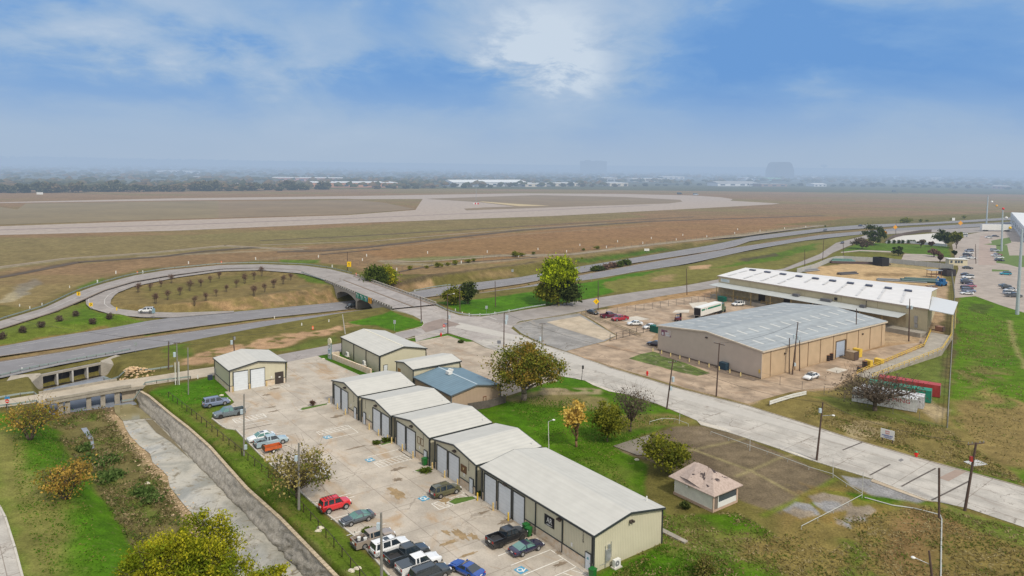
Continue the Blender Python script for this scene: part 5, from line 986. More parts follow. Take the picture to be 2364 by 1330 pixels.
def overpass():
    PL = Vector((*at(751, 650, 1.4), 1.4)); PR = Vector((*at(904, 713, .45), .45)); QL = Vector((*at(820, 637, 1.4), 1.4)); QR = Vector((*at(1006, 703, .45), .45)); L = (PR-PL).length
    def near(u, z=None): p = PL.lerp(PR, u/L); return Vector((p.x, p.y, p.z if z is None else z))
    def far(u, z=None): p = QL.lerp(QR, u/L); return Vector((p.x, p.y, p.z if z is None else z))
    root = thing('overpass', 'concrete overpass with two arched spans carrying the street over the sunken highway', 'bridge', tuple(PL)); o = PL
    def fin(mb, nm, mt, par=None): mb.v = [tuple(Vector(v)-o) for v in mb.v]; return mb.build(nm, mt, par or root)
    us = sorted(set([0., 6, 12.5, 12.51, 30.3, 30.31, 31.5, 31.51, 45.2, 45.21, 52, L]+list(np.linspace(12.51, 30.3, 13))+list(np.linspace(31.51, 45.2, 12))))
    def bot(u):
        for a, b in ((12.505, 30.305), (31.505, 45.205)):
            if a < u < b: f = (u-a)/(b-a)*2-1; return near(u).z-.95-1.75*abs(f)**2.2
        return -5.0
    mb = MB()
    for u0, u1 in zip(us, us[1:]):
        if u1-u0 < .05:
            zb = [bot(u0), bot(u1)]; mb.quad(near(u0, zb[0]), near(u1, zb[1]), far(u1, zb[1]), far(u0, zb[0])); continue
        a0, a1 = near(u0), near(u1); c0, c1 = far(u0), far(u1); e = (u0+u1)/2; k0 = bot(u0) if bot(e) > -4.9 else -5.; k1 = bot(u1) if bot(e) > -4.9 else -5.
        if bot(e) > -4.9: k0 = max(k0, a0.z-.95-1.75); k1 = max(k1, a1.z-.95-1.75)
        n0, n1, f0, f1 = near(u0, k0), near(u1, k1), far(u0, k0), far(u1, k1); mb.quad(a0, a1, n1, n0); mb.quad(c1, c0, f0, f1); mb.quad(n0, n1, f1, f0)
    for u, k in ((12.5, -2), (30.3, -2), (31.5, -2), (45.2, -2)): z1 = near(u).z-.95; mb.quad(near(u, -5), far(u, -5), far(u, z1), near(u, z1))
    fin(mb, 'span', M_CONC)
    mb = MB()
    for i in range(24): u0, u1 = L*i/24, L*(i+1)/24; z = Vector((0, 0, .05)); mb.quad(near(u0)+z, near(u1)+z, far(u1)+z, far(u0)+z)
    fin(mb, 'deck', paving('deck_asphalt', (.295, .27, .26), None, (.19, .155, .13), .6, .5, .12, .1))
    for fn, nm in ((near, 'parapet'), (far, 'parapet')):
        mb = MB(); p0, p1 = fn(0), fn(L); d = (p1-p0).normalized(); side = Vector((-d.y, d.x, 0))
        zz = Vector((0, 0, 1)); 
        for z0, z1, w in ((.05, .32, .4), (.75, .95, .3)):
            v = []
            for p in (p0, p1): v += [p+side*w/2+zz*z0, p-side*w/2+zz*z0, p-side*w/2+zz*z1, p+side*w/2+zz*z1]
            mb.add(v, [(0, 1, 2, 3), (7, 6, 5, 4), (0, 4, 5, 1), (1, 5, 6, 2), (2, 6, 7, 3), (3, 7, 4, 0)])
        pr = fin(mb, nm, M_CONC if fn is near else mat('pale_parapet', (.38, .35, .31), .9, var=.2)); mb = MB()
        for k in range(31): p = fn(L*k/30); mb.box((p.x, p.y, p.z+.52), (.45, .3, .5), math.atan2(d.y, d.x))
        each(mb, lambda q: fin(q, 'post', M_CONCD if fn is near else M_CONC))
    def lane(f0, w, mt, nm):
        mb = MB()
        for i in range(24):
            u0, u1 = L*i/24, L*(i+1)/24; A, B = near(u0).lerp(far(u0), f0), near(u1).lerp(far(u1), f0); d = (B-A).normalized(); s = Vector((-d.y, d.x, 0))*w/2; z = Vector((0, 0, .075)); mb.quad(A-s+z, B-s+z, B+s+z, A+s+z)
        fin(mb, nm, mt)
    lane(.47, .8, M_SEAM, 'median_strip'); lane(.40, .15, M_PAINTW, 'lane_line'); lane(.93, .8, M_SEAM, 'gutter_strip'); lane(.06, .15, M_PAINTW, 'lane_line')
    G_ = mat('sign_green', (.0, .22, .14), .4, var=.05); Bk = mat('sign_blue', (.0, .12, .4), .4); OR = mat('sign_orange', (.75, .33, .01), .5, var=.08)
    for k, (u, w, mt, lab) in enumerate(((33.2, 3., G_, 'green direction sign next to the middle pier of the overpass'), (36.9, 3.2, G_, 'middle green direction sign on the overpass'), (40.5, 3., G_, 'green direction sign with a blue shield beside the orange sign'), (43.8, 2.6, OR, 'orange work sign hanging on the overpass'))):
        p = near(u); q = near(u+.1); d = (q-p).normalized(); nrm = Vector((d.y, -d.x, 0)).normalized(); nrm = nrm if nrm.y < 0 else -nrm; c = p+nrm*.45+Vector((0, 0, -.05)); rz = math.atan2(d.y, d.x)
        r = thing('direction_sign' if k < 3 else 'work_sign', lab, 'road sign', tuple(c), rz); mb = MB(); mb.box((0, 0, 0), (w, .08, 2.0)); mb.build('panel', mt, r)
        if k < 3:
            mb = MB(); sgn = -1 if Vector((math.sin(rz), -math.cos(rz), 0)).dot(nrm) > 0 else 1; y = sgn*.05
            bx = lambda x, z, ww, hh: mb.box((x, y, z), (ww, .02, hh))
            bx(-.75*w/3, .5, .8, .45); bx(.3, .3, 1.1, .16); bx(.2, -.1, 1.3, .16); bx(.1, -.6, .35, .35); each(mb, lambda q: q.build('lettering', M_WHITE, r))
            if k == 2: mb = MB(); mb.box((.9, y, -.1), (.6, .03, .9)); mb.build('shield', Bk, r)
        else:
            mb = MB(); sgn = -1 if Vector((math.sin(rz), -math.cos(rz), 0)).dot(nrm) > 0 else 1
            for zz in (.45, .0, -.45): mb.box((0, sgn*.05, zz), (1.5, .02, .16))
            each(mb, lambda q: q.build('lettering', M_BLACK, r))
overpass()
M_GLASS = mat('car_glass', (.02, .03, .04), .06, var=.1, spec=1.); M_GLASSG = mat('tinted_glass', (.10, .22, .20), .08, var=.1, spec=1.); M_TYRE = mat('tyre_rubber', (.012, .012, .012), .8); M_RIM = mat('alloy_rim', (.42, .43, .45), .3, .7); M_RIMD = mat('black_rim', (.03, .03, .03), .4)
M_TAIL = mat('tail_light', (.35, .01, .01), .3); M_HEAD = mat('head_light', (.7, .72, .75), .15); M_BUMP = mat('bumper_plastic', (.05, .05, .05), .6); M_BED = mat('bed_liner', (.025, .025, .028), .8)
def paintm(name, col): return mat('paint_'+name, col, .22, 0., .05, 2., 0, .6, .8)
SPEC = {  # length, width, belt height, roof height, hood front z, bonnet start/end, cabin: rear base, rear top, front top, front base
 'sedan': dict(L=4.75, W=1.83, belt=.95, roof=1.45, hood=.86, cab=(-1.9, -1.1, .35, 1.15), deck=.98, wb=2.75, r=.33),
 'coupe': dict(L=4.75, W=1.86, belt=.88, roof=1.28, hood=.80, cab=(-1.9, -.7, .15, .95), deck=.95, wb=2.6, r=.34),
 'suv': dict(L=4.75, W=1.88, belt=1.08, roof=1.72, hood=1.02, cab=(-2.3, -2.05, .55, 1.25), deck=1.08, wb=2.75, r=.37),
 'bigsuv': dict(L=5.1, W=1.98, belt=1.18, roof=1.88, hood=1.12, cab=(-2.48, -2.3, .55, 1.2), deck=1.18, wb=2.95, r=.40),
 'jeep': dict(L=4.4, W=1.78, belt=1.30, roof=1.95, hood=1.25, cab=(-2.15, -2.0, .45, .95), deck=1.3, wb=2.6, r=.42, lift=.28),
 'van': dict(L=5.6, W=2.0, belt=1.30, roof=2.15, hood=1.15, cab=(-2.76, -2.7, 1.1, 1.85), deck=1.3, wb=3.5, r=.38),
 'pickup': dict(L=5.8, W=2.0, belt=1.22, roof=1.86, hood=1.14, cab=(-.75, -.62, .85, 1.5), deck=1.22, wb=3.6, r=.42, bed=True),
 'pickup_ext': dict(L=5.7, W=1.95, belt=1.18, roof=1.80, hood=1.10, cab=(-.95, -.88, .65, 1.2), deck=1.18, wb=3.5, r=.40, bed=True)}
def car(kind, paint, loc, rz, label, cat='car', glass=None, rim=None, name=None, group=None, detail=True, hoodm=None, cover=None, sunroof=False):
    sp = SPEC[kind]; L, w, belt, roof = sp['L'], sp['W']/2, sp['belt'], sp['roof']; lift = sp.get('lift', 0.); zb = .28+lift*.5; r = sp['r']; glass = glass or M_GLASS
    root = thing(name or {'sedan': 'parked_car', 'coupe': 'parked_car', 'suv': 'suv', 'bigsuv': 'suv', 'jeep': 'suv', 'van': 'van', 'pickup': 'pickup_truck', 'pickup_ext': 'pickup_truck'}[kind], label, cat, loc, rz, group)
    c0, c1, c2, c3 = sp['cab']; h = L/2
    if kind == 'van': st = [(-h, .93, belt), (-h+.15, 1., belt), (0, 1., belt), (c3, 1., belt), (h-.5, .98, sp['hood']+.05), (h-.12, .92, sp['hood']-.12), (h, .8, .75)]
    else: st = [(-h, .84, sp['deck']-.16), (-h+.18, .95, sp['deck']-.03), (-h+.6, 1., sp['deck']), (c0, 1., belt), (0, 1., belt-.02), (c3, 1., belt-.02), (h-.75, .98, sp['hood']), (h-.22, .92, sp['hood']-.10), (h-.02, .78, sp['hood']-.28)]
    if sp.get('bed'): st = [s for s in st if s[0] >= c0-.01]; st = [(c0-.02, 1., belt)]+st[1:] if st[0][0] > c0-.05 else st
    mb = MB(); ring = []
    for x, k, zt in st:
        ww = w*k; ring.append([(x, -ww*.90, zb), (x, -ww, zb+.18), (x, -ww, zt-.22), (x, -ww*.93, zt-.04), (x, -ww*.6, zt+.02), (x, ww*.6, zt+.02), (x, ww*.93, zt-.04), (x, ww, zt-.22), (x, ww, zb+.18), (x, ww*.90, zb)])
    n = 10; vs = [p for q in ring for p in q]; fs = [(i*n+j, (i+1)*n+j, (i+1)*n+(j+1) % n, i*n+(j+1) % n)[::-1] for i in range(len(ring)-1) for j in range(n)]
    fs += [tuple(range(n-1, -1, -1))[::-1], tuple((len(ring)-1)*n+j for j in range(n))[::-1]]
    mb.add(vs, fs); body = mb.build('body', paint, root)
    if hoodm: mb = MB(); mb.add([(c3+.1, -w*.72, belt+.012), (h-.35, -w*.66, sp['hood']+.02), (h-.35, w*.66, sp['hood']+.02), (c3+.1, w*.72, belt+.012)], [(0, 1, 2, 3)]); mb.build('bonnet', hoodm, root)
    wb_, wt = w*.90, w*.74 if kind != 'van' else w*.86; bz = belt-.02; v = [(c0, -wb_, bz), (c3, -wb_, bz-.02), (c3, wb_, bz-.02), (c0, wb_, bz), (c1, -wt, roof-.04), (c2, -wt, roof-.04), (c2, wt, roof-.04), (c1, wt, roof-.04)]
    mb = MB(); mb.add(v, [(0, 1, 5, 4), (1, 2, 6, 5), (2, 3, 7, 6), (3, 0, 4, 7)]); mb.build('windows', glass, root)
    mb = MB(); mb.add([(c1-.05, -wt-.02, roof-.06), (c2+.05, -wt-.02, roof-.07), (c2+.05, wt+.02, roof-.07), (c1-.05, wt+.02, roof-.06), (c1+.1, -wt*.8, roof), (c2-.15, -wt*.8, roof), (c2-.15, wt*.8, roof), (c1+.1, wt*.8, roof)], [(0, 1, 5, 4), (1, 2, 6, 5), (2, 3, 7, 6), (3, 0, 4, 7), (4, 5, 6, 7)]); rf = mb.build('roof', paint, root)
    if sunroof: mb = MB(); mb.box(((c1+c2)/2+.3, 0, roof+.005), (.7, .8, .02)); mb.build('sunroof', M_GLASS, rf)
    if kind in ('jeep', 'bigsuv', 'suv'):
        mb = MB()
        for s in (-1, 1): mb.tube((c1+.2, s*wt*.88, roof+.06), (c2-.1, s*wt*.88, roof+.06), .03, n=5)
        if kind == 'jeep':
            for k in range(4): x = c1+.35+k*.4; mb.tube((x, -wt*.88, roof+.08), (x, wt*.88, roof+.08), .03, n=5)
        each(mb, lambda q: q.build('roof_rack', M_BLACK, root))
    if detail:
        def pillar(xb, xt, wd=.09):
            for s in (-1, 1): mb = MB(); mb.add([(xb-wd, s*(wb_+.012), bz), (xb+wd, s*(wb_+.012), bz), (xt+wd*.8, s*(wt+.012), roof-.05), (xt-wd*.8, s*(wt+.012), roof-.05)], [(0, 1, 2, 3)]); mb.build('pillar', paint, root)
        mids = {'sedan': (-.35,), 'coupe': (-.55,), 'suv': (-.3, -1.35), 'bigsuv': (-.25, -1.4), 'jeep': (-.35, -1.3), 'van': (1.0, -.2), 'pickup': (.1,), 'pickup_ext': (-.35,)}[kind]
        for xm in mids: pillar(xm, xm*.97)
        pillar(c0+.1, c1+.08, .10); pillar(c3-.04, c2+.0, .05)
        if kind == 'van':
            for s in (-1, 1): mb = MB(); mb.add([(-2.72, s*(wb_+.02), bz), (.0, s*(wb_+.02), bz), (-.02, s*(wt+.02), roof-.05), (-2.66, s*(wt+.02), roof-.05)], [(0, 1, 2, 3)]); mb.build('side_panel', paint, root)
        for s in (-1, 1):
            mb = MB(); mb.box((h-.13, s*w*.66, sp['hood']-.26), (.2, .36, .16)); mb.build('headlight', M_HEAD, root)
            mb = MB(); mb.box((-h+.04, s*w*.74, sp['deck']-.25), (.12, .26, .26 if roof > 1.6 else .14)); mb.build('tail_light', M_TAIL, root)
            mb = MB(); mb.box((c3-.12, s*(w+.09), belt+.04), (.14, .18, .13)); mb.build('mirror', paint, root)
        mb = MB(); mb.box((h-.05, 0, zb+.16), (.2, w*1.75, .24)); mb.build('bumper', M_BUMP if roof > 1.6 else paint, root); mb = MB(); mb.box((-h+.0, 0, zb+.18), (.2, w*1.7, .22)); mb.build('bumper', M_BUMP if roof > 1.6 else paint, root)
        mb = MB(); mb.box((-h-.02, 0, sp['deck']-.35), (.06, .4, .16)); mb.build('number_plate', M_WHITE, root)
    if sp.get('bed'):
        b0, b1 = -h+.02, c0-.03
        parts = MB(); parts.box(((b0+b1)/2, -w*.96, (zb+belt)/2), (b1-b0, .10, belt-zb)); parts.box(((b0+b1)/2, w*.96, (zb+belt)/2), (b1-b0, .10, belt-zb)); parts.box((b0+.05, 0, (zb+belt)/2+.02), (.10, w*1.86, belt-zb-.04)); parts.box((b1-.03, 0, (zb+belt)/2), (.06, w*1.86, belt-zb)); parts.build('bed_walls', paint, root)
        mb = MB(); mb.box(((b0+b1)/2, 0, .72+lift), (b1-b0-.1, w*1.82, .06)); mb.build('bed_floor', M_BED, root)
        if cover: mb = MB(); mb.box(((b0+b1)/2, 0, belt+.05), (b1-b0-.02, w*1.9, .08)); mb.build('bed_cover', cover, root)
    for sx in (sp['wb']/2, -sp['wb']/2):
        for s in (-1, 1):
            if sp.get('bed') and sx < 0: sx2 = sx+.1
            else: sx2 = sx
            mb = MB(); y0, y1 = s*(w-.20), s*(w+.015+lift*.25); mb.tube((sx2, y0, r), (sx2, y1, r), r, n=16); tw = mb.build('wheel', M_TYRE, root); mb = MB(); mb.tube((sx2, y1, r), (sx2, y1+s*.012, r), r*.62, n=12); mb.build('rim', rim or M_RIM, tw)
            mb = MB(); mb.tube((sx2, s*(w-.18), r+.02), (sx2, s*(w+.004), r+.02), r*1.14, n=16); 
            mb.build('wheel_arch', M_BUMP, root)
    return root
def park(kind, pcol, s, t, toward, label, **k):
    x, y, _ = W(s, t); rz = AA+(math.pi/2 if toward == 1 else -math.pi/2 if toward == -1 else toward)
    return car(kind, pcol, (x, y, .04), rz, label, **k)
P_ = {n: paintm(n, c) for n, c in dict(white=(.72, .73, .74), silver=(.38, .42, .48), bluegrey=(.17, .21, .32), slate=(.10, .13, .15), paleblue=(.32, .42, .47), red=(.60, .012, .02), grey=(.07, .08, .095), black=(.012, .013, .016), olive=(.10, .095, .05), navy=(.015, .015, .05), tan=(.30, .25, .21), dark=(.025, .033, .04), blue=(.01, .06, .30), maroon=(.10, .012, .03), teal=(.0, .25, .36), green=(.03, .09, .05), crimson=(.32, .01, .03), pink=(.4, .12, .18)).items()}
park('bigsuv', P_['bluegrey'], -90.0, -21.0, 1, 'blue grey suv on the lawn edge beside the single workshop', cat='suv')
park('pickup', P_['slate'], -82.2, -20.6, -1, 'slate grey pickup with a black bed parked nose to the kerb', cat='pickup truck', rim=M_RIMD, glass=M_GLASSG)
park('sedan', P_['white'], -66.2, -19.4, -1, 'white car half hidden behind the pale blue pickup', glass=M_GLASSG, sunroof=True)
park('pickup_ext', P_['paleblue'], -63.0, -18.7, 1, 'old pale blue pickup with an open dark bed', cat='pickup truck')
park('van', P_['white'], -45.0, -18.2, 1, 'white van behind the small tree by the kerb', cat='van')
park('jeep', P_['red'], -33.7, -19.2, 1, 'bright red boxy suv with a black roof rack', cat='suv')
park('coupe', P_['grey'], -28.6, -18.1, -1, 'dark grey sports coupe parked beside the red suv', glass=M_GLASSG, hoodm=P_['dark'])
park('suv', P_['olive'], -28.7, -3.7, 1, 'olive brown suv beside a blue painted parking symbol', cat='suv')
park('pickup', P_['black'], -12.2, -4.2, 1, 'black pickup with an empty bed by the green bins', cat='pickup truck', rim=M_RIMD)
park('coupe', P_['navy'], -8.8, -3.6, 1, 'dark blue low coupe with silver wheels beside the black pickup', glass=M_GLASSG)
park('pickup_ext', P_['tan'], -22.1, -18.8, 1, 'tan pickup with white buckets in its bed', cat='pickup truck')
park('bigsuv', P_['white'], -18.9, -18.0, 1, 'white suv with a sunroof between the tan and black pickups', cat='suv', sunroof=True)
park('pickup', P_['dark'], -16.0, -17.1, 1, 'dark pickup with an open bed right of the white suv', cat='pickup truck')
park('pickup_ext', P_['white'], -13.3, -16.9, 1, 'white pickup with a black hard bed cover', cat='pickup truck', cover=P_['dark'])
park('bigsuv', P_['dark'], -10.4, -17.0, 1, 'black suv nearest the bottom edge of the photo', cat='suv', glass=M_GLASS)
park('coupe', P_['blue'], -9.0, -12.7, -math.pi+.25, 'blue and white coupe cut by the bottom edge of the photo', hoodm=P_['blue'])
for k, (ds, dt) in enumerate(((-.3, -1.9), (.35, -1.3))): x, y, _ = W(-22.1+ds, -18.8+dt); mb = MB(); mb.tube((x, y, .8), (x, y, 1.25), .22, .25, 10); o = mb.build('bucket', M_WHITE); tag(o, 'white bucket standing in the bed of the tan pickup', 'bucket', 'white buckets in the pickup bed')
x, y, _ = W(-59.8, -19.6); r = thing('utility_trailer', 'orange open utility trailer parked next to the pale blue pickup', 'trailer', (x, y, .04), AA+math.pi/2); OR_ = mat('orange_paint', (.50, .10, .02), .6, var=.25)
for c, s_ in (((0, -.75, .85), (2.9, .06, .5)), ((0, .75, .85), (2.9, .06, .5)), ((1.45, 0, .85), (.06, 1.5, .5)), ((-1.45, 0, .95), (.06, 1.5, .9))): mb = MB(); mb.box(c, s_); mb.build('side_board', OR_ if c[0] > -1 else M_RUST, r)
mb = MB(); mb.box((0, 0, .58), (2.9, 1.5, .06)); mb.build('floor', M_RUST, r); mb = MB(); mb.tube((1.45, 0, .55), (2.6, 0, .5), .05); mb.build('drawbar', M_BLACK, r)
for s in (-1, 1): mb = MB(); mb.tube((0, s*.8, .33), (0, s*.98, .33), .33, n=14); wv = mb.build('wheel', M_TYRE, r); mb = MB(); mb.tube((0, s*.98, .33), (0, s*1.0, .33), .2, n=10); mb.build('rim', M_WHITE, wv)
def road_car(kind, pcol, tail, nose, label, z=None, **k):
    zt = hwy_z((tail[0]+nose[0])/2) if z == 'h' else (z or 0.); a, b = at(*tail, zt), at(*nose, zt); x, y = (a[0]+b[0])/2, (a[1]+b[1])/2
    return car(kind, P_[pcol], (x, y, zt+.06), math.atan2(b[1]-a[1], b[0]-a[0]), label, **k)
x, y = at(338, 722, -1.5); car('suv', P_['white'], (x, y, -1.3), math.atan2(*(np.array(at(322, 722, -1.5))-np.array(at(355, 721, -1.5)))[::-1]), 'white suv driving on the loop ramp', cat='suv')
road_car('suv', 'black', (824, 709), (799, 713), 'black suv emerging from under the overpass', z='h', cat='suv')
road_car('sedan', 'black', (1354, 721), (1383, 729), 'black car at the corner of the fenced yard, leftmost of the row'); road_car('pickup', 'maroon', (1386, 735), (1424, 731), 'dark maroon pickup in the fenced yard', cat='pickup truck'); road_car('pickup', 'crimson', (1450, 738), (1412, 742), 'bright red pickup in the fenced yard', cat='pickup truck'); road_car('sedan', 'white', (1480, 751), (1452, 751), 'white car right of the red pickup in the yard'); road_car('sedan', 'white', (1514, 757), (1487, 760), 'white car next to the green yard dumpster')
road_car('sedan', 'navy', (1523, 800), (1504, 797), 'dark blue car half hidden by the corner of the tan warehouse'); road_car('suv', 'white', (1718, 705), (1690, 707), 'white suv parked before the loading dock', cat='suv'); road_car('sedan', 'white', (1890, 869), (1855, 880), 'white car alone in the dirt yard by the tan warehouse', sunroof=True)
road_car('sedan', 'dark', (1913, 531), (1897, 534), 'dark car on the highway, left one of two', z=0.); road_car('sedan', 'navy', (1980, 523), (1993, 522), 'dark blue car on the highway, right one of two', z=0.); road_car('sedan', 'navy', (1948, 561), (1941, 564), 'dark blue car on the side street beside the lawn', z=0.)
A_ = at(1603, 737); B_ = at(1672, 716); rz = math.atan2(B_[1]-A_[1], B_[0]-A_[0]); r = thing('semi_truck', 'white box trailer with a green stripe and a dark tractor unit in the yard', 'truck', (A_[0]+math.cos(rz)*7.3+.9, A_[1]+math.sin(rz)*7.3, .05), rz)
mb = MB(); mb.box((0, 0, 2.45), (14.6, 2.55, 2.7)); mb.build('trailer', M_WHITE, r); mb = MB(); mb.box((-7.32, 0, 2.4), (.06, 2.3, 2.4)); mb.build('open_rear', M_BLACK, r)
gs = mat('green_stripe', (.0, .18, .11), .5)
for x0, x1 in ((-6.8, -4.6), (-2.6, 6.6)): mb = MB(); mb.box(((x0+x1)/2, -1.285, 3.0), (x1-x0, .03, .55)); mb.build('stripe', gs, r)
mb = MB(); mb.box((-3.9, -1.285, 3.0), (.3, .03, .5)); mb.box((-3.3, -1.285, 3.0), (.3, .03, .5)); each(mb, lambda q: q.build('lettering', gs, r))
mb = MB(); mb.box((8.6, 0, 1.9), (2.2, 2.3, 2.6)); mb.box((10.3, 0, 1.2), (1.6, 2.0, 1.2)); mb.build('tractor', P_['green'], r); mb = MB(); mb.box((9.72, 0, 2.4), (.05, 2., .8)); mb.build('windshield', M_GLASS, r)
for xx in (-6., -4.8, 6.2, 7.4, 10.2):
    for s in (-1, 1): mb = MB(); mb.tube((xx, s*.95, .5), (xx, s*1.25, .5), .5, n=12); mb.build('wheel', M_TYRE, r)
x, y = at(1565, 742); r = thing('forklift', 'small dark forklift standing in the yard beyond the grey roof', 'forklift', (x, y, .05), .6); mb = MB(); mb.box((0, 0, .9), (2., 1.1, .9)); mb.build('body', P_['maroon'], r); mb = MB()
for a, b in ((-.6, -.45), (-.6, .45), (.5, -.45), (.5, .45)): mb.tube((a, b, 1.3), (a, b, 2.2), .05)
mb.box((0, 0, 2.2), (1.3, 1., .08)); mb.build('cage', M_BLACK, r); mb = MB(); mb.box((1.15, 0, 1.3), (.15, .8, 2.4)); mb.build('mast', M_BLACK, r)
for a in (-.7, .7):
    for s in (-1, 1): mb = MB(); mb.tube((a, s*.45, .35), (a, s*.65, .35), .35, n=10); mb.build('wheel', M_TYRE, r)
far = [(2237, 577, 'bluegrey', 'suv'), (2237, 582, 'white', 'sedan'), (2233, 587, 'navy', 'suv'), (2226, 593, 'silver', 'sedan'), (2243, 594, 'white', 'sedan'),
       (2231, 633, 'navy', 'sedan'), (2234, 639, 'white', 'bigsuv'), (2231, 646, 'bluegrey', 'sedan'), (2232, 652, 'navy', 'suv'), (2239, 659, 'pink', 'sedan'), (2232, 665, 'maroon', 'suv'), (2236, 671, 'bluegrey', 'bigsuv'), (2232, 676, 'white', 'coupe'),
       (2297, 577, 'silver', 'bigsuv'), (2303, 586, 'crimson', 'sedan'), (2298, 588, 'white', 'sedan'), (2306, 593, 'white', 'suv'), (2307, 599, 'navy', 'sedan'), (2321, 631, 'teal', 'suv' ), (2320, 658, 'slate', 'coupe'), (2327, 664, 'dark', 'suv'), (2332, 669, 'white', 'sedan'), (2331, 676, 'silver', 'suv'), (2340, 682, 'grey', 'pickup'), (2282, 546, 'white', 'suv'), (2298, 543, 'navy', 'sedan'), (2226, 537, 'white', 'sedan'), (2226, 543, 'white', 'suv'), (2234, 617, 'dark', 'sedan')]
if True:
    WD = {'navy': 'dark blue', 'bluegrey': 'blue grey', 'crimson': 'red', 'teal': 'turquoise', 'pink': 'pinkish', 'slate': 'slate grey', 'dark': 'nearly black', 'grey': 'grey'}
    cnt = {}
    for k, (px, py, pc, kd) in enumerate(far):
        row = 'left row by the far lawn' if px < 2260 and py < 600 else 'left row by the yard fence' if px < 2260 else 'right row by the far drive' if py < 610 else 'right row near the tall steel pole'
        if py < 550: row = 'upper end of the far lot by the trees' if px < 2260 else 'upper end of the far lot by the trailer'
        if px == 2234: row = 'gap by the hut between the far rows'
        sz = {'sedan': 'car', 'coupe': 'low coupe', 'suv': 'suv', 'bigsuv': 'large suv', 'pickup': 'pickup'}[kd]
        n_ = cnt.get(row, 0); cnt[row] = n_+1; nth = ['first', 'second', 'third', 'fourth', 'fifth', 'sixth', 'seventh', 'eighth'][n_]
        a = at(px-10, py+1.0); b = at(px+10, py+1.8); x, y = at(px, py+4)
        car(kd, P_[pc], (x, y, .05), math.atan2(b[1]-a[1], b[0]-a[0])+(math.pi if k % 3 == 0 else 0), '%s %s, %s in the %s' % (WD.get(pc, pc), sz, nth, row), cat={'car': 'car', 'low coupe': 'car', 'suv': 'suv', 'large suv': 'suv', 'pickup': 'pickup truck'}[sz], group='cars in the far parking lot', detail=False)
def leafmat(name, dark, light, third=None, scale=.35):
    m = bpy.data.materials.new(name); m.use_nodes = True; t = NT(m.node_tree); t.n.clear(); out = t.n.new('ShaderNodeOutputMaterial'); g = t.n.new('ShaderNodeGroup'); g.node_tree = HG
    geo = t.n.new('ShaderNodeNewGeometry'); p = geo.outputs['Position']; ri = geo.outputs['Random Per Island']
    f = t.math('ADD', t.math('MULTIPLY', t.noise(p, scale, 3.), 1.), t.math('MULTIPLY', t.math('SUBTRACT', ri, .5), .45)); c = t.mix(t.ramp(f, .32, .68), dark, light)
    if third: c = t.mix(t.ramp(t.math('ADD', t.noise(p, scale*.6, 2.), t.math('MULTIPLY', t.math('SUBTRACT', ri, .5), .25)), .52, .62), c, third)
    d = t.n.new('ShaderNodeBsdfDiffuse'); t.put(d.inputs[0], c); tr = t.n.new('ShaderNodeBsdfTranslucent'); t.put(tr.inputs[0], c); mx = t.n.new('ShaderNodeMixShader'); mx.inputs[0].default_value = .35
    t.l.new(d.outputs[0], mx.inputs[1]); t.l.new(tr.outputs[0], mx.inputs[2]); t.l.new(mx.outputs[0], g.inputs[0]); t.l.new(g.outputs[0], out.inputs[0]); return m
M_BARK = mat('bark', (.10, .075, .055), .95, var=.3, scale=3.); M_BARKG = mat('grey_bark', (.20, .17, .14), .95, var=.25, scale=3.)
LF = dict(orange=leafmat('orange_leaves', (.26, .17, .035), (.58, .38, .09), (.20, .21, .035)), yellow=leafmat('yellow_green_leaves', (.17, .19, .014), (.50, .46, .03), (.20, .26, .02)), oak=leafmat('autumn_oak_leaves', (.10, .125, .022), (.25, .25, .04), (.29, .20, .04)),
          gold=leafmat('golden_leaves', (.45, .28, .05), (.70, .52, .14)), olive=leafmat('olive_leaves', (.09, .11, .018), (.25, .25, .03)), dark=leafmat('dark_leaves', (.035, .055, .02), (.10, .125, .035)), bare=leafmat('bare_twigs', (.09, .07, .05), (.19, .15, .11)), poplar=leafmat('poplar_leaves', (.13, .18, .02), (.42, .50, .02)),
          straw=leafmat('pale_leaves', (.17, .14, .04), (.42, .35, .13), (.12, .14, .025)), twig=leafmat('myrtle_twigs', (.13, .08, .06), (.25, .16, .12)), bush=leafmat('bush_leaves', (.05, .075, .012), (.13, .17, .03)), far=leafmat('far_leaves', (.08, .09, .05), (.15, .145, .08), (.19, .14, .08), .02))
def quads_mesh(name, cen, nor_, size, mt, parent, aspect=1.5):
    n = len(cen); a = RNG.normal(size=(n, 3)); a /= np.linalg.norm(a, axis=1)[:, None]; b = RNG.normal(size=(n, 3)); b -= (a*b).sum(1)[:, None]*a; b /= np.linalg.norm(b, axis=1)[:, None]
    s = size*(.6+.8*RNG.random(n)); a *= (s*aspect/2)[:, None]; b *= (s/2)[:, None]
    v = np.stack([cen-a-b*.55, cen+a*.1-b, cen+a+b*.3, cen-a*.2+b], 1).reshape(-1, 3)
    me = bpy.data.meshes.new(name); me.vertices.add(4*n); me.vertices.foreach_set('co', v.ravel()); me.loops.add(4*n); me.loops.foreach_set('vertex_index', np.arange(4*n, dtype=np.int32)); me.polygons.add(n); me.polygons.foreach_set('loop_start', np.arange(0, 4*n, 4, dtype=np.int32)); me.polygons.foreach_set('loop_total', np.full(n, 4, dtype=np.int32)); me.update(calc_edges=True); me.materials.append(mt)
    o = bpy.data.objects.new(name, me); COL.objects.link(o); o.parent = parent; return o
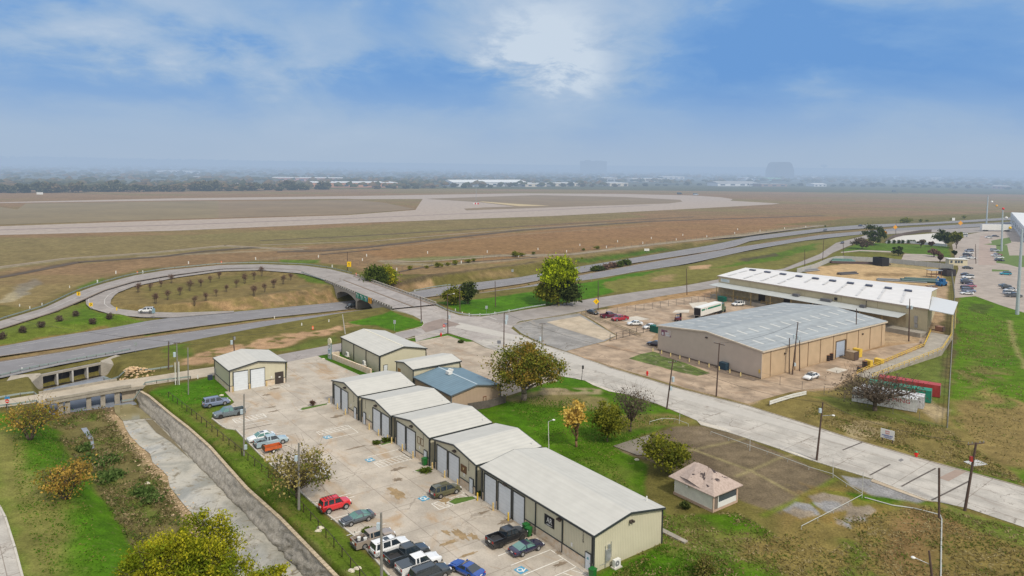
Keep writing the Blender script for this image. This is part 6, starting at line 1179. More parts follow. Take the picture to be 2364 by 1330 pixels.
def limb(mb, a, b, r0, r1, segs=4, wob=.12, n=6):
    a = Vector(a); b = Vector(b); L = (b-a).length; pts = [a]
    for i in range(1, segs+1): f = i/segs; q = a.lerp(b, f)+Vector([random.uniform(-1, 1)*L*wob*(1-f if i == segs else .6) for _ in range(3)])*(0 if i == segs else 1); q.z += math.sin(f*math.pi)*L*.05; pts.append(q)
    for i in range(segs): mb.tube(pts[i], pts[i+1], r0+(r1-r0)*i/segs, r0+(r1-r0)*(i+1)/segs, n)
    return pts
def tree(name, label, base, hgt, rad, crown0, leaf, nclump=26, leaves=120, size=.35, trunk_r=.3, bark=None, vase=False, cat='tree', group=None, flat=1., twigs=0, clump_r=None, off=(0, 0), lean=(0, 0), parts=True, seed=None, solid=.6):
    if seed is not None: random.seed(seed)
    root = thing(name, label, cat, base, 0, group); bark = bark or M_BARK; c = Vector((off[0], off[1], (hgt+crown0)/2)); rz = (hgt-crown0)/2; cl = []
    lobes = []; kx = .97 if nclump > 28 else .84
    for i in range(400):
        if len(lobes) >= 9: break
        v = Vector([random.gauss(0, 1) for _ in range(3)]).normalized()*random.uniform(.45, .72); v.z = abs(v.z)*.9-.25 if random.random() < .7 else v.z
        if all((v-k).length > .5 for k in lobes): lobes.append(v)
    for i in range(nclump*30):
        if len(cl) >= nclump: break
        v = Vector([random.gauss(0, 1) for _ in range(3)]).normalized()*(random.random()**(.34 if random.random() < solid else .8))
        if nclump > 28 and lobes: v = random.choice(lobes)+v*.40
        q = c+Vector((v.x*rad*kx, v.y*rad*kx, v.z*rz*kx*flat))
        if any((q-k).length < rad*.22 for k in cl): continue
        cl.append(q)
    mb = MB()
    if vase:
        for k in range(7): a = 2*math.pi*k/7+random.random(); q = Vector((math.cos(a)*rad*.55, math.sin(a)*rad*.55, hgt*.75)); limb(mb, (math.cos(a)*.15, math.sin(a)*.15, -.2), q, trunk_r*.6, trunk_r*.2, 4, .06)
    else:
        top = Vector((c.x*.6+lean[0], c.y*.6+lean[1], crown0+(hgt-crown0)*.42)); limb(mb, (0, 0, -.3), top, trunk_r, trunk_r*.45, 5, .035, 8)
    for q in cl:
        f = random.uniform(.35, .9); s = Vector((q.x*.12, q.y*.12, crown0*f+(hgt-crown0)*.12)) if not vase else Vector((q.x*.4, q.y*.4, q.z*.55))
        limb(mb, s, q, trunk_r*.32, trunk_r*.06, 4, .12, 5)
        for _ in range(twigs): e = q+Vector([random.gauss(0, 1) for _ in range(3)])*(clump_r or rad*.3); limb(mb, q.lerp(s, .2), e, trunk_r*.09, .012, 3, .15, 3)
    mb.build('trunk', bark, root, smooth=True)
    cr = clump_r or rad*.27; P = []
    for q in cl:
        q_s = random.choice((.45, .7, 1., 1., 1.3, 1.6)); k = max(6, int(leaves*q_s**1.5)); g = RNG.normal(size=(k, 3))*cr*.5*q_s; g[:, 2] *= .72; sh = RNG.normal(size=3)*.35; g = g+g[:, [0]]*sh*.4; P.append(np.array(q)+g)
    quads_mesh('crown', np.concatenate(P), None, size, leaf, root); return root
def ptree(bx, by, topy, wpx, crowny, name, label, leaf, **k):
    x, y, z = hit(bx, by); d = math.hypot(x, y); R = wpx/2*math.hypot(d, H)/F; h = height_to(x, y, topy, z)-z; c0 = max(.2, height_to(x, y, crowny, z)-z); e = math.atan2(H-z, d); hv = (h-c0)/2; rz = math.sqrt(max(hv*hv-(R*.8*math.sin(e))**2, (hv*.55)**2))/math.cos(e); mid = (h+c0)/2; h, c0 = mid+rz, max(.2, mid-rz)
    return tree(name, label, (x, y, z), h, R, c0, leaf, **k)
ptree(70, 1016, 934, 112, 992, 'autumn_tree', 'small orange leaved tree with a vase of stems by the creek bridge', LF['orange'], vase=True, nclump=44, leaves=34, size=.24, trunk_r=.2, twigs=5, seed=1)
ptree(153, 1152, 1062, 104, 1132, 'autumn_tree', 'round orange leaved bush tree in the grass left of the creek', LF['orange'], vase=True, nclump=44, leaves=55, size=.22, trunk_r=.2, twigs=4, seed=2)
def fore(bx, by, H_, R, c0, lab, seed, off, n, lv): x, y = at(bx, by, CZ); z = G(x, y); return tree('yellow_tree', lab, (x, y, z), H_-z, R, c0-z, LF['yellow'], nclump=int(n*1.15), leaves=int(lv*1.25), size=.18, trunk_r=.28, twigs=5, seed=seed, off=off, clump_r=R*.16)
fore(440, 1445, 9.4, 7.4, -1.0, 'tall yellow green tree rising from the creek bank at the bottom', 5, (0, 0), 74, 330)
fore(620, 1475, 5.0, 4.6, -2.4, 'lower yellow green tree crown right of the tall one at the bottom edge', 6, (0, 0), 50, 300)
fore(335, 1420, 3.2, 3.4, -2.6, 'darker yellow green shrub crown left of the tall tree at the bottom edge', 7, (0, 0), 36, 300)
ptree(686, 1150, 1022, 150, 1132, 'thin_tree', 'sparse pale leaved tree on the verge before the white van', LF['straw'], nclump=48, leaves=46, size=.26, trunk_r=.22, bark=M_BARK, twigs=5, seed=8, clump_r=1.3)
ptree(1209, 924, 794, 190, 886, 'oak_tree', 'large spreading oak with olive and rust leaves beside the street', LF['oak'], nclump=66, leaves=190, size=.30, trunk_r=.62, bark=M_BARKG, twigs=2, seed=9, flat=1.05, clump_r=1.7, solid=.6)
ptree(1331, 1032, 920, 72, 992, 'golden_tree', 'thin pollarded tree with tufts of golden leaves on the lawn', LF['gold'], nclump=30, leaves=26, size=.34, trunk_r=.24, bark=mat('brown_bark', (.17, .10, .05), .9, var=.3), twigs=2, seed=10, clump_r=.8)
ptree(1402, 1020, 932, 78, 1000, 'olive_tree', 'rounded olive green tree between the golden and the bare tree', LF['olive'], nclump=34, leaves=90, size=.27, trunk_r=.17, seed=11, clump_r=1.0)
ptree(1455, 996, 892, 82, 968, 'bare_tree', 'mostly bare tree with dark limbs close to the street', LF['bare'], nclump=36, leaves=26, size=.22, trunk_r=.26, twigs=7, seed=12, clump_r=1.5)
ptree(1548, 1090, 1008, 124, 1078, 'drooping_tree', 'drooping olive tree growing over the edge of the old slab', LF['olive'], nclump=40, leaves=75, size=.28, trunk_r=.26, twigs=3, seed=13, clump_r=1.1, off=(-.5, 0))
ptree(2020, 948, 850, 176, 928, 'spreading_tree', 'wide dark sparse tree in front of the shipping containers', LF['bare'], nclump=64, leaves=24, size=.24, trunk_r=.5, bark=M_BARK, twigs=6, seed=14, clump_r=1.9)
ptree(1288, 704, 590, 76, 672, 'poplar_tree', 'tall yellow green poplar on the grass strip between the roads', LF['poplar'], nclump=54, leaves=170, size=.6, trunk_r=.5, seed=15, clump_r=2.4, solid=.6)
for bx, w, ty, nm in ((1262, 44, 654, 'left'), (1308, 44, 652, 'right')): ptree(bx, 704, ty, w, 698, 'undergrowth_bush', 'dark bush at the foot of the poplar, %s of its trunk' % nm, LF['olive' if nm == 'left' else 'dark'], nclump=26, leaves=170, size=.5, trunk_r=.15, clump_r=1.9, cat='bush', seed=16)
ptree(866, 660, 614, 48, 652, 'bush_tree', 'dark green bushy tree behind the overpass railing', LF['bush'], nclump=30, leaves=120, size=.6, trunk_r=.25, clump_r=2.6, seed=17)
ptree(898, 656, 616, 26, 650, 'bush_tree', 'yellowing bush beside the dark bushy tree behind the overpass', LF['yellow'], nclump=18, leaves=150, size=.5, trunk_r=.2, clump_r=1.8, seed=18)
ptree(1043, 704, 664, 38, 696, 'bush_tree', 'small round green tree on the grass corner past the overpass', LF['olive'], nclump=26, leaves=150, size=.42, trunk_r=.2, clump_r=1.4, seed=19)
ptree(1080, 701, 645, 34, 696, 'ivy_tree', 'ivy covered dead tree on the grass corner past the overpass', LF['dark'], nclump=34, leaves=110, size=.42, trunk_r=.3, clump_r=1.3, twigs=3, seed=20)
for k, (px, py, w, h, lf) in enumerate(((1374, 626, 22, 9, 'bush'), (1388, 625, 26, 10, 'dark'), (1400, 622, 16, 12, 'twig'), (1414, 618, 18, 12, 'twig'), (1430, 616, 18, 13, 'bush'), (1446, 612, 22, 12, 'bush'))):
    ptree(px, py, py-h, w, py-1, 'median_shrub', 'shrub in the short hedge on the highway median', LF[lf], nclump=10, leaves=80, size=.5, trunk_r=.08, clump_r=1.0, cat='shrub', group='shrubs on the highway median', seed=30+k)
def shrub_proto(seed, leaf, R, hh):
    return tree('bare_shrub', 'small leafless reddish shrub planted inside the ramp loop', (0, 0, 0), hh, R, hh*.35, leaf, nclump=13, leaves=26, size=.16, trunk_r=.08, vase=True, twigs=5, seed=seed, cat='shrub', clump_r=.55)
lp = [(600+x/3.912, 560+y/3.912) for x, y in ((15, 305), (125, 412), (210, 377), (280, 342), (45, 447))]+[(x/3.912, 560+y/3.912) for x, y in ((1250, 452), (1355, 440), (1455, 402), (1550, 367), (1405, 555), (1515, 517), (1625, 476), (1715, 438), (1815, 398), (1900, 362), (1980, 328), (1755, 566), (1860, 527), (1955, 487), (2045, 446), (2135, 408), (2210, 371), (2295, 337), (2295, 484))]
pr = [shrub_proto(40, LF['twig'], 1.25, 3.4), shrub_proto(41, LF['twig'], 1.1, 3.0)]
for i, p in enumerate(lp):
    o = pr[i] if i < 2 else copy_tree(pr[i % 2]); x, y, z = hit(*p); o.location = (x, y, z); o.rotation_euler = (0, 0, i*1.3); s = .75+.5*random.random(); o.scale = (s*.9, s*.9, s*1.15); tag(o, 'small leafless reddish shrub planted inside the ramp loop', 'shrub', 'leafless shrubs inside the ramp loop')
bp = None
for i, (x_, y_) in enumerate(((20, 872), (210, 812), (375, 766), (535, 712), (680, 667), (835, 737), (990, 692))):
    x, y, z = hit(x_/3.912, 560+y_/3.912)
    if bp is None: bp = tree('round_shrub', 'x', (x, y, z), 1.8, .95, .2, LF['bare'], nclump=16, leaves=60, size=.22, trunk_r=.07, cat='shrub', clump_r=.55, seed=50); o = bp
    else: o = copy_tree(bp); o.location = (x, y, z); o.rotation_euler = (0, 0, i)
    tag(o, 'rounded low shrub on the grass triangle outside the ramp loop', 'shrub', 'shrubs on the grass triangle')
for px, py, ty, w, cy_, lf, lab, sd in ((2017, 566, 519, 58, 560, 'dark', 'large dark round tree at the near end of the far lawn', 60), (1990, 575, 549, 42, 570, 'bare', 'small sparse tree leaning beside the large dark tree', 61), (2182, 568, 532, 50, 558, 'dark', 'dark spreading tree by the white gravel court', 62), (2208, 574, 535, 34, 560, 'olive', 'olive tree right of the dark spreading tree', 63), (2074, 591, 568, 28, 588, 'dark', 'small dark tree on the lawn behind the yard wall', 64), (2156, 593, 575, 26, 588, 'twig', 'small brownish tree near the guard hut', 65), (2170, 606, 584, 14, 602, 'twig', 'thin reddish tree right beside the guard hut', 66), (2126, 572, 552, 16, 565, 'bare', 'bare sapling in the middle of the far lawn', 67), (2203, 592, 577, 8, 590, 'dark', 'narrow dark shrub at the lawn corner', 68), (2150, 570, 556, 14, 566, 'twig', 'bare reddish sapling before the white gravel court', 69)):
    ptree(px, py, ty, w, cy_, 'lawn_tree', lab, LF[lf], nclump=26 if w > 30 else 14, leaves=110 if lf != 'bare' else 40, size=.6, trunk_r=.3, seed=sd, twigs=2 if lf in ('bare', 'twig') else 0, clump_r=w*.026)
hb = None
for i, px in enumerate((2052, 2064, 2075, 2084, 2097, 2103, 2110, 2134, 2187)):
    x, y, z = hit(px, 562)
    if hb is None: hb = tree('clipped_shrub', 'x', (x, y, z), 2.1, .9, .1, LF['dark'], nclump=14, leaves=60, size=.3, trunk_r=.08, cat='shrub', clump_r=.5, seed=70); o = hb
    else: o = copy_tree(hb); o.location = (x, y, z)
    tag(o, 'dark clipped shrub in the row before the white gravel court', 'shrub', 'clipped shrubs before the gravel court')
fb = None
for i, (px, py, s) in enumerate(((1050, 612, 1.), (1034, 614, .7), (1012, 618, 1.), (947, 623, .8), (985, 620, .6), (1080, 607, .8), (1093, 604, .7), (1190, 594, 1.3), (1205, 592, .8), (1232, 588, .7), (1347, 579, .6), (1378, 576, .9), (1905, 524, .6), (2094, 516, 2.2), (2086, 516, 1.8), (2126, 513, 1.2), (2140, 512, .9), (2196, 508, .8), (2225, 505, 1.4), (1020, 616, .5))):
    x, y, z = hit(px, py)
    if fb is None: fb = tree('fence_bush', 'x', (x, y, z), 3.2, 2., .2, LF['olive'], nclump=16, leaves=55, size=.38, trunk_r=.1, cat='bush', clump_r=.9, seed=80); o = fb
    else: o = copy_tree(fb); o.location = (x, y, z); o.rotation_euler = (0, 0, i)
    o.scale = (s*.8, s*.8, s*.75); tag(o, 'dark scrubby bush growing along the airfield fence', 'bush', 'bushes along the airfield fence')
ptree(1630, 1335, 1280, 34, 1328, 'dry_bush', 'straggly dry bush behind the long workshop at the bottom', LF['straw'], nclump=22, leaves=40, size=.16, trunk_r=.08, vase=True, twigs=3, seed=90, cat='bush', clump_r=.7)
for k, (px, py, w, h, lf, lab) in enumerate(((1118, 1142, 30, 8, 'bush', 'low green bush in the kerbed bed by the fourth workshop'), (982, 1092, 22, 8, 'bush', 'low green bush in the bed beside the green bin'), (893, 1020, 22, 7, 'bush', 'low green bush between the second and third workshops'), (721, 937, 8, 14, 'twig', 'tiny bare shrub on the grass sliver in the lot'), (846, 1236, 12, 14, 'bush', 'green weed clump behind the tan pickup'), (1064, 792, 12, 6, 'dark', 'low dark weed clump in the corner lot'), (1582, 1176, 20, 22, 'dark', 'dark bush growing against the derelict shed'), (870, 1025, 12, 5, 'bush', 'small weed tuft at the foot of the second workshop'))):
    ptree(px, py, py-h, w, py-1, 'weed_bush', lab, LF[lf], nclump=10, leaves=60, size=.18, trunk_r=.04, cat='bush', clump_r=.35, seed=100+k, vase=lf == 'twig')
def brush():
    poly = [hit(a, b)[:2] for a, b in ((110, 955), (240, 948), (262, 975), (285, 1010), (330, 1058), (372, 1105), (408, 1160), (450, 1240), (540, 1380), (400, 1420), (330, 1300), (262, 1200), (220, 1120), (165, 1050), (120, 990))]; P = np.asarray(poly); x0, y0 = P.min(0); x1, y1 = P.max(0); n = 15000
    X = RNG.uniform(x0, x1, n*3); Y = RNG.uniform(y0, y1, n*3); d = sdist(X, Y, poly); dens = fbm(X, Y, 6, 3, 55); keep = (d < 0) & (dens > .40) ; X, Y, D_ = X[keep][:n], Y[keep][:n], dens[keep][:n]
    Z = np.array([G(a, b) for a, b in zip(X, Y)]); hh = RNG.random(len(X))*(.25+2.2*np.clip(D_-.45, 0, .3)*2); cen = np.stack([X, Y, Z+hh], 1)
    m = leafmat('brush_leaves', (.12, .105, .04), (.34, .26, .15), (.09, .14, .03), .5); o = quads_mesh('brush', cen, None, .20, m, None, 2.4); tag(o, 'tangled brown and green brush covering the creek bank', 'brush', None, 'stuff')
    g = []
    for cx, cy, r in ((222, 1075, 2.2), (250, 1065, 1.7), (262, 1100, 1.6), (205, 1065, 1.3), (235, 1110, 2.), (330, 1140, 1.6), (355, 1155, 1.4), (195, 1040, 1.), (180, 1085, 1.2)):
        x, y, z = hit(cx, cy); k = 620; q = RNG.normal(size=(k, 3))*np.array((r*.5, r*.5, .45)); q[:, 2] = np.abs(q[:, 2]); g.append(q+np.array((x, y, z)))
    o = quads_mesh('brush', np.concatenate(g), None, .28, leafmat('green_brush', (.07, .12, .03), (.14, .20, .06)), None, 2.2); tag(o, 'lush green brush in the middle of the creek bank', 'brush', None, 'stuff')
brush()
def rubble():
    mb = MB(); rr = random.Random(9); line = [(262, 950), (285, 990), (300, 1010), (345, 1062), (372, 1090), (390, 1115), (415, 1160), (445, 1200), (470, 1250)]; pts = fill_line(line, 60)
    for p in pts:
        for _ in range(7):
            x, y = at(p[0]+rr.gauss(-8, 12), p[1]+rr.gauss(0, 8), CZ); r = rr.uniform(.08, .34); z = G(x, y); c = (x, y, z+r*.25); v = [(c[0]+r*rr.uniform(.6, 1.2)*a, c[1]+r*rr.uniform(.6, 1.2)*b, c[2]+r*.6*rr.uniform(.6, 1.1)*e) for a, b, e in ((1, 0, 0), (0, 1, 0), (-1, 0, 0), (0, -1, 0), (.2, .1, 1), (0, 0, -1))]
            mb.add(v, [(0, 1, 4), (1, 2, 4), (2, 3, 4), (3, 0, 4), (1, 0, 5), (2, 1, 5), (3, 2, 5), (0, 3, 5)])
    tag(mb.build('rubble', mat('tan_rubble', (.42, .31, .20), .95, var=.4, scale=.8)), 'scattered tan rubble along the edge of the creek bed', 'rubble', None, 'stuff')
    x, y, z = hit(300, 868); mb = MB(); 
    for _ in range(170):
        a = rr.random()*6.28; d = rr.random()**.6*4.6; hx, hy = x+math.cos(a)*d*1.2, y+math.sin(a)*d; hz = G(hx, hy)+max(0, (1-d/4.8))*1.9*rr.uniform(.7, 1.); r = rr.uniform(.2, .6)
        v = [(hx+r*rr.uniform(.6, 1.3)*p, hy+r*rr.uniform(.6, 1.3)*q, hz+r*.7*rr.uniform(.6, 1.2)*e) for p, q, e in ((1, 0, 0), (0, 1, 0), (-1, 0, 0), (0, -1, 0), (.2, .1, 1), (0, 0, -1))]
        mb.add(v, [(0, 1, 4), (1, 2, 4), (2, 3, 4), (3, 0, 4), (1, 0, 5), (2, 1, 5), (3, 2, 5), (0, 3, 5)])
    o = mb.build('rock_pile', mat('tan_rock', (.47, .33, .19), .95, var=.4, scale=.6), loc=(x, y, z)); tag(o, 'heap of broken tan rock beside the culvert', 'rock pile')
rubble()
rr = random.Random(21); proto = []
for k in range(5): proto.append(tree('far_tree', 'x', (0, -500, 0), 10.+k, 7.+k*.6, 1.2, LF['far'], nclump=22, leaves=34, size=2.1, trunk_r=.5, clump_r=2.6, seed=200+k, cat='tree'))
i = 0
def edge_y(px): return float(np.interp(px, [0, 400, 700, 900, 1200, 1600, 2000, 2364], [446, 443, 440, 436.5, 433, 430, 432, 439]))
far_list = [(px+rr.uniform(-5, 5), edge_y(px)-rr.uniform(0, 2.5), rr.uniform(.5, 1.3) if px < 760 else rr.uniform(.45, .8)) for px in list(range(-20, 760, 17))+list(range(870, 1180, 22))+list(range(1250, 2380, 24))]
for px, py, s in far_list:
    x, y = at(px, py); o = proto[i] if i < 5 else copy_tree(proto[rr.randrange(5)]); o.location = (x, y, G(x, y)-.5); o.rotation_euler = (0, 0, rr.random()*6); o.scale = (s*1.25, s*1.25, s*rr.uniform(.8, 1.1)); i += 1
    tag(o, 'hazy round tree on the far edge of the airfield', 'tree', 'trees along the far edge of the airfield')
def woods():
    n = 17000; az = RNG.uniform(-.95, .95, n); r = 1180*np.exp(RNG.random(n)**.85*2.1); X = r*np.sin(az); Y = r*np.cos(az)
    ex = np.array([edge_y(1182+F*math.tan(a)) for a in az]); lim = np.array([math.hypot(*at(1182+F*math.tan(a), e)) for a, e in zip(az, ex)]); dn = fbm(X, Y, 260, 3, 8); right = az > .12
    keep = (r > lim+18) & (dn > np.where(right & (r < 2600), .50, .34)); X, Y, r = X[keep], Y[keep], r[keep]; Z = gz(X, Y); n = len(X)
    u = np.array([(1, 0, 0), (0, 1, 0), (-1, 0, 0), (0, -1, 0), (.7, .7, .55), (-.7, .7, .5), (-.7, -.7, .6), (.7, -.7, .55), (.2, 0, 1), (0, 0, -.8)]); fs = np.array([(0, 4, 7), (1, 5, 4), (2, 6, 5), (3, 7, 6), (4, 5, 8), (5, 6, 8), (6, 7, 8), (7, 4, 8), (0, 1, 4), (1, 2, 5), (2, 3, 6), (3, 0, 7)])
    R_t = RNG.uniform(5, 10, n)*(1+np.clip(r-2500, 0, 8000)/5000); V = u[None]*(R_t[:, None, None])*RNG.uniform(.65, 1.3, (n, 10, 1)); V[:, :, 2] *= .72; V += np.stack([X, Y, Z+R_t*.35+RNG.uniform(0, 3, n)], 1)[:, None]
    Fc = (fs[None]+10*np.arange(n)[:, None, None]).reshape(-1, 3); me = bpy.data.meshes.new('woods'); me.vertices.add(n*10); me.vertices.foreach_set('co', V.ravel()); m_ = len(Fc); me.loops.add(m_*3); me.loops.foreach_set('vertex_index', Fc.ravel().astype(np.int32)); me.polygons.add(m_); me.polygons.foreach_set('loop_start', np.arange(0, m_*3, 3, dtype=np.int32)); me.polygons.foreach_set('loop_total', np.full(m_, 3, dtype=np.int32)); me.update(calc_edges=True)
    me.materials.append(LF['far']); o = bpy.data.objects.new('woods', me); COL.objects.link(o); tag(o, 'hazy woodland stretching to the horizon', 'woods', None, 'stuff')
woods()

def weeds():
    def sc(poly, n, lo, hi, mt, nm, lab, size=.2, thr=.45, sd=5):
        w = [hit(a, b)[:2] for a, b in poly]; P = np.asarray(w); x0, y0 = P.min(0); x1, y1 = P.max(0); X = RNG.uniform(x0, x1, n*4); Y = RNG.uniform(y0, y1, n*4); k = (sdist(X, Y, w) < -.3) & (fbm(X, Y, 5, 3, sd)+.25*RNG.random(n*4) > thr+.12); X, Y = X[k][:n], Y[k][:n]
        Z = np.array([G(a, b) for a, b in zip(X, Y)]); return np.stack([X, Y, Z+RNG.uniform(lo, hi, len(X))], 1)
    dry = leafmat('dry_weeds', (.19, .155, .06), (.38, .31, .16), (.13, .16, .035), .4); grn = leafmat('green_weeds', (.07, .15, .015), (.13, .24, .025), (.22, .22, .06), .4)
    A = [sc([(1500, 1190), (1700, 1180), (1800, 1235), (1900, 1200), (2150, 1165), (2364, 1225), (2500, 1400), (1400, 1400)], 9000, .0, .16, 0, 0, 0), sc([(1860, 930), (2180, 985), (2364, 1110), (2364, 1120), (2150, 1062), (1850, 970)], 5000, 0, .15, 0, 0, 0), sc([(2215, 700), (2364, 760), (2364, 1100), (2200, 980)], 7000, 0, .2, 0, 0, 0)]
    tag(quads_mesh('dry_grass', np.concatenate(A), None, .17, dry, None, 2.6), 'dry grass and weeds growing over the open ground', 'grass', None, 'stuff')
    A = [sc([(1170, 930), (1300, 900), (1420, 960), (1600, 960), (1500, 1000), (1420, 1060), (1480, 1170), (1540, 1190), (1530, 1170), (1262, 1036)], 5000, 0, .12, 0, 0, 0, thr=.4), sc([(20, 965), (110, 955), (180, 1080), (260, 1330), (95, 1330), (30, 1160)], 5000, 0, .12, 0, 0, 0, thr=.4), sc([(360, 912), (500, 880), (530, 925), (480, 965), (600, 1060), (880, 1340), (790, 1340), (560, 1110)], 3500, 0, .12, 0, 0, 0, thr=.4), sc([(1390, 1335), (1530, 1255), (1680, 1290), (1680, 1345)], 3000, 0, .12, 0, 0, 0, thr=.4)]
    tag(quads_mesh('green_grass', np.concatenate(A), None, .15, grn, None, 2.4), 'green grass tufts on the lawns and verges', 'grass', None, 'stuff')
weeds()
def box_hatch(s0, s1, t0, t1, n, name='hatched_bay'):
    stline(name, [(s0, t0), (s1, t0), (s1, t1), (s0, t1), (s0, t0)])
    for k in range(n): f = (k+.3)/n; stline(name, [(s0, t0+(t1-t0)*f), (s1, t0+(t1-t0)*min(1, f+.7/n))], .12)
for s in (-37.2, -34.0 if 0 else -35.9, -31.2, -25.8, -73.1, -67.5, -64.9): stline('bay_line', [(s, -20.9), (s, -15.2)])
box_hatch(-79.9, -77.6 if 0 else -77.2, -20.6, -14.8, 7); stline('bay_line', [(-73.1, -20.9), (-73.1, -15.)]); stline('bay_line', [(-75.2, -20.9), (-75.2, -15.)])
for s in (-9.9, -7.2, -4.6): stline('bay_line', [(s, -7.3), (s, -.9)])
stline('bay_line', [(-7.2, -.9), (0., -.9)]); box_hatch(-2.2, .1, -7.2, -.95, 5); stline('bay_line', [(-13., -7.3), (-13., -1.2)])
box_hatch(-32.2 if 0 else -45.6, -43.2, -7.4, -1.4, 8); stline('bay_line', [(-48.2, -7.2), (-48.2, -1.4), (-45.6, -1.4)]); stline('bay_line', [(-48.2, -1.4), (-43.2, -1.4)])
box_hatch(-64.3, -62.4, -9.9, -3.7, 8); stline('bay_line', [(-59.6, -9.3), (-59.6, -3.7), (-62.4, -3.7)]); box_hatch(-27.2, -25., -7., -1.2, 6); stline('bay_line', [(-30.7, -1.2), (-25., -1.2)])
box_hatch(-95.6, -94., -8.6, -4.2, 5)
for s, t in ((-60.6, -9.2), (-46.9, -7.4), (-29.3, -7.1), (-5.6, -6.9)):
    mb = MB(); mb.box((*W(s, t)[:2], .055), (1.35, 1.35, .012), AA+.1); r = mb.build('parking_symbol', M_BLUE); r['kind'] = 'structure'
    mb = MB(); mb.tube(W(s-.1, t-.1, .062), W(s-.1, t-.1, .07), .42, n=16); mb.box((*W(s+.25, t+.3)[:2], .068), (.16, .8, .01), AA+.5); o = mb.build('wheelchair_mark', M_PAINT); o['kind'] = 'structure'; mb = MB(); mb.tube(W(s-.1, t-.1, .07), W(s-.1, t-.1, .076), .27, n=14); o = mb.build('wheelchair_mark', M_BLUE); o['kind'] = 'structure'
M_STAIN = mat('mud_stain', (.27, .19, .10), .9, var=.4, scale=.8); M_STAIND = mat('dark_stain', (.20, .155, .11), .9, var=.4, scale=.9)
def blot(cx, cy, rs_, rt, mt, seed, name='mud_stain', z=.05):
    r_ = random.Random(seed); n = 26; pts = []
    for i in range(n): a = 2*math.pi*i/n; k = r_.uniform(.45, 1.15); pts.append(W(cx+math.cos(a)*rs_*k, cy+math.sin(a)*rt*k)[:2])
    mb = MB(); c = W(cx, cy)[:2]; mb.add([(x, y, z) for x, y in pts]+[(*c, z)], [(i, (i+1) % n, n) for i in range(n)]); tag(mb.build(name, mt), kind='structure')
for k, (cx, cy, a, b, mt) in enumerate(((-17.2, -8.3, 2.0, .7, M_STAIN), (-15.8, -7.2, 1.3, .6, M_STAIN), (-18.8, -9.6, .9, .5, M_STAIN), (-16.3, -10.6, .5, 1.7, M_STAIN), (-20.6, -2.2, .4, 1., M_STAIND), (-16.6, -1.3, .8, 1.3, M_STAIND), (-6., -.5, .6, .5, M_STAIND), (-3.8, -1.9, .5, 1.3, M_STAIND), (-52.5, -3., .5, 1.8, M_STAIND), (-53.2, -7., .4, 2.2, M_STAIND), (-41., -5.2, .5, 1.6, M_STAIND), (-82.6, -12.3, .4, 1.3, M_STAIND), (-79.9, -12.6, .35, 1.4, M_STAIND), (-70., -3.2, .7, 1.6, M_STAIND), (-37.4, -7.2, .8, .9, M_STAIND), (-29.8, -1.0, .6, .7, M_STAIN), (-26.6, -4.6, 1.6, 1.1, M_STAIN), (-12.4, -10.2, .3, 1.6, M_STAIN), (-33., -9.5, 2.6, 1.1, M_STAIN), (-94.2, -7.4, .5, 1.6, M_STAIND), (-91., -10.5, .6, 1., M_STAIND), (-34.6, -18.2, .3, 1.1, mat('wet_patch', (.12, .12, .11), .5)))): blot(cx, cy, a, b, mt, k)
M_LAWN = mat('island_grass', (.07, .13, .015), .95, var=.35, scale=2.)
def island(name, pts, z=.16): mb = MB(); mb.prism([W(a, b)[:2] for a, b in pts], .0, z); o = mb.build(name, M_CURB); o['kind'] = 'structure'; cx = sum(p[0] for p in pts)/len(pts); cy = sum(p[1] for p in pts)/len(pts); mb = MB(); q = [W(cx+(a-cx)*.88, cy+(b-cy)*.8)[:2] for a, b in pts]; mb.prism(q, z-.02, z+.04); o = mb.build(name+'_grass', M_LAWN); o['kind'] = 'structure'
island('kerbed_island', [(-77.6, -8.6), (-76.9, -8.2), (-77.4, -1.6), (-78.1, -1.3), (-78.3, -7.8)]); island('kerbed_island', [(-26.1, -5.2), (-24.8, -4.8), (-24.5, -.5), (-25.5, -.4), (-26.6, -3.5)]); island('kerbed_island', [(-51.9, -3.3), (-51.4, -3.2), (-51.4, -.8), (-52., -.9)]); island('kerbed_island', [(-38.6, -3.8), (-38., -3.6), (-37.9, -.6), (-38.6, -.5)])
bproto = None
for i, (s, t, c) in enumerate([(-78.1, -1.7, 0), (-73.8, -1.7, 0), (-69.9, -1.7, 0), (-59.8, -1.4, 0), (-56.1, -1.3, 0), (-52.7, -1.2, 0), (-51.3, -1.1, 0), (-47.3, -1.1, 0), (-43.5, -1.1, 0), (-37.6, -.8, 0), (-33.7, -.8, 0), (-29.9, -.8, 0), (-24.2, -.9, 1), (-20.3, -.8, 0), (-16.6, -.8, 1), (-97., -15.7, 0), (-97., -12.1, 0), (-97., -8.4, 0)]):
    x, y, _ = W(s, t)
    mb = MB(); mb.tube((0, 0, 0), (0, 0, 1.15), .12, n=10); mb.ball((0, 0, 1.15), .12, n=8, sz=.5); o = mb.build('bollard', M_YEL if c else mat('faded_yellow', (.58, .43, .18), .6, var=.15)); o.location = (x, y, .03)
    tag(o, 'yellow steel bollard beside a roller door of the workshops', 'bollard', 'yellow bollards beside the roller doors')
def bin_(s, t, lab, rz=0.):
    x, y, _ = W(s, t); r = thing('wheelie_bin', lab, 'bin', (x, y, .04), AA+rz); g = mat('bin_green', (.01, .12, .02), .45, var=.1); mb = MB(); mb.box((0, 0, .62), (.62, .62, 1.05), top=1.22); mb.build('body', g, r); mb = MB(); mb.box((0, 0, 1.19), (.80, .84, .09)); mb.build('lid', g, r)
    for k in (-1, 1): mb = MB(); mb.tube((k*.28, .3, .14), (k*.36, .3, .14), .14, n=10); mb.build('wheel', M_TYRE, r)
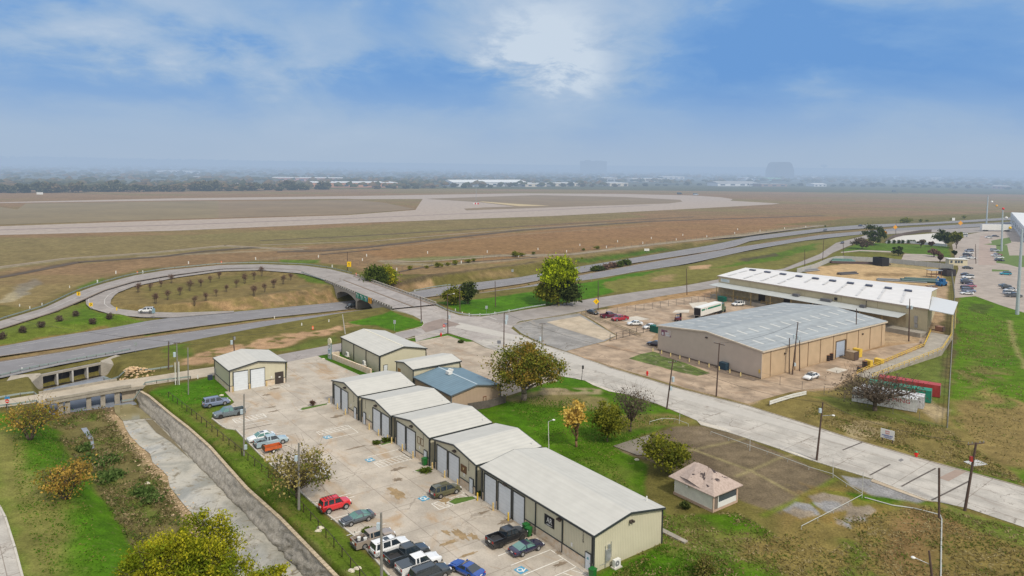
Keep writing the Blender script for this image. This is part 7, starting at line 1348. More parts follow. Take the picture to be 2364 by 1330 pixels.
bin_(-12.6, -.75, 'green wheelie bin by the wall, farther of the two by the black pickup'); bin_(-11.6, -1.1, 'green wheelie bin nearest to the black pickup bonnet', .3); bin_(-39.8, -1.0, 'green wheelie bin alone by the white door of the third workshop'); bin_(.8, -.9, 'teal green bin at the near corner of the long workshop', .2)
a, b = W(-111.6, 12.4), W(-92.3, 14.6); mb = MB(); L = math.hypot(b[0]-a[0], b[1]-a[1]); mb.box(((a[0]+b[0])/2, (a[1]+b[1])/2, .6), (L, .45, 1.5), math.atan2(b[1]-a[1], b[0]-a[0])); mb.box((*W(-111.5, 13.6)[:2], .6), (.45, 2.6, 1.5), AA); o = mb.build('stone_wall', M_STONE); tag(o, 'low limestone retaining wall along the green verge', 'wall')
for s, nm in ((-107.4, 'farther'), (-97.6, 'nearer')): ac_unit(s, 15.3, .9, -math.pi/2, 'white air conditioner beside the windowless corner building, the %s one' % nm)
x, y, _ = W(-110.9, 12.1); hS = height_to(x, y, 781, 0.); r = thing('pylon_sign', 'tall narrow business sign with a round top on the stone wall', 'sign', (x, y, 0), AA+.1)
for k in (-.75, .75): mb = MB(); mb.tube((k, 0, 0), (k, 0, hS-1.2), .12, n=8); mb.build('post', mat('teal_grey_post', (.12, .2, .2), .5), r)
for k in range(4): mb = MB(); z1 = hS-1.5-k*1.25; mb.box((0, 0, z1-.6), (1.4, .22, 1.15)); pn = mb.build('panel', M_WHITE if k % 2 == 0 else mat('pale_blue_panel', (.45, .58, .66), .5), r); mb = MB(); mb.box((0, -.12, z1-.45), (1.1, .02, .18)); mb.box((-.1, -.12, z1-.8), (.8, .02, .12)); each(mb, lambda q: q.build('lettering', mat('dark_lettering', (.03, .04, .05), .5), pn))
mb = MB(); mb.tube((0, -.14, hS-.8), (0, .14, hS-.8), .85, n=24); mb.build('round_top', mat('cream_disc', (.62, .58, .40), .5), r)
M_WOOD = mat('pole_wood', (.085, .055, .045), .9, var=.25, scale=2.); M_WOODG = mat('grey_pole_wood', (.20, .19, .17), .9, var=.25, scale=2.); M_WIRE = mat('wire', (.03, .03, .03), .6); M_TRANS = mat('transformer_grey', (.42, .50, .55), .5, var=.1)
POLE = {}
def pole(key, bx, by, tx, ty, lab, r0=.17, r1=.11, mt=None, name='utility_pole', cat='utility pole', z=None, arms=(), trans=(), lamp=None, box=(), extra=None, group=None, off_frame=None):
    if off_frame: x, y, zz = *at(*off_frame), 0.
    else: x, y, zz = hit(bx, by)
    h = height_to(x, y, ty, zz)-zz; d = math.hypot(x, y); lx = (tx-proj(x, y, zz+h)[0])*math.hypot(d, H)/F; rt = Vector((y, -x, 0)).normalized(); top = rt*lx
    root = thing(name, lab, cat, (x, y, zz), 0, group); mb = MB(); mb.tube((0, 0, -.1), (top.x, top.y, h), r0, r1, 9); mb.build('pole', mt or M_WOOD, root)
    P = lambda f: Vector((top.x*f, top.y*f, h*f)); POLE[key] = (x+top.x, y+top.y, zz+h)
    for f, ln, ang_ in arms:
        c = P(f); a = Vector((math.cos(ang_), math.sin(ang_), 0))*ln/2; mb = MB(); mb.box(tuple(c), (ln, .12, .13), ang_); mb.build('crossarm', M_WOOD, root); mb = MB()
        for k in (-1, -.5, .5, 1): q = c+a*k*.92; mb.tube(q, q+Vector((0, 0, .32)), .05, n=6)
        each(mb, lambda q: q.build('insulator', M_STEEL, root))
    for f, side in trans: c = P(f)+rt*side*.5; mb = MB(); mb.tube(c-Vector((0, 0, .5)), c+Vector((0, 0, .5)), .30, n=10); mb.build('transformer', M_TRANS, root)
    for f, side, mm in box: c = P(f)+rt*side*.32-Vector((0, .1, 0)); mb = MB(); mb.box(tuple(c), (.4, .35, .75)); mb.build('equipment_box', mm, root)
    if lamp:
        f, side = lamp; c = P(f); e = c+rt*side*1.6+Vector((0, 0, .35)); mb = MB(); mb.tube(c, e, .045, n=6); la = mb.build('lamp_arm', M_STEEL, root); mb = MB(); mb.ball(tuple(e+rt*side*.25), .28, n=10, sz=.45); mb.build('lamp_head', M_WHITE, la)
    return root, P, rt
pole('a', 389, 853, 389, 788, 'dark wooden pole standing alone between the road and the left workshop'); pole('b', 410, 888, 408, 791, 'tall grey pole with two white pipes at its foot', mt=M_WOODG, trans=((.72, -1),), arms=((.99, 1.4, .3),)); pole('c', 435, 911, 433.5, 803, 'slim bare grey pole on the bright grass by the creek fence', mt=M_WOODG, r0=.13)
x, y, z = hit(410, 888)
for k in (-1, 1): mb = MB(); mb.tube((x+k*.42, y-.1, z), (x+k*.42, y-.1, z+5.2 if k > 0 else z+5.0), .09, n=8); o = mb.build('conduit_pipe', M_WHITE); tag(o, 'white conduit pipe at the foot of the tall grey pole', 'pipe', 'white conduit pipes')
pole('d', 542, 826, 539, 776, 'wooden pole with a transformer behind the single workshop', trans=((.72, -1),), box=((.9, 1, M_STEEL),)); pole('e', 563, 1052, 563, 910, 'grey pole beside the two vehicles at the kerb with a pale blue box', mt=M_WOODG, box=((.72, -1, M_TRANS), (.14, 1, M_TRANS)), r0=.16)
pole('f', 690, 1177, 689.5, 1023, 'grey steel clad pole in front of the sparse tree', mt=M_WOODG, box=((.78, -1, M_TRANS),), r0=.2, r1=.13); pole('g', 881, 1345, 880, 1184, 'wooden pole rising in front of the row of pickups', mt=M_WOODG, box=((.82, -1, M_TRANS),), r0=.19, r1=.13, off_frame=(881, 1345))
pole('h', 797, 771, 791, 725, 'pale leaning pole behind the corner building', mt=mat('pale_pole', (.42, .40, .38), .8)); pole('i', 973, 747, 971, 685, 'dark pole at the tip of the grass corner by the intersection', box=((.1, 0, M_STEEL),)); pole('j', 1034, 771, 1033, 678, 'dark pole with a pale transformer on the grass island', trans=((.42, 1),), lamp=(.97, 1)); pole('k', 1163, 812, 1164, 722, 'dark pole behind the large oak with a transformer', trans=((.75, 1),))
pole('l', 1062, 722, 1061, 660, 'thin dark pole on the green strip, left of two'); pole('m', 1144, 708, 1143, 649, 'thin dark pole on the green strip, right of two'); pole('n', 1381, 716, 1381, 649, 'dark pole beside the yellow warning sign'); pole('o', 1586, 681, 1585, 620, 'thin grey pole on the grass by the service road'); pole('p', 1251, 802, 1252, 746, 'grey pole with twin floodlights beside the corner lot', mt=M_WOODG, trans=((.35, -1),), arms=((.97, 1.8, .1),))
pole('q', 1539, 945, 1553, 828, 'leaning utility pole on the near side of the street', trans=((.6, 1),), box=((.42, 1, M_TRANS),), arms=((.93, 2., .4),)); pole('r', 1653.5, 915, 1660.5, 792, 'utility pole with a crossarm in front of the tan warehouse gable', arms=((.985, 2.8, -.9),)); pole('s', 1885, 1063, 1898, 928, 'utility pole with a street light on the near street edge', lamp=(.77, 1), box=((.86, -1, M_TRANS),), r0=.19)
pole('t', 2227, 1179, 2248, 1019, 'tall dark leaning utility pole with a crossarm beside the street', arms=((.985, 3., .25),), box=((.76, -1, mat('red_box', (.3, .03, .02), .5)),), r0=.22, r1=.15); pole('u', 2168, 1197, 2170, 1082, 'short bare dark pole on the dry grass near the street', r0=.16, r1=.15)
pole('v', 2153, 1345, 2149, 1275, 'dark pole with a curved street light at the bottom edge', lamp=(.6, -1), off_frame=(2154, 1352)); pole('w', 1829, 865, 1841, 743, 'leaning utility pole with two transformers against the warehouse wall', trans=((.72, -1), (.7, 1)), box=((.2, 1, M_TRANS),)); pole('x', 1822, 863, 1823, 781, 'straight dark pole left of the leaning utility pole', r0=.13); pole('y', 1846, 857, 1846.5, 778, 'straight dark pole right of the leaning utility pole', r0=.13)
pole('z', 1976, 808, 1978, 713, 'dark pole before the far end of the tan warehouse wall', r0=.15); pole('aa', 2098, 788, 2101, 690, 'dark pole with two transformers by the loading dock end', trans=((.8, -1), (.8, 1)), arms=((.78, 2.2, .1),), r0=.2)
M_GALV = mat('transmission_steel', (.40, .46, .50), .45, .2, var=.08)
pole('ab', 2348, 726, 2360, 530, 'very tall tapered steel transmission pole nearest on the right', r0=.62, r1=.34, mt=M_GALV, name='steel_pole', cat='transmission pole', box=((.01, 0, M_GALV),)); pole('ac', 2312, 580, 2316, 482, 'tall steel transmission pole with a red ball beside its top', r0=.6, r1=.35, mt=M_GALV, name='steel_pole', cat='transmission pole'); pole('ad', 2277, 521, 2281, 452, 'farthest steel transmission pole before the airfield', r0=.7, r1=.4, mt=M_GALV, name='steel_pole', cat='transmission pole')
pole('ae', 2253, 609, 2253, 564, 'dark pole between the two halves of the far parking lot', r0=.2); pole('af', 1858, 618, 1858, 577, 'dark pole by the service road, left of three'); pole('ag', 1899, 604, 1902, 550, 'dark pole by the service road, middle of three'); pole('ah', 1947, 593, 1947, 554, 'dark pole by the service road, right of three'); pole('ai', 2068, 541, 2069, 509, 'dark pole beside an orange sign on the far street'); pole('aj', 802, 624, 802, 582, 'dark pole beside the yellow curve sign on the ramp')
pole('ak', 1267, 1036, 1266, 973, 'thin white lamp post on the lawn behind the row', mt=M_WHITE, r0=.07, r1=.05, name='lamp_post', cat='lamp post', lamp=(.99, .5)); pole('al', 1342, 880, 1345.5, 847, 'short floodlight post on the grass by the street', mt=M_BLACK, r0=.06, r1=.06, name='floodlight_post', cat='lamp post', box=((.99, 0, M_BLACK),))
for k, (a, b, c, d, lab) in enumerate(((1568, 978, 1570, 946, 'thin pale post at the corner of the old slab'), (1731, 1041, 1732, 1008, 'thin pale post in the pipe fence of the old slab'), (1923, 1101, 1924, 1057, 'thin pale post at the right end of the pipe fence'), (1990, 1146, 1993, 1089, 'thin pale post where the pipe rails meet'))): pole('s%d' % k, a, b, c, d, lab, mt=mat('faded_white', (.48, .48, .46), .6), r0=.06, r1=.045, name='light_post', cat='post')
def wire(p, q, lab, sag=1.1, r=.028):
    p = Vector(p); q = Vector(q); mb = MB(); pts = [p.lerp(q, i/14)-Vector((0, 0, sag*4*(i/14)*(1-i/14))) for i in range(15)]; o = pts[0]; mb.path([x-o for x in pts], r, 4); ob = mb.build('power_line', M_WIRE); ob.location = o; tag(ob, lab, 'power line')
wire(POLE['b'], POLE['d'], 'wire between the grey pole and the pole behind the single workshop'); wire(POLE['d'], POLE['h'], 'wire running along the tan dirt bank to the pale leaning pole'); wire(POLE['h'], POLE['i'], 'wire from the pale leaning pole to the grass corner'); wire(POLE['a'], POLE['b'], 'short wire to the pole standing alone'); wire(POLE['b'], (-160, 205, 8), 'wire leaving the picture on the left'); wire(POLE['j'], POLE['k'], 'wire over the intersection behind the oak'); wire(POLE['k'], POLE['q'], 'wire along the street behind the oak', 1.5); wire(POLE['q'], POLE['s'], 'long wire along the near side of the street', 1.5); wire(POLE['s'], POLE['t'], 'wire between the street light pole and the tall leaning pole', 1.2); wire(POLE['r'], POLE['w'], 'wire in front of the tan warehouse', 1.)
wire(POLE['ab'], POLE['ac'], 'high wire between the two nearest steel poles', 3., .03); wire(POLE['ac'], POLE['ad'], 'high wire toward the farthest steel pole', 3., .03)
mb_ = [(2290, 466, 'white', (.7, .7, .7)), (2301, 475, 'orange', (.75, .35, .02)), (2316, 482, 'red', (.6, .02, .02)), (2323, 503, 'white', (.7, .7, .7)), (2332, 526, 'yellow', (.8, .5, .02))]
for k, (px, py, nm, col) in enumerate(mb_):
    t_ = [.9, .62, .02, .5, .85][k]; A_, B_ = (POLE['ad'], POLE['ac']) if k < 2 else (POLE['ac'], POLE['ab']); 
    a = Vector(POLE['ac']); d = Vector(ray(px, py)).normalized()*a.length*(1.2 if k < 2 else 1. if k == 2 else .92); c = Vector((0, 0, H))+d; mb = MB(); mb.ball((0, 0, 0), .75, n=12, sz=1.); o = mb.build('marker_ball', mat('ball_'+nm, col, .4), smooth=True); o.location = c; tag(o, ['small white ball marker high on the wires, leftmost', 'orange ball marker high on the wires', 'red ball marker at the top of a steel pole', 'white ball marker right of the red one', 'yellow ball marker in front of the far right roof'][k], 'wire marker')
def rail_fence(name, lab, px, z, hgt, step, mt, rails=(1.,), pr=.05, rr_=.04, cat='fence', world=False, W_=.0, post_mt=None, ground=True, beam=None, loc0=None):
    pts = px if world else [hit(a, b) if z is None else (*at(a, b, z), z) for a, b in px]; L = [0.]
    for a, b in zip(pts, pts[1:]): L.append(L[-1]+math.hypot(b[0]-a[0], b[1]-a[1]))
    n = max(2, int(L[-1]/step)+1); P = []
    for i in range(n+1):
        q = L[-1]*i/n; x = float(np.interp(q, L, [p[0] for p in pts])); y = float(np.interp(q, L, [p[1] for p in pts])); zz = float(np.interp(q, L, [p[2] for p in pts])); P.append((x, y, (G(x, y) if ground else zz)))
    o = P[0]; root = thing(name, lab, cat, o); Q = [(x-o[0], y-o[1], zz-o[2]) for x, y, zz in P]
    for f in rails:
        mb = MB()
        for a, b in zip(Q, Q[1:]):
            if beam: d = math.hypot(b[0]-a[0], b[1]-a[1]); v = Vector(b)-Vector(a); s = Vector((-v.y, v.x, 0)).normalized()*.05; u = Vector((0, 0, beam/2)); aa = Vector(a)+Vector((0, 0, hgt*f)); bb = Vector(b)+Vector((0, 0, hgt*f)); mb.add([aa-s-u, bb-s-u, bb-s+u, aa-s+u, aa+s-u, bb+s-u, bb+s+u, aa+s+u], [(0, 1, 2, 3), (7, 6, 5, 4), (3, 2, 6, 7), (0, 4, 5, 1)])
            else: mb.tube((a[0], a[1], a[2]+hgt*f), (b[0], b[1], b[2]+hgt*f), rr_, n=5)
        mb.build('rail', mt, root)
    pm = MB(); pm.tube((0, 0, -.1), (0, 0, hgt), pr, n=6); po = None
    for i, q in enumerate(Q[:101]):
        if po is None: po = pm.build('post', post_mt or mt, root); po.location = q
        else: c = po.copy(); COL.objects.link(c); c.parent = root; c.location = q
    return root
M_FB = mat('dark_pipe', (.045, .028, .022), .6, var=.2); M_GUARD = mat('guard_steel', (.30, .36, .35), .5, .3, var=.15); M_GP = mat('guard_post', (.10, .08, .06), .8)
rail_fence('pipe_fence', 'dark brown pipe fence along the verge above the creek wall', [(389, 918), (440, 957), (520, 1022), (600, 1086), (630, 1112), (700, 1182), (760, 1250), (830, 1335), (900, 1420)], None, 1.25, 2.9, M_FB, pr=.07, rr_=.045)
def guard(lab, px, z, step=2.6, mt=None): return rail_fence('guard_rail', lab, px, z, .75, step, mt or M_GUARD, rails=(.85,), pr=.09, cat='guard rail', beam=.34, post_mt=M_GP)
guard('steel guard rail along the outside of the ramp loop', [(-30, 752), (0, 740), (102, 709.5), (179, 673), (230, 655.5), (307, 635.5), (383, 622.5), (511, 610.5), (600, 608.5), (702, 612), (760, 620), (812, 633)], None, 5.); guard('guard rail at the highway edge above the culvert', [(-30, 884), (0, 872), (140, 840), (240, 822), (300, 811)], None, 2.4); guard('short guard rail on the inner side of the ramp before the overpass', [(696, 631), (720, 640), (740, 647), (750, 651)], None, 3.); guard('curved guard rail round the grass corner past the overpass', [(1006, 706), (1030, 718), (1060, 728), (1090, 731.5), (1130, 730), (1175, 722), (1215, 714), (1259, 707)], None, 3.4, mat('pale_guard', (.40, .45, .44), .5, .3, var=.1)); guard('guard rail beside the frontage road before the creek bridge', [(240, 878), (280, 870), (340, 860), (400, 851)], None, 3.)
guard('guard rail on the near side of the creek bridge', [(280, 897), (330, 890), (395, 881), (440, 876)], 0., 2.8); guard('guard rail at the left end of the creek bridge', [(-20, 927), (40, 917), (110, 904)], 0., 2.8); guard('guard rail by the stop sign at the left edge', [(-20, 946), (60, 936), (118, 926)], 0., 2.8); guard('guard rail on the far roadside past the overpass', [(955, 674), (1000, 665), (1040, 660)], None, 4.)
MK = None; poss = [(x/3.912, 560+y/3.912) for x, y in ((178, 570), (629, 402), (1047, 275), (1703, 186), (2309, 148), (200, 1150), (270, 590), (380, 560), (1290, 272), (880, 358), (1228, 920), (1787, 1222), (1037, 1000))]+[(600+x/3.912, 560+y/3.912) for x, y in ((529, 128), (926, 158), (1236, 246), (1819, 180), (1400, 440), (1765, 610), (1828, 640), (1890, 652), (1988, 655), (2122, 640), (2250, 620), (132, 680), (378, 742), (623, 710), (653, 218))]+[(800+x/2.955, 350+y/2.955) for x, y in ((553, 690), (960, 684), (1306, 666), (1592, 638), (1849, 612), (2079, 590), (2294, 568), (1173, 714), (1501, 682), (1773, 652), (2021, 624), (2249, 600), (137, 710))]+[(1564+x/2.955, 350+y/2.955) for x, y in ((200, 578), (390, 556), (563, 540), (730, 522), (875, 512), (410, 530))]
for i, p in enumerate(poss):
    x, y, z = hit(p[0], p[1]+2)
    if MK is None: mb = MB(); mb.box((0, 0, .6), (.5, .12, 1.2)); MK = o = mb.build('marker_post', M_WHITE)
    else: o = MK.copy(); COL.objects.link(o)
    o.location = (x, y, z); s = 1.1 if math.hypot(x, y) > 330 else .7; o.scale = (s*.8, s, s); tag(o, 'small white marker post at the edge of the airfield or road', 'marker post', 'white marker posts')
rail_fence('chain_fence', 'long thin wire fence on the airfield side of the highway', [(600, 604), (800, 606), (905, 628), (1040, 606), (1200, 592), (1340, 580), (1500, 566), (1700, 545), (1900, 520), (2140, 510), (2364, 492)], None, 2., 7., mat('fence_grey', (.12, .11, .10), .8), rails=(1.,), pr=.06, rr_=.03)
M_CHW = mat('chain_post', (.16, .145, .13), .7)
rail_fence('chain_fence', 'chain link fence around the car yard beside the service road', [(1352, 728), (1440, 722), (1520, 711), (1600, 700), (1640, 692)], None, 2.2, 4., M_CHW, rails=(1., .1), pr=.07, rr_=.03); rail_fence('yard_fence', 'low yellowish rail fence between the corner lot and the parked cars', [(1342, 727), (1400, 748), (1450, 766), (1480, 780)], None, 1.1, 3., mat('pale_rail', (.38, .31, .2), .8), rails=(.9, .5), beam=.2); rail_fence('chain_fence', 'dark chain link fence at the yard gate behind the corner lot', [(1408, 788), (1440, 779), (1500, 765)], None, 2., 3.2, M_BLACK, rails=(1., .5, .1), pr=.08, rr_=.04)
rail_fence('chain_fence', 'wire fence between the warehouse yard and the street grass', [(1752, 878), (1830, 895), (1885, 906), (1960, 930), (2100, 966), (2187, 988)], None, 1.9, 5.5, M_CHW, rails=(1., .08), pr=.05, rr_=.02); rail_fence('boundary_fence', 'grey boundary fence running between the yard and the green field', [(2187, 988), (2192, 900), (2198, 800), (2203, 730), (2203, 680), (2195, 625)], None, 2.3, 5., mat('grey_fence', (.22, .22, .20), .8), rails=(1., .5, .1), pr=.10, rr_=.06)
rail_fence('yard_wall', 'long pale concrete block wall behind the storage yard', [(1840, 632), (1880, 621), (1912, 607), (1935, 601), (2050, 607), (2150, 617), (2200, 622)], None, 2.6, 6., mat('pale_wall', (.37, .37, .36), .85, var=.12), rails=(.5,), cat='wall', beam=2.4, pr=.15)
rail_fence('curved_wall', 'dark curved wall beside the white gravel court', [(2046, 560), (2060, 550), (2090, 543), (2130, 537), (2150, 536)], None, 2.2, 5., mat('dark_brown_wall', (.10, .075, .065), .85), rails=(.5,), cat='wall', beam=2., pr=.12); rail_fence('white_wall', 'white panel fence behind the row of clipped shrubs', [(2046, 562), (2100, 562), (2186, 570)], None, 1.8, 5., mat('white_wall', (.45, .47, .5), .8), rails=(.5,), cat='fence', beam=1.6, pr=.1)
rail_fence('wood_fence', 'weathered plank fence beside the blue roofed hall', [(1080, 950), (1128, 942), (1167, 930)], None, 1.7, 2.4, mat('grey_planks', (.10, .085, .075), .9, var=.4, scale=2.), rails=(.5,), cat='fence', beam=1.6, pr=.06); rail_fence('white_barrier', 'white striped plank barrier at the yard edge by the street', [(1776, 938), (1800, 930), (1830, 921), (1861, 914)], None, 1.1, 2.2, M_WHITE, rails=(.85, .45), cat='fence', beam=.34, pr=.05, post_mt=M_WOOD)
M_WP = mat('white_pipe', (.42, .43, .40), .5, var=.1)
for lab, px in (('long low white pipe rail along the old slab beside the street', [(1641, 1003), (1700, 1024), (1800, 1060), (1880, 1090), (1923, 1102)]), ('short white pipe rail at the top corner of the old slab', [(1500, 980), (1544, 968), (1589, 985)]), ('white pipe rail leading to the slender post', [(1923, 1103), (1955, 1125), (1990, 1147)]), ('white pipe rail pointing to the broken asphalt patch', [(1990, 1150), (1930, 1182), (1850, 1223)])): rail_fence('pipe_rail', lab, px, None, .55, 4.5, M_WP, pr=.04, rr_=.05)
mb = MB(); pts = [hit(a, b) for a, b in ((1996, 1150), (2060, 1168), (2110, 1175), (2170, 1190), (2174, 1200), (2173, 1260), (2172, 1345), (2171, 1400))]; o_ = pts[0]; mb.path([(p[0]-o_[0], p[1]-o_[1], p[2]+.12-o_[2]) for p in pts], .09, 5); o = mb.build('ground_pipe', M_WP); o.location = o_; tag(o, 'thin white pipe lying on the dry grass down to the bottom edge', 'pipe')
def dockramp():
    root = thing('access_ramp', 'sloping concrete ramp with yellow railings at the end of the loading dock', 'ramp', W(-24, 130, 0)); o = W(-24, 130, 0); A0, A1, B0, B1 = (-27.4, 148.), (-22.8, 148.), (-26.3, 110.), (-22.6, 110.)
    def fin(mb, nm, mt): mb.v = [(x-o[0], y-o[1], z) for x, y, z in mb.v]; return mb.build(nm, mt, root)
    mb = MB(); v = [W(*B0, 0), W(*B1, 0), W(*A1, 0), W(*A0, 0), W(*B0, .1), W(*B1, .1), W(*A1, 1.35), W(*A0, 1.35)]; mb.add(v, [(4, 5, 6, 7), (0, 1, 5, 4), (1, 2, 6, 5), (2, 3, 7, 6), (3, 0, 4, 7)]); fin(mb, 'slope', M_CONC); mb = MB(); v = [W(-34.8, 169., 0), W(-29., 169., 0), W(-22.8, 148., 0), W(-27.4, 148., 0)]; v += [(a, b, 1.34) for a, b, c in v]; mb.add(v, [(4, 5, 6, 7), (0, 1, 5, 4), (1, 2, 6, 5), (2, 3, 7, 6), (3, 0, 4, 7)]); fin(mb, 'landing', M_CONC)
    def yr(p, q, z0, z1, n):
        for h in (.5, .95): mb = MB(); mb.tube(W(*p, z0+h), W(*q, z1+h), .06, n=5); fin(mb, 'handrail', M_YEL)
        for i in range(n+1): f = i/n; s = p[0]+(q[0]-p[0])*f; t = p[1]+(q[1]-p[1])*f; z = z0+(z1-z0)*f; mb = MB(); mb.tube(W(s, t, z-.1), W(s, t, z+1.), .06, n=5); fin(mb, 'post', M_YEL)
    yr((-26.3, 111), (-27.4, 148), .1, 1.35, 14); yr((-22.6, 111), (-22.8, 148), .1, 1.35, 14); yr((-22.8, 148), (-29., 169), 1.35, 1.35, 6); yr((-27.4, 148), (-34.8, 169), 1.35, 1.35, 6)
dockramp()
def sign_board(lab, bx, by, ty, w, h, mt, name='road_sign', shape='box', face=0., post=.04, cat='road sign', text=None):
    x, y, z = hit(bx, by); top = height_to(x, y, ty, z)-z; r = thing(name, lab, cat, (x, y, z), face); mb = MB(); mb.tube((0, 0, 0), (0, 0, top), post, n=6); mb.build('post', M_STEEL, r); mb = MB(); zc = top-h/2
    if shape == 'diamond': s = w*.707; mb.add([(-s, -.05, zc), (0, -.05, zc-s), (s, -.05, zc), (0, -.05, zc+s), (-s, -.02, zc), (0, -.02, zc-s), (s, -.02, zc), (0, -.02, zc+s)], [(0, 1, 2, 3), (7, 6, 5, 4), (0, 4, 5, 1), (1, 5, 6, 2), (2, 6, 7, 3), (3, 7, 4, 0)])
    elif shape == 'oct': mb.tube((0, -.06, zc), (0, -.03, zc), w/2, n=8)
    else: mb.box((0, -.05, zc), (w, .04, h))
    p = mb.build('panel', mt, r); return r, p, zc
Y_ = mat('sign_yellow', (.80, .50, .0), .4, var=.05); RD = mat('sign_red', (.55, .01, .01), .4); GY = mat('sign_back', (.38, .42, .44), .4, .4)
r, p, zc = sign_board('yellow chevron sign on the outer branch of the ramp', 182, 693, 674, 1.3, 1.3, Y_); mb = MB(); mb.add([(-.3, -.08, zc+.45), (.0, -.08, zc+.45), (.35, -.08, zc), (.0, -.08, zc-.45), (-.3, -.08, zc-.45), (.05, -.08, zc)], [(0, 1, 2, 5), (5, 2, 3, 4)]); mb.build('chevron', M_BLACK, p)
r, p, zc = sign_board('yellow chevron sign facing the inner ramp bend', 210, 716, 699, 1.1, 1.2, Y_, face=.5); mb = MB(); mb.add([(-.25, -.08, zc+.4), (.0, -.08, zc+.4), (.3, -.08, zc), (.0, -.08, zc-.4), (-.25, -.08, zc-.4), (.05, -.08, zc)], [(0, 1, 2, 5), (5, 2, 3, 4)]); mb.build('chevron', M_BLACK, p)
r, p, zc = sign_board('yellow curve warning sign on the ramp before the overpass', 806, 626, 604, 1.9, 2.4, Y_); mb = MB(); mb.box((.05, -.09, zc-.2), (.2, .02, .9)); mb.box((-.1, -.09, zc+.35), (.5, .02, .2)); mb.build('arrow', M_BLACK, p)
r, p, zc = sign_board('yellow diamond warning sign beside the dark yard pole', 1376, 720, 691, 1.5, 1.5, Y_, shape='diamond'); mb = MB(); mb.box((0, -.08, zc), (.16, .02, .8)); mb.build('symbol', M_BLACK, p)
sign_board('thin edge-on yellow sign on the inner side of the ramp', 270, 726, 709, .4, 1.1, Y_); sign_board('orange work sign on the far street by the pole', 2066, 541, 521, 2.4, 2.4, mat('work_orange', (.75, .33, .01), .5), shape='diamond'); sign_board('orange work sign near the curved wall', 2043, 552, 534, 2.2, 2.2, mat('work_orange', (.75, .33, .01)), shape='diamond'); sign_board('orange work sign beside the far highway', 2217, 523, 512, 3., 2.4, mat('work_orange', (.75, .33, .01)), shape='diamond')
sign_board('grey back of a road sign beside the overpass ramp', 911, 765, 739, .7, 1.1, GY); sign_board('small grey sign on the grass corner past the overpass', 1123, 725, 706, .8, 1., GY); sign_board('tall blank sign beside the utility pole at the intersection', 1170, 742, 727, .9, 1.8, mat('pale_sign2', (.4, .47, .52), .5)); sign_board('grey sign in front of the large oak', 1152, 800, 786, 1., .9, mat('dark_sign', (.16, .17, .2), .5)); sign_board('small grey speed sign beside the lower highway lanes', 314, 814, 790, .7, .9, GY); sign_board('small blue grey sign at the ramp merge', 355, 736, 712, 1.1, 1.6, mat('slate_sign', (.2, .3, .36), .5)); sign_board('small sign by the highway past the overpass', 1365, 650, 636, .8, 1., GY)
sign_board('small grey plate sign on the bank across the highway', 1183, 632, 622, 1., 1.2, GY); sign_board('white board sign on the bank across the highway', 1493, 582, 574, 3., 1.4, M_WHITE); sign_board('white box sign at the far highway side', 2201, 511, 503, 2.8, 2.6, M_WHITE); sign_board('white board on the far left of the airfield', 92, 449, 444, 9., 4., M_WHITE)
r, p, zc = sign_board('red stop sign with a blue street name plate at the left edge', 18, 946, 918, .1, .3, M_STEEL); mb = MB(); mb.tube((0, -.1, zc-.55), (0, -.06, zc-.55), .42, n=8); o = mb.build('stop_panel', RD, r); text_obj('STOP', .26, M_WHITE, 0., (r.location.x, r.location.y-.13, r.location.z+zc-.55), 0, 0, False, 'CENTER', par=None, name='lettering') if False else None; mb = MB(); mb.box((0, -.11, zc-.55), (.58, .02, .14)); mb.build('lettering', M_WHITE, r); mb = MB(); mb.box((.0, -.1, zc+.05), (1.1, .03, .2)); mb.box((.1, -.1, zc+.28), (.9, .03, .2)); each(mb, lambda q: q.build('street_name_plate', mat('name_blue', (.02, .22, .5), .4), r))
r, p, zc = sign_board('red stop sign beside the pole on the grass island', 1025, 771, 749, .05, .1, M_STEEL); mb = MB(); mb.tube((0, -.1, zc-.35), (0, -.06, zc-.35), .42, n=8); mb.build('stop_panel', RD, r); mb = MB(); mb.box((0, -.11, zc-.35), (.58, .02, .14)); mb.build('lettering', M_WHITE, r); mb = MB(); mb.box((0, -.1, zc-1.1), (.5, .03, .4)); mb.build('lower_plate', M_WHITE, r)
sign_board('thin blue street name sign on the grass island', 1029, 770, 747, .8, .2, mat('name_blue', (.02, .22, .5)))
a = hit(2036, 1018); b = hit(2060, 1024.5); rz = math.atan2(b[1]-a[1], b[0]-a[0]); c = ((a[0]+b[0])/2, (a[1]+b[1])/2, 0.); zt = height_to(*c[:2], 995, 0.)+.25; zb2 = height_to(*c[:2], 1013, 0.)
r = thing('lease_sign', 'white real estate board with red and blue lettering across the street', 'sign', c, rz); Wd = math.hypot(b[0]-a[0], b[1]-a[1])*1.32; mb = MB(); mb.box((0, 0, (zt+zb2)/2), (Wd, .08, zt-zb2)); mb.build('board', M_WHITE, r)
for k in (-1, 1): mb = MB(); mb.box((k*Wd*.37, .06, zb2/2+.2), (.14, .12, zb2+.4)); mb.build('post', M_WOOD, r)
RT_ = mat('red_lettering', (.45, .03, .04), .6); BT_ = mat('blue_lettering', (.03, .06, .3), .6); hh_ = zt-zb2
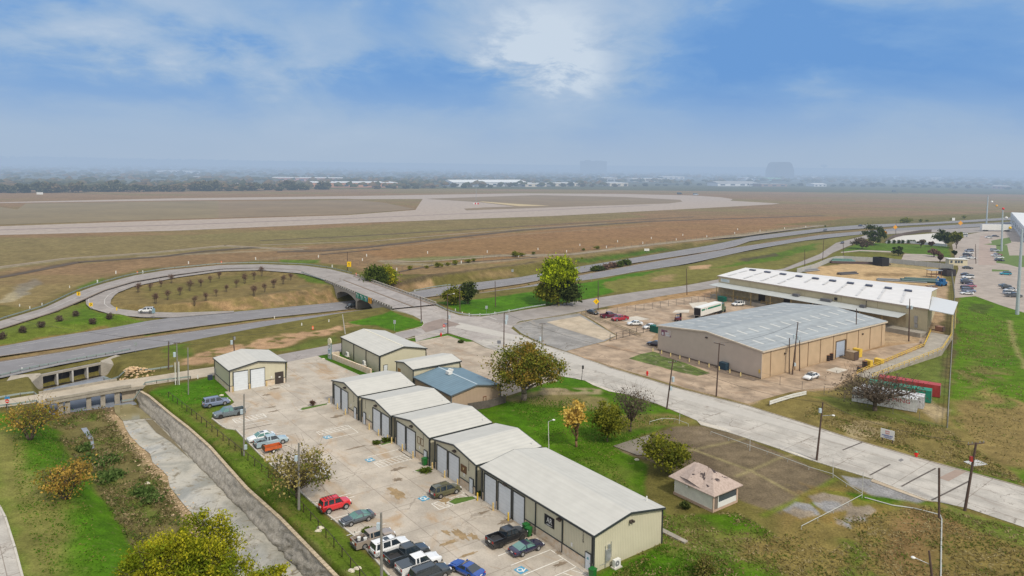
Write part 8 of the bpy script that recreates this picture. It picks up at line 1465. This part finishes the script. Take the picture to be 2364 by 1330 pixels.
def letters(txt, size, mt, x, z, y, par, ratio=1.):
    cu = bpy.data.curves.new('t', 'FONT'); cu.body = txt; cu.size = size; cu.align_x = 'CENTER'; cu.align_y = 'CENTER'; cu.resolution_u = 2; ob = bpy.data.objects.new('t', cu); COL.objects.link(ob); bpy.context.view_layer.update(); me = bpy.data.meshes.new_from_object(ob.evaluated_get(bpy.context.evaluated_depsgraph_get())); bpy.data.objects.remove(ob); bpy.data.curves.remove(cu); mb = MB(); mb.add([(x+v.co.x*ratio, y, z+v.co.y) for v in me.vertices], [tuple(p.vertices) for p in me.polygons]); bpy.data.meshes.remove(me); return mb.build('lettering', mt, par)
def strokes(n, w, hgt, zc, mt, x0=0., seed=1):
    q_ = random.Random(seed); mb = MB(); tot = n*w*1.45
    for k in range(n): x = x0-tot/2+(k+.5)*w*1.45; mb.box((x, -.05, zc+hgt*q_.uniform(-.08, .08)), (w*q_.uniform(.6, 1.), .02, hgt*q_.uniform(.7, 1.)))
    each(mb, lambda q: q.build('lettering', mt, r))
strokes(4, Wd*.055, hh_*.13, zt-hh_*.20, RT_, 0., 1); strokes(4, Wd*.055, hh_*.13, zt-hh_*.42, RT_, 0., 2); strokes(12, Wd*.045, hh_*.15, zt-hh_*.66, BT_, 0., 3); strokes(10, Wd*.04, hh_*.13, zt-hh_*.86, BT_, Wd*.03, 4)
def hydrant(px, py, lab, cap): x, y, z = hit(px, py); r = thing('fire_hydrant', lab, 'hydrant', (x, y, z)); mb = MB(); mb.tube((0, 0, 0), (0, 0, .7), .16, n=10); mb.tube((-.28, 0, .45), (.28, 0, .45), .09, n=8); mb.build('body', RD, r); mb = MB(); mb.ball((0, 0, .74), .18, n=10, sz=.8); mb.build('cap', cap, r); r.scale = (1.3, 1.3, 1.3)
hydrant(2115, 1056, 'red fire hydrant with a green cap on the street grass', mat('cap_green', (.02, .3, .1), .4)); hydrant(1494, 867, 'red fire hydrant on the dirt verge opposite the lawn', RD); hydrant(1018, 777, 'red fire hydrant beside the stop sign island', RD)
cp_ = [(722, 761), (907, 669), (880, 653), (822, 636), (317, 632), (511, 608)]
for i, (px, py) in enumerate(cp_):
    x, y, z = hit(px, py)
    if i in (1, 2, 3): z = 1.0
    r = thing('traffic_barrel', ['orange and white barrel lying on the tan dirt bank', 'orange barrel on the far side of the overpass, nearest to the intersection', 'orange barrel in the middle of the overpass railing', 'orange barrel at the far end of the overpass railing', 'orange marker outside the loop rail on the left', 'orange marker outside the loop rail at its top'][i], 'traffic barrel', (x, y, z)); cone = mat('barrel_orange', (.75, .14, .03), .5)
    mb = MB(); mb.tube((0, 0, .05), (0, 0, .45), .32, .29, 12); mb.tube((0, 0, .62), (0, 0, 1.05), .28, .25, 12); each(mb, lambda q: q.build('band', cone, r)); mb = MB(); mb.tube((0, 0, .45), (0, 0, .62), .29, .28, 12); mb.build('reflector', M_WHITE, r); mb = MB(); mb.tube((0, 0, 0), (0, 0, .05), .42, n=12); mb.build('base', M_BLACK, r)
def container(s0, t0, s1, t1, col, lab, text=None, z=0.):
    x0, y0, _ = W(s0, t0); x1, y1, _ = W(s1, t1); L = 12.19; rz = math.atan2(y1-y0, x1-x0); c = (x1-math.cos(rz)*L/2, y1-math.sin(rz)*L/2, .1); r = thing('shipping_container', lab, 'container', c, rz); m, t, b = newmat('container_'+col[0]); q = t.n.new('ShaderNodeTexCoord'); ob = t.xyz(q.outputs['Object']); w = t.math('SINE', t.math('MULTIPLY', ob[0], 22.)); k = t.math('MULTIPLY', t.lin(w, -1, 1, .86, 1.04), t.lin(t.noise(t.pos(), 1.4, 5.), .3, .7, .85, 1.12)); t.put(b.inputs['Base Color'], t.mix(1., col[1], t.comb(k, k, k), 'MULTIPLY')); b.inputs['Roughness'].default_value = .55
    mb = MB(); mb.box((0, 0, 1.3), (L, 2.44, 2.59)); mb.build('body', m, r); mb = MB()
    for sx in (-1, 1):
        for sy in (-1, 1): mb.box((sx*(L/2-.06), sy*1.19, 1.3), (.16, .12, 2.63))
    each(mb, lambda q: q.build('corner_post', m, r)); mb = MB(); 
    for yy in (-.7, -.25, .25, .7): mb.tube((L/2+.03, yy, .15), (L/2+.03, yy, 2.45), .025, n=6)
    each(mb, lambda q: q.build('lock_rod', M_STEEL, r))
    if text: letters(text, 1.15, mat('container_red_letters', (.40, .03, .04), .6), 1.2, 1.85, -1.235, r, 1.15)
    return r
container(-17.6, 91.2, -5.3, 95.6, ('white', (.60, .61, .62)), 'white shipping container in front with red lettering on its side', 'YANG MING'); container(-17.9, 94.6, -5.4, 98.8, ('pale', (.58, .58, .60)), 'second white shipping container directly behind the lettered one'); container(-18.2, 99.8, -6.3, 104.2, ('green', (.01, .22, .14)), 'dark green shipping container between the white and red ones'); container(-18.6, 105.6, -6.9, 109.8, ('red', (.36, .04, .04)), 'rust red shipping container, the farthest of the four')
def dumpster(px, py, w, d, h, rz, mt, lab, name='dumpster', cat='dumpster'):
    x, y, z = hit(px, py); r = thing(name, lab, cat, (x, y, z+.03), rz); mb = MB(); mb.box((0, 0, h/2), (w, d, h), top=1.06); mb.build('body', mt, r); mb = MB(); mb.box((0, 0, h+.04), (w*1.08, d*1.08, .1), .0); mb.build('lid', mt, r)
    for k in (-1, 1): mb = MB(); mb.box((k*w*.53, 0, h*.6), (.12, d*.5, .16)); mb.build('lifting_pocket', mt, r)
DG = mat('dumpster_green', (.0, .10, .07), .5, var=.15); DB = mat('dumpster_blue', (.02, .05, .08), .5, var=.15)
dumpster(1514, 767, 3., 1.8, 1.9, AA, DG, 'dark green dumpster at the left corner of the tan warehouse'); dumpster(1672, 853, 2., 1.6, 1.7, AA, DB, 'dark blue dumpster against the tan warehouse gable'); dumpster(1667, 696, 2.6, 1.8, 1.7, AA, DG, 'green dumpster under the left end of the dock awning')
for k, (px, py, w, h, mt, lab, nm) in enumerate(((1911, 833, 1.1, 1.5, M_BLACK, 'black drum by the blue grey door, left of two', 'drum'), (1918, 831, 1.2, 1.8, M_BLACK, 'black drum by the blue grey door, right of two', 'drum'), (1966, 830, 2.6, 2.2, mat('wrapped_pallet', (.30, .23, .16), .7, var=.3), 'wrapped tan pallet stack outside the warehouse', 'pallet_stack'), (1979, 824, 1.8, 2.2, M_YEL, 'yellow crate behind the wrapped pallet stack', 'crate'), (1996, 848, 1.2, 1.6, M_BLACK, 'black drum at the foot of the yellow ramp', 'drum'), (2005, 846, 1.5, 1.6, M_YEL, 'yellow crate at the foot of the ramp, left of two', 'crate'), (2029, 842, 1.8, 1.5, M_YEL, 'yellow crate at the foot of the ramp, right of two', 'crate'), (1984, 858, 1.2, 1.2, DB, 'blue barrel near the end of the access ramp', 'drum'), (2170, 764, 2.2, 1.4, mat('pinkish_crate', (.36, .2, .16), .8), 'reddish crate on the landing below the side canopy', 'crate'))):
    x, y, z = hit(px, py); r = thing(nm, lab, 'crate' if nm != 'drum' else 'drum', (x, y, z), AA)
    if nm == 'drum':
        mb = MB(); mb.tube((0, 0, 0), (0, 0, h), w/2, n=14); mb.build('shell', mt, r)
        for q in (.02, h*.33, h*.66, h-.04): mb = MB(); mb.tube((0, 0, q), (0, 0, q+.05), w/2+.03, n=14); mb.build('rim', M_RUST, r)
    else:
        mb = MB(); mb.box((0, 0, h/2+.1), (w, w*.8, h-.15)); mb.build('load', mt, r)
        for q in (-1, 0, 1): mb = MB(); mb.box((0, q*w*.33, .06), (w, .12, .12)); mb.build('pallet_bearer', M_WOOD, r)
        for q in (-1, 1): mb = MB(); mb.box((q*w*.49, 0, h/2+.1), (.08, w*.84, h)); mb.build('frame', M_WOOD if mt is not M_YEL else M_YEL, r)
x, y, z = hit(2212, 612); r = thing('guard_hut', 'small cream guard hut with dark windows at the far lot entrance', 'hut', (x-1., y, z), at(0, 0)[0]*0-.1); mb = MB(); mb.box((0, 0, 1.6), (9., 4., 3.2)); mb.build('wall', mat('hut_cream', (.55, .50, .36), .6), r); mb = MB(); mb.box((0, 0, 3.3), (9.8, 4.8, .25)); mb.build('roof', M_WHITE, r)
for k in (-3.4, -1.2, .2, 1.6): mb = MB(); mb.box((k, -2.02, 1.9), (1.1, .06, 1.3)); mb.build('window', M_WIN, r)
for k, (px, py, s0, s1_, h, rz, mt, lab, nm) in enumerate(((2033, 613, 4.5, 6., 4.2, .3, M_BLACK, 'black open top container standing on the yard wall line', 'black_container'), (2186, 636, 5., 5., 3., .2, mat('black_truck', (.03, .025, .03), .6), 'dark truck bed at the right end of the storage yard', 'dark_truck_bed'), (2125, 652, 16., 3., 1.6, -.25, mat('green_tank', (.04, .09, .09), .5, var=.2), 'long dark green tank on the storage yard floor', 'storage_tank'), (1944, 606, 12., 5., 1.6, -.1, mat('teal_tarps', (.06, .15, .13), .6, var=.3), 'pile of teal covered pipes in the corner of the storage yard', 'covered_pile'), (2173, 660, 5., 3., 3.2, .5, mat('blue_machine', (.01, .10, .25), .5, var=.3), 'bright blue machine in the storage yard', 'blue_machine'), (2152, 665, 6., 3., 1.2, .2, M_RUST, 'low rusty scrap heap beside the blue machine', 'scrap_heap'))):
    x, y, z = hit(px, py); r = thing(nm, lab, 'yard equipment', (x, y, z), rz)
    if 'tank' in nm or 'pile' in nm:
        for q in range(3): mb = MB(); mb.tube((-s0/2, (q-1)*s1_*.32, h*.45), (s0/2, (q-1)*s1_*.32, h*.45), h*.45, n=12); mb.build('pipe', mt, r)
        mb = MB(); mb.tube((-s0*.4, 0, h*.9), (s0*.4, 0, h*.9), h*.4, n=12); mb.build('pipe', mt, r)
    elif 'machine' in nm:
        mb = MB(); mb.box((0, 0, 1.1), (s0, s1_*.7, 1.5)); mb.build('base', mt, r); mb = MB(); mb.box((.6, 0, 2.4), (s0*.4, s1_*.6, 1.4)); mb.build('cab', mt, r); mb = MB(); mb.tube((-.5, 0, 1.8), (-2.6, 0, 4.2), .25, n=8); mb.tube((-2.6, 0, 4.2), (-4., 0, 2.4), .2, n=8); mb.build('boom', mt, r)
        for q in (-1, 1): mb = MB(); mb.tube((q*1.6, -1.3, .5), (q*1.6, 1.3, .5), .5, n=12); mb.build('wheel', M_TYRE, r)
    elif 'heap' in nm:
        q_ = random.Random(4)
        for q in range(16): mb = MB(); mb.box((q_.uniform(-3, 3), q_.uniform(-1.5, 1.5), q_.uniform(.2, .9)), (q_.uniform(.5, 1.8), q_.uniform(.2, .8), q_.uniform(.1, .5)), q_.random()*3); mb.build('scrap', mt if q % 3 else M_STEEL, r)
    else:
        mb = MB(); mb.box((0, 0, .25), (s0, s1_, .3)); mb.build('floor', mt, r)
        for q in (-1, 1): mb = MB(); mb.box((q*s0/2, 0, h/2), (.2, s1_, h)); mb.build('side_panel', mt, r); mb = MB(); mb.box((0, q*s1_/2, h/2), (s0, .2, h)); mb.build('side_panel', mt, r)
x, y, z = hit(2156, 640); r = thing('steel_rack', 'brown steel rack with a grey roof in the storage yard', 'rack', (x, y, z), .1)
for a_ in (-2.4, 2.4):
    for b_ in (-1.6, 1.6): mb = MB(); mb.tube((a_, b_, 0), (a_, b_, 3.2), .12, n=6); mb.build('leg', M_RUST, r)
mb = MB(); mb.box((0, 0, 3.3), (5.6, 4., .2)); mb.build('roof', M_STEEL, r); mb = MB(); mb.box((0, 0, 1.4), (5., 3.2, .15)); mb.build('shelf', M_RUST, r)
for k, (px, py, L_, rz, mt, lab) in enumerate(((2080, 650, 20., -.3, mat('grey_sheet_stack', (.20, .21, .22), .5, var=.3), 'stack of grey corrugated sheets behind the long warehouse'), (1955, 633, 12., .35, mat('dark_pipes', (.07, .065, .07), .6), 'bundle of dark pipes lying on the yard dirt'), (1865, 626, 14., .5, mat('grey_poles', (.2, .2, .21), .6), 'bundle of long grey poles at the left of the yard'), (1985, 609, 30., -.12, mat('dark_beams', (.08, .05, .045), .7), 'row of dark beams along the foot of the pale wall'))):
    x, y, z = hit(px, py); r = thing('pipe_bundle', lab, 'pipe bundle', (x, y, z), rz)
    for q in range(7): mb = MB(); yy = (q-3)*.55 if q < 5 else (q-5.5)*.8; mb.tube((-L_/2+random.random(), yy, .3+(.5 if q > 4 else 0)), (L_/2-random.random(), yy, .3+(.5 if q > 4 else 0)), .27, n=8); mb.build('pipe', mt, r)
def simple_hall(lab, px0, py0, px1, py1, depth, h, wall, roof, windows=0, name='hall', kind=1, gable=0., win_mt=None):
    a = at(px0, py0); b = at(px1, py1); dx, dy = b[0]-a[0], b[1]-a[1]; L = math.hypot(dx, dy); rz = math.atan2(dy, dx); r = thing(name, lab, 'building', (a[0], a[1], G(*a)), rz); mb = MB(); mb.box((L/2, depth/2, h/2-1), (L, depth, h+2)); mb.build('wall', wall, r); mb = MB()
    if gable: mb.add([(-1, -1, h), (L+1, -1, h), (L+1, depth+1, h), (-1, depth+1, h), (-1, depth/2, h+gable), (L+1, depth/2, h+gable)], [(0, 1, 5, 4), (2, 3, 4, 5), (0, 4, 3), (1, 2, 5), (3, 2, 1, 0)])
    else: mb.box((L/2, depth/2, h+.35), (L+1, depth+1, .7))
    mb.build('roof', roof, r)
    for k in range(windows): mb = MB(); x = L*(k+.5)/windows; mb.box((x, -.15, h*.45), (L/windows*.45, .4, h*.4)); mb.build('window', win_mt or M_WIN, r)
    return r
mw = mat('hall_white', (.55, .56, .57), .6, var=.08, scale=.05); mbk = mat('brick_orange', (.42, .22, .13), .8, var=.15, scale=.05); mpk = mat('brick_pink', (.40, .24, .21), .8, var=.15, scale=.05); mcr = mat('hall_cream', (.50, .45, .37), .7, var=.12, scale=.05); mgn = mat('hall_green', (.22, .45, .26), .6, var=.1, scale=.05); mgr = mat('hall_grey', (.30, .31, .32), .7, var=.15, scale=.05); mrf = mat('hall_roof', (.62, .63, .64), .6, var=.08, scale=.03)
FB = [('white roofed brick plant beyond the airfield, left one', 628, 419, 790, 420, 60, 9, mpk, mrf, 6, 0), ('orange brick plant with a white roof right of the pinkish one', 722, 433, 918, 433, 90, 9, mbk, mrf, 9, 0), ('long white hall with a small gable beyond the airfield', 1047, 431, 1215, 430, 60, 9, mw, mrf, 10, 5), ('low cream hall right of the long white one', 1200, 432, 1262, 431, 50, 7, mcr, mrf, 4, 0), ('small cream building beyond the airfield centre', 1272, 430, 1340, 430, 40, 7, mcr, mrf, 5, 0), ('grey two storey building beyond the airfield', 1395, 421, 1425, 421, 40, 12, mgr, mrf, 4, 0), ('cream flat building beside the grey two storey one', 1408, 430, 1450, 430, 40, 7, mcr, mrf, 3, 0), ('pale building with a cream front right of the flat one', 1460, 420, 1530, 420, 40, 9, mcr, mrf, 5, 0), ('long pale rounded hall beyond the taxiway bend', 1657, 430, 1748, 430, 45, 8, mw, mgr, 4, 4), ('white strip hall behind the rounded hall', 1722, 417, 1772, 417, 50, 8, mw, mrf, 4, 0), ('pale green roofed hall in the distance', 1772, 418, 1803, 418, 50, 9, mgn, mgn, 2, 0), ('low brown building right of the rounded hall', 1758, 431, 1817, 431, 40, 6, mat('far_brown', (.25, .18, .15), .8), mgr, 3, 0), ('white distant hall in the right part of town', 1862, 415, 1902, 415, 50, 8, mw, mrf, 3, 0), ('grey distant hall by the trees at right', 1975, 412, 2030, 412, 60, 9, mgr, mrf, 4, 0), ('cream distant hall near the right tower', 2150, 418, 2188, 418, 50, 8, mcr, mrf, 3, 0), ('small reddish house at the far right field edge', 2290, 436, 2322, 437, 25, 6, mpk, mgr, 3, 3), ('white shed row at the right field edge', 1880, 431, 1908, 431, 30, 6, mw, mrf, 3, 2), ('distant white hall above the left trees', 360, 403, 443, 404, 60, 10, mw, mrf, 5, 0), ('small white house among the left trees', 448, 416, 475, 416, 30, 7, mw, mgr, 2, 2), ('white low house by the field edge on the left', 545, 434, 562, 434, 20, 6, mw, mrf, 2, 2), ('cream distant block right of the centre', 1530, 415, 1580, 415, 60, 9, mcr, mrf, 4, 0), ('white distant hall behind the right fields', 2060, 415, 2110, 415, 50, 8, mw, mrf, 3, 0), ('grey distant shed near the right edge', 2230, 420, 2280, 421, 50, 8, mgr, mrf, 3, 0)]
for lab, x0, y0, x1, y1, dp, h, wm, rm, nw, gb in FB: simple_hall(lab, x0, y0, x1, y1, dp, h, wm, rm, nw, name='distant_hall', gable=gb)
def tower(lab, px0, px1, ytop, dist, name, mt, dome=False):
    a = math.atan((px0-1182)/F); b = math.atan((px1-1182)/F); x0, x1 = math.tan(a)*dist, math.tan(b)*dist; w = x1-x0; x = (x0+x1)/2; h = height_to(x, dist, ytop, 0.) if False else 0
    lo, hi = 0, 400
    for _ in range(40):
        m_ = (lo+hi)/2
        if proj(x, dist, m_)[1] > ytop: lo = m_
        else: hi = m_
    h = lo; r = thing(name, lab, 'building', (x, dist, 0)); mb = MB()
    if dome:
        pr_ = [(-.5, 0), (.5, 0), (.5, .5), (.36, .9), (.22, 1.), (-.22, 1.), (-.36, .9), (-.5, .5)]; mb.add([(u*w, 0, v*h) for u, v in pr_]+[(u*w, 120, v*h) for u, v in pr_], [tuple(range(8)), tuple(range(15, 7, -1))]+[(i, (i+1) % 8, 8+(i+1) % 8, 8+i) for i in range(8)])
        mb.build('shell', mt, r)
    else:
        mb.box((0, 0, h/2), (w, w*.3, h)); mb.build('wall', mt, r); mb = MB(); mb.box((-w*.22, 0, h+1), (w*.2, w*.2, 8)); mb.box((w*.2, 0, h), (w*.3, w*.2, 5)); mb.build('roof_block', mt, r)
        for k in range(9): mb = MB(); mb.box((0, -w*.151, h*(k+.5)/9), (w*.95, .6, h/26)); mb.build('window', mat('far_window', (.03, .04, .05), .5), r)
tower('wide hotel block in the haze on the horizon', 1338, 1398, 372, 3600, 'hotel', mat('hotel_wall', (.10, .10, .11), .8)); tower('dark domed hangar in the haze on the horizon', 1788, 1831, 374, 3000, 'hangar', mat('hangar_dark', (.05, .045, .05), .8), True)
x, dist = math.tan(math.atan((1899-1182)/F))*4200, 4200; r = thing('water_tower', 'pale blue water tower on the horizon', 'water tower', (x, dist, 0)); mb = MB(); mb.tube((0, 0, 0), (0, 0, 55), 4, n=10); mb.build('stem', mat('tower_blue', (.30, .42, .45), .6), r); mb = MB(); mb.ball((0, 0, 58), 20, n=16, sz=.42); mb.build('tank', mat('tower_blue', (.3, .42, .45)), r)
simple_hall('large white roofed hall at the right edge with dark dock doors', 2364, 560, 2332, 514, -60, 9, mw, mrf, 8, gable=0)
x, y = at(2299, 534); r = thing('box_trailer', 'long white box trailer parked across the far lot', 'trailer', (x, y, 0), -.02); mb = MB(); mb.box((0, 0, 3.3), (24., 3., 4.4)); mb.build('box', M_WHITE, r)
for k in (-9, -7.5, 8, 9.5): mb = MB(); mb.tube((k, -1.4, .6), (k, 1.4, .6), .6, n=12); mb.build('wheel', M_TYRE, r)
x, y = at(1099, 472); r = thing('wind_sock', 'red and white wind sock base on the taxiway apron', 'wind sock', (x, y, 0)); mb = MB(); mb.tube((0, 0, 0), (0, 0, 20), .25, n=6); mb.build('mast', M_STEEL, r)
for k in range(4): mb = MB(); mb.box((-2.4+k*1.6, 0, 1.), (1.5, 2, 1.8)); mb.build('panel', RD if k % 2 else M_WHITE, r)
for px, py, lab in ((1569, 449, 'small dark vehicle by the taxiway bend, left one'), (1606, 451, 'pale small vehicle by the taxiway bend, right one'), (2064, 443, 'tiny dark vehicle far out on the dry field')): a = at(px-5, py); b = at(px+5, py); car('van', P_['silver' if 'pale' in lab else 'dark'], (*at(px, py), .1), math.atan2(b[1]-a[1], b[0]-a[0]), lab, cat='vehicle', name='service_vehicle', detail=False).scale = (1.6, 1.6, 1.6)
for k, (px, py, lab) in enumerate(((512, 913, 'pale boulder on the grass beside the single workshop'), (528, 926, 'pale boulder nearer the blue grey suv'), (739, 1219, 'white litter on the verge below the grey coupe'), (736, 1226, 'second white litter piece on the verge'), (812, 1318, 'pale flat stone on the verge near the bottom'), (826, 1313, 'white stone beside the flat one near the bottom'), (340, 1116, 'white scrap lying on the creek bank'), (2068, 690, 'x'), (747, 829, 'pale rock at the tip of the entrance lawn'), (1470, 1062, 'white slab scrap on the grass by the old slab'))):
    if lab == 'x': continue
    x, y, z = hit(px, py); q_ = random.Random(k); mb = MB(); n = 9; ring = [(math.cos(i*6.283/n)*.55*q_.uniform(.6, 1.1), math.sin(i*6.283/n)*.4*q_.uniform(.6, 1.1)) for i in range(n)]; mb.add([(a, b, 0) for a, b in ring]+[(a*.75, b*.75, .18) for a, b in ring]+[(0, 0, .24)], [(i, (i+1) % n, n+(i+1) % n, n+i) for i in range(n)]+[(n+i, n+(i+1) % n, 2*n) for i in range(n)]); o = mb.build('pale_rock', mat('pale_rock', (.55, .50, .40), .9, var=.15)); o.location = (x, y, z); tag(o, lab, 'rock')
a = hit(2232, 1075); mb = MB(); mb.box((0, 0, .08), (3., 2., .1), .3); o = mb.build('utility_slab', mat('pale_slab', (.42, .42, .42), .9)); o.location = hit(2252, 1070); tag(o, 'pale concrete slab in the grass beside the tall leaning pole', 'slab')
p = [hit(a, b) for a, b in ((1529, 1222), (1588, 1252), (1580, 1256), (1526, 1230))]; mb = MB(); mb.prism([q[:2] for q in p], 0, .22); o = mb.build('concrete_flume', M_CONC); tag(o, 'narrow concrete flume in the grass beside the long workshop', 'flume')
sheet('slab_edge', [(1416, 1031), (1443, 1022), (1500, 1005), (1505, 1008), (1480, 1040), (1500, 1052), (1470, 1052)], mat('slab_concrete', (.20, .175, .14), .9, var=.2), .12)

pp = None
for k in range(10):
    x, y, _ = W(-69.5+k*3.1, 86.3); mb = MB(); mb.box((0, 0, .45), (.22, .22, .9)); o = mb.build('timber_post', M_YELP); o.location = (x, y, .03); tag(o, 'short pale yellow post in the line before the warehouse gable', 'post', 'short posts before the warehouse gable')
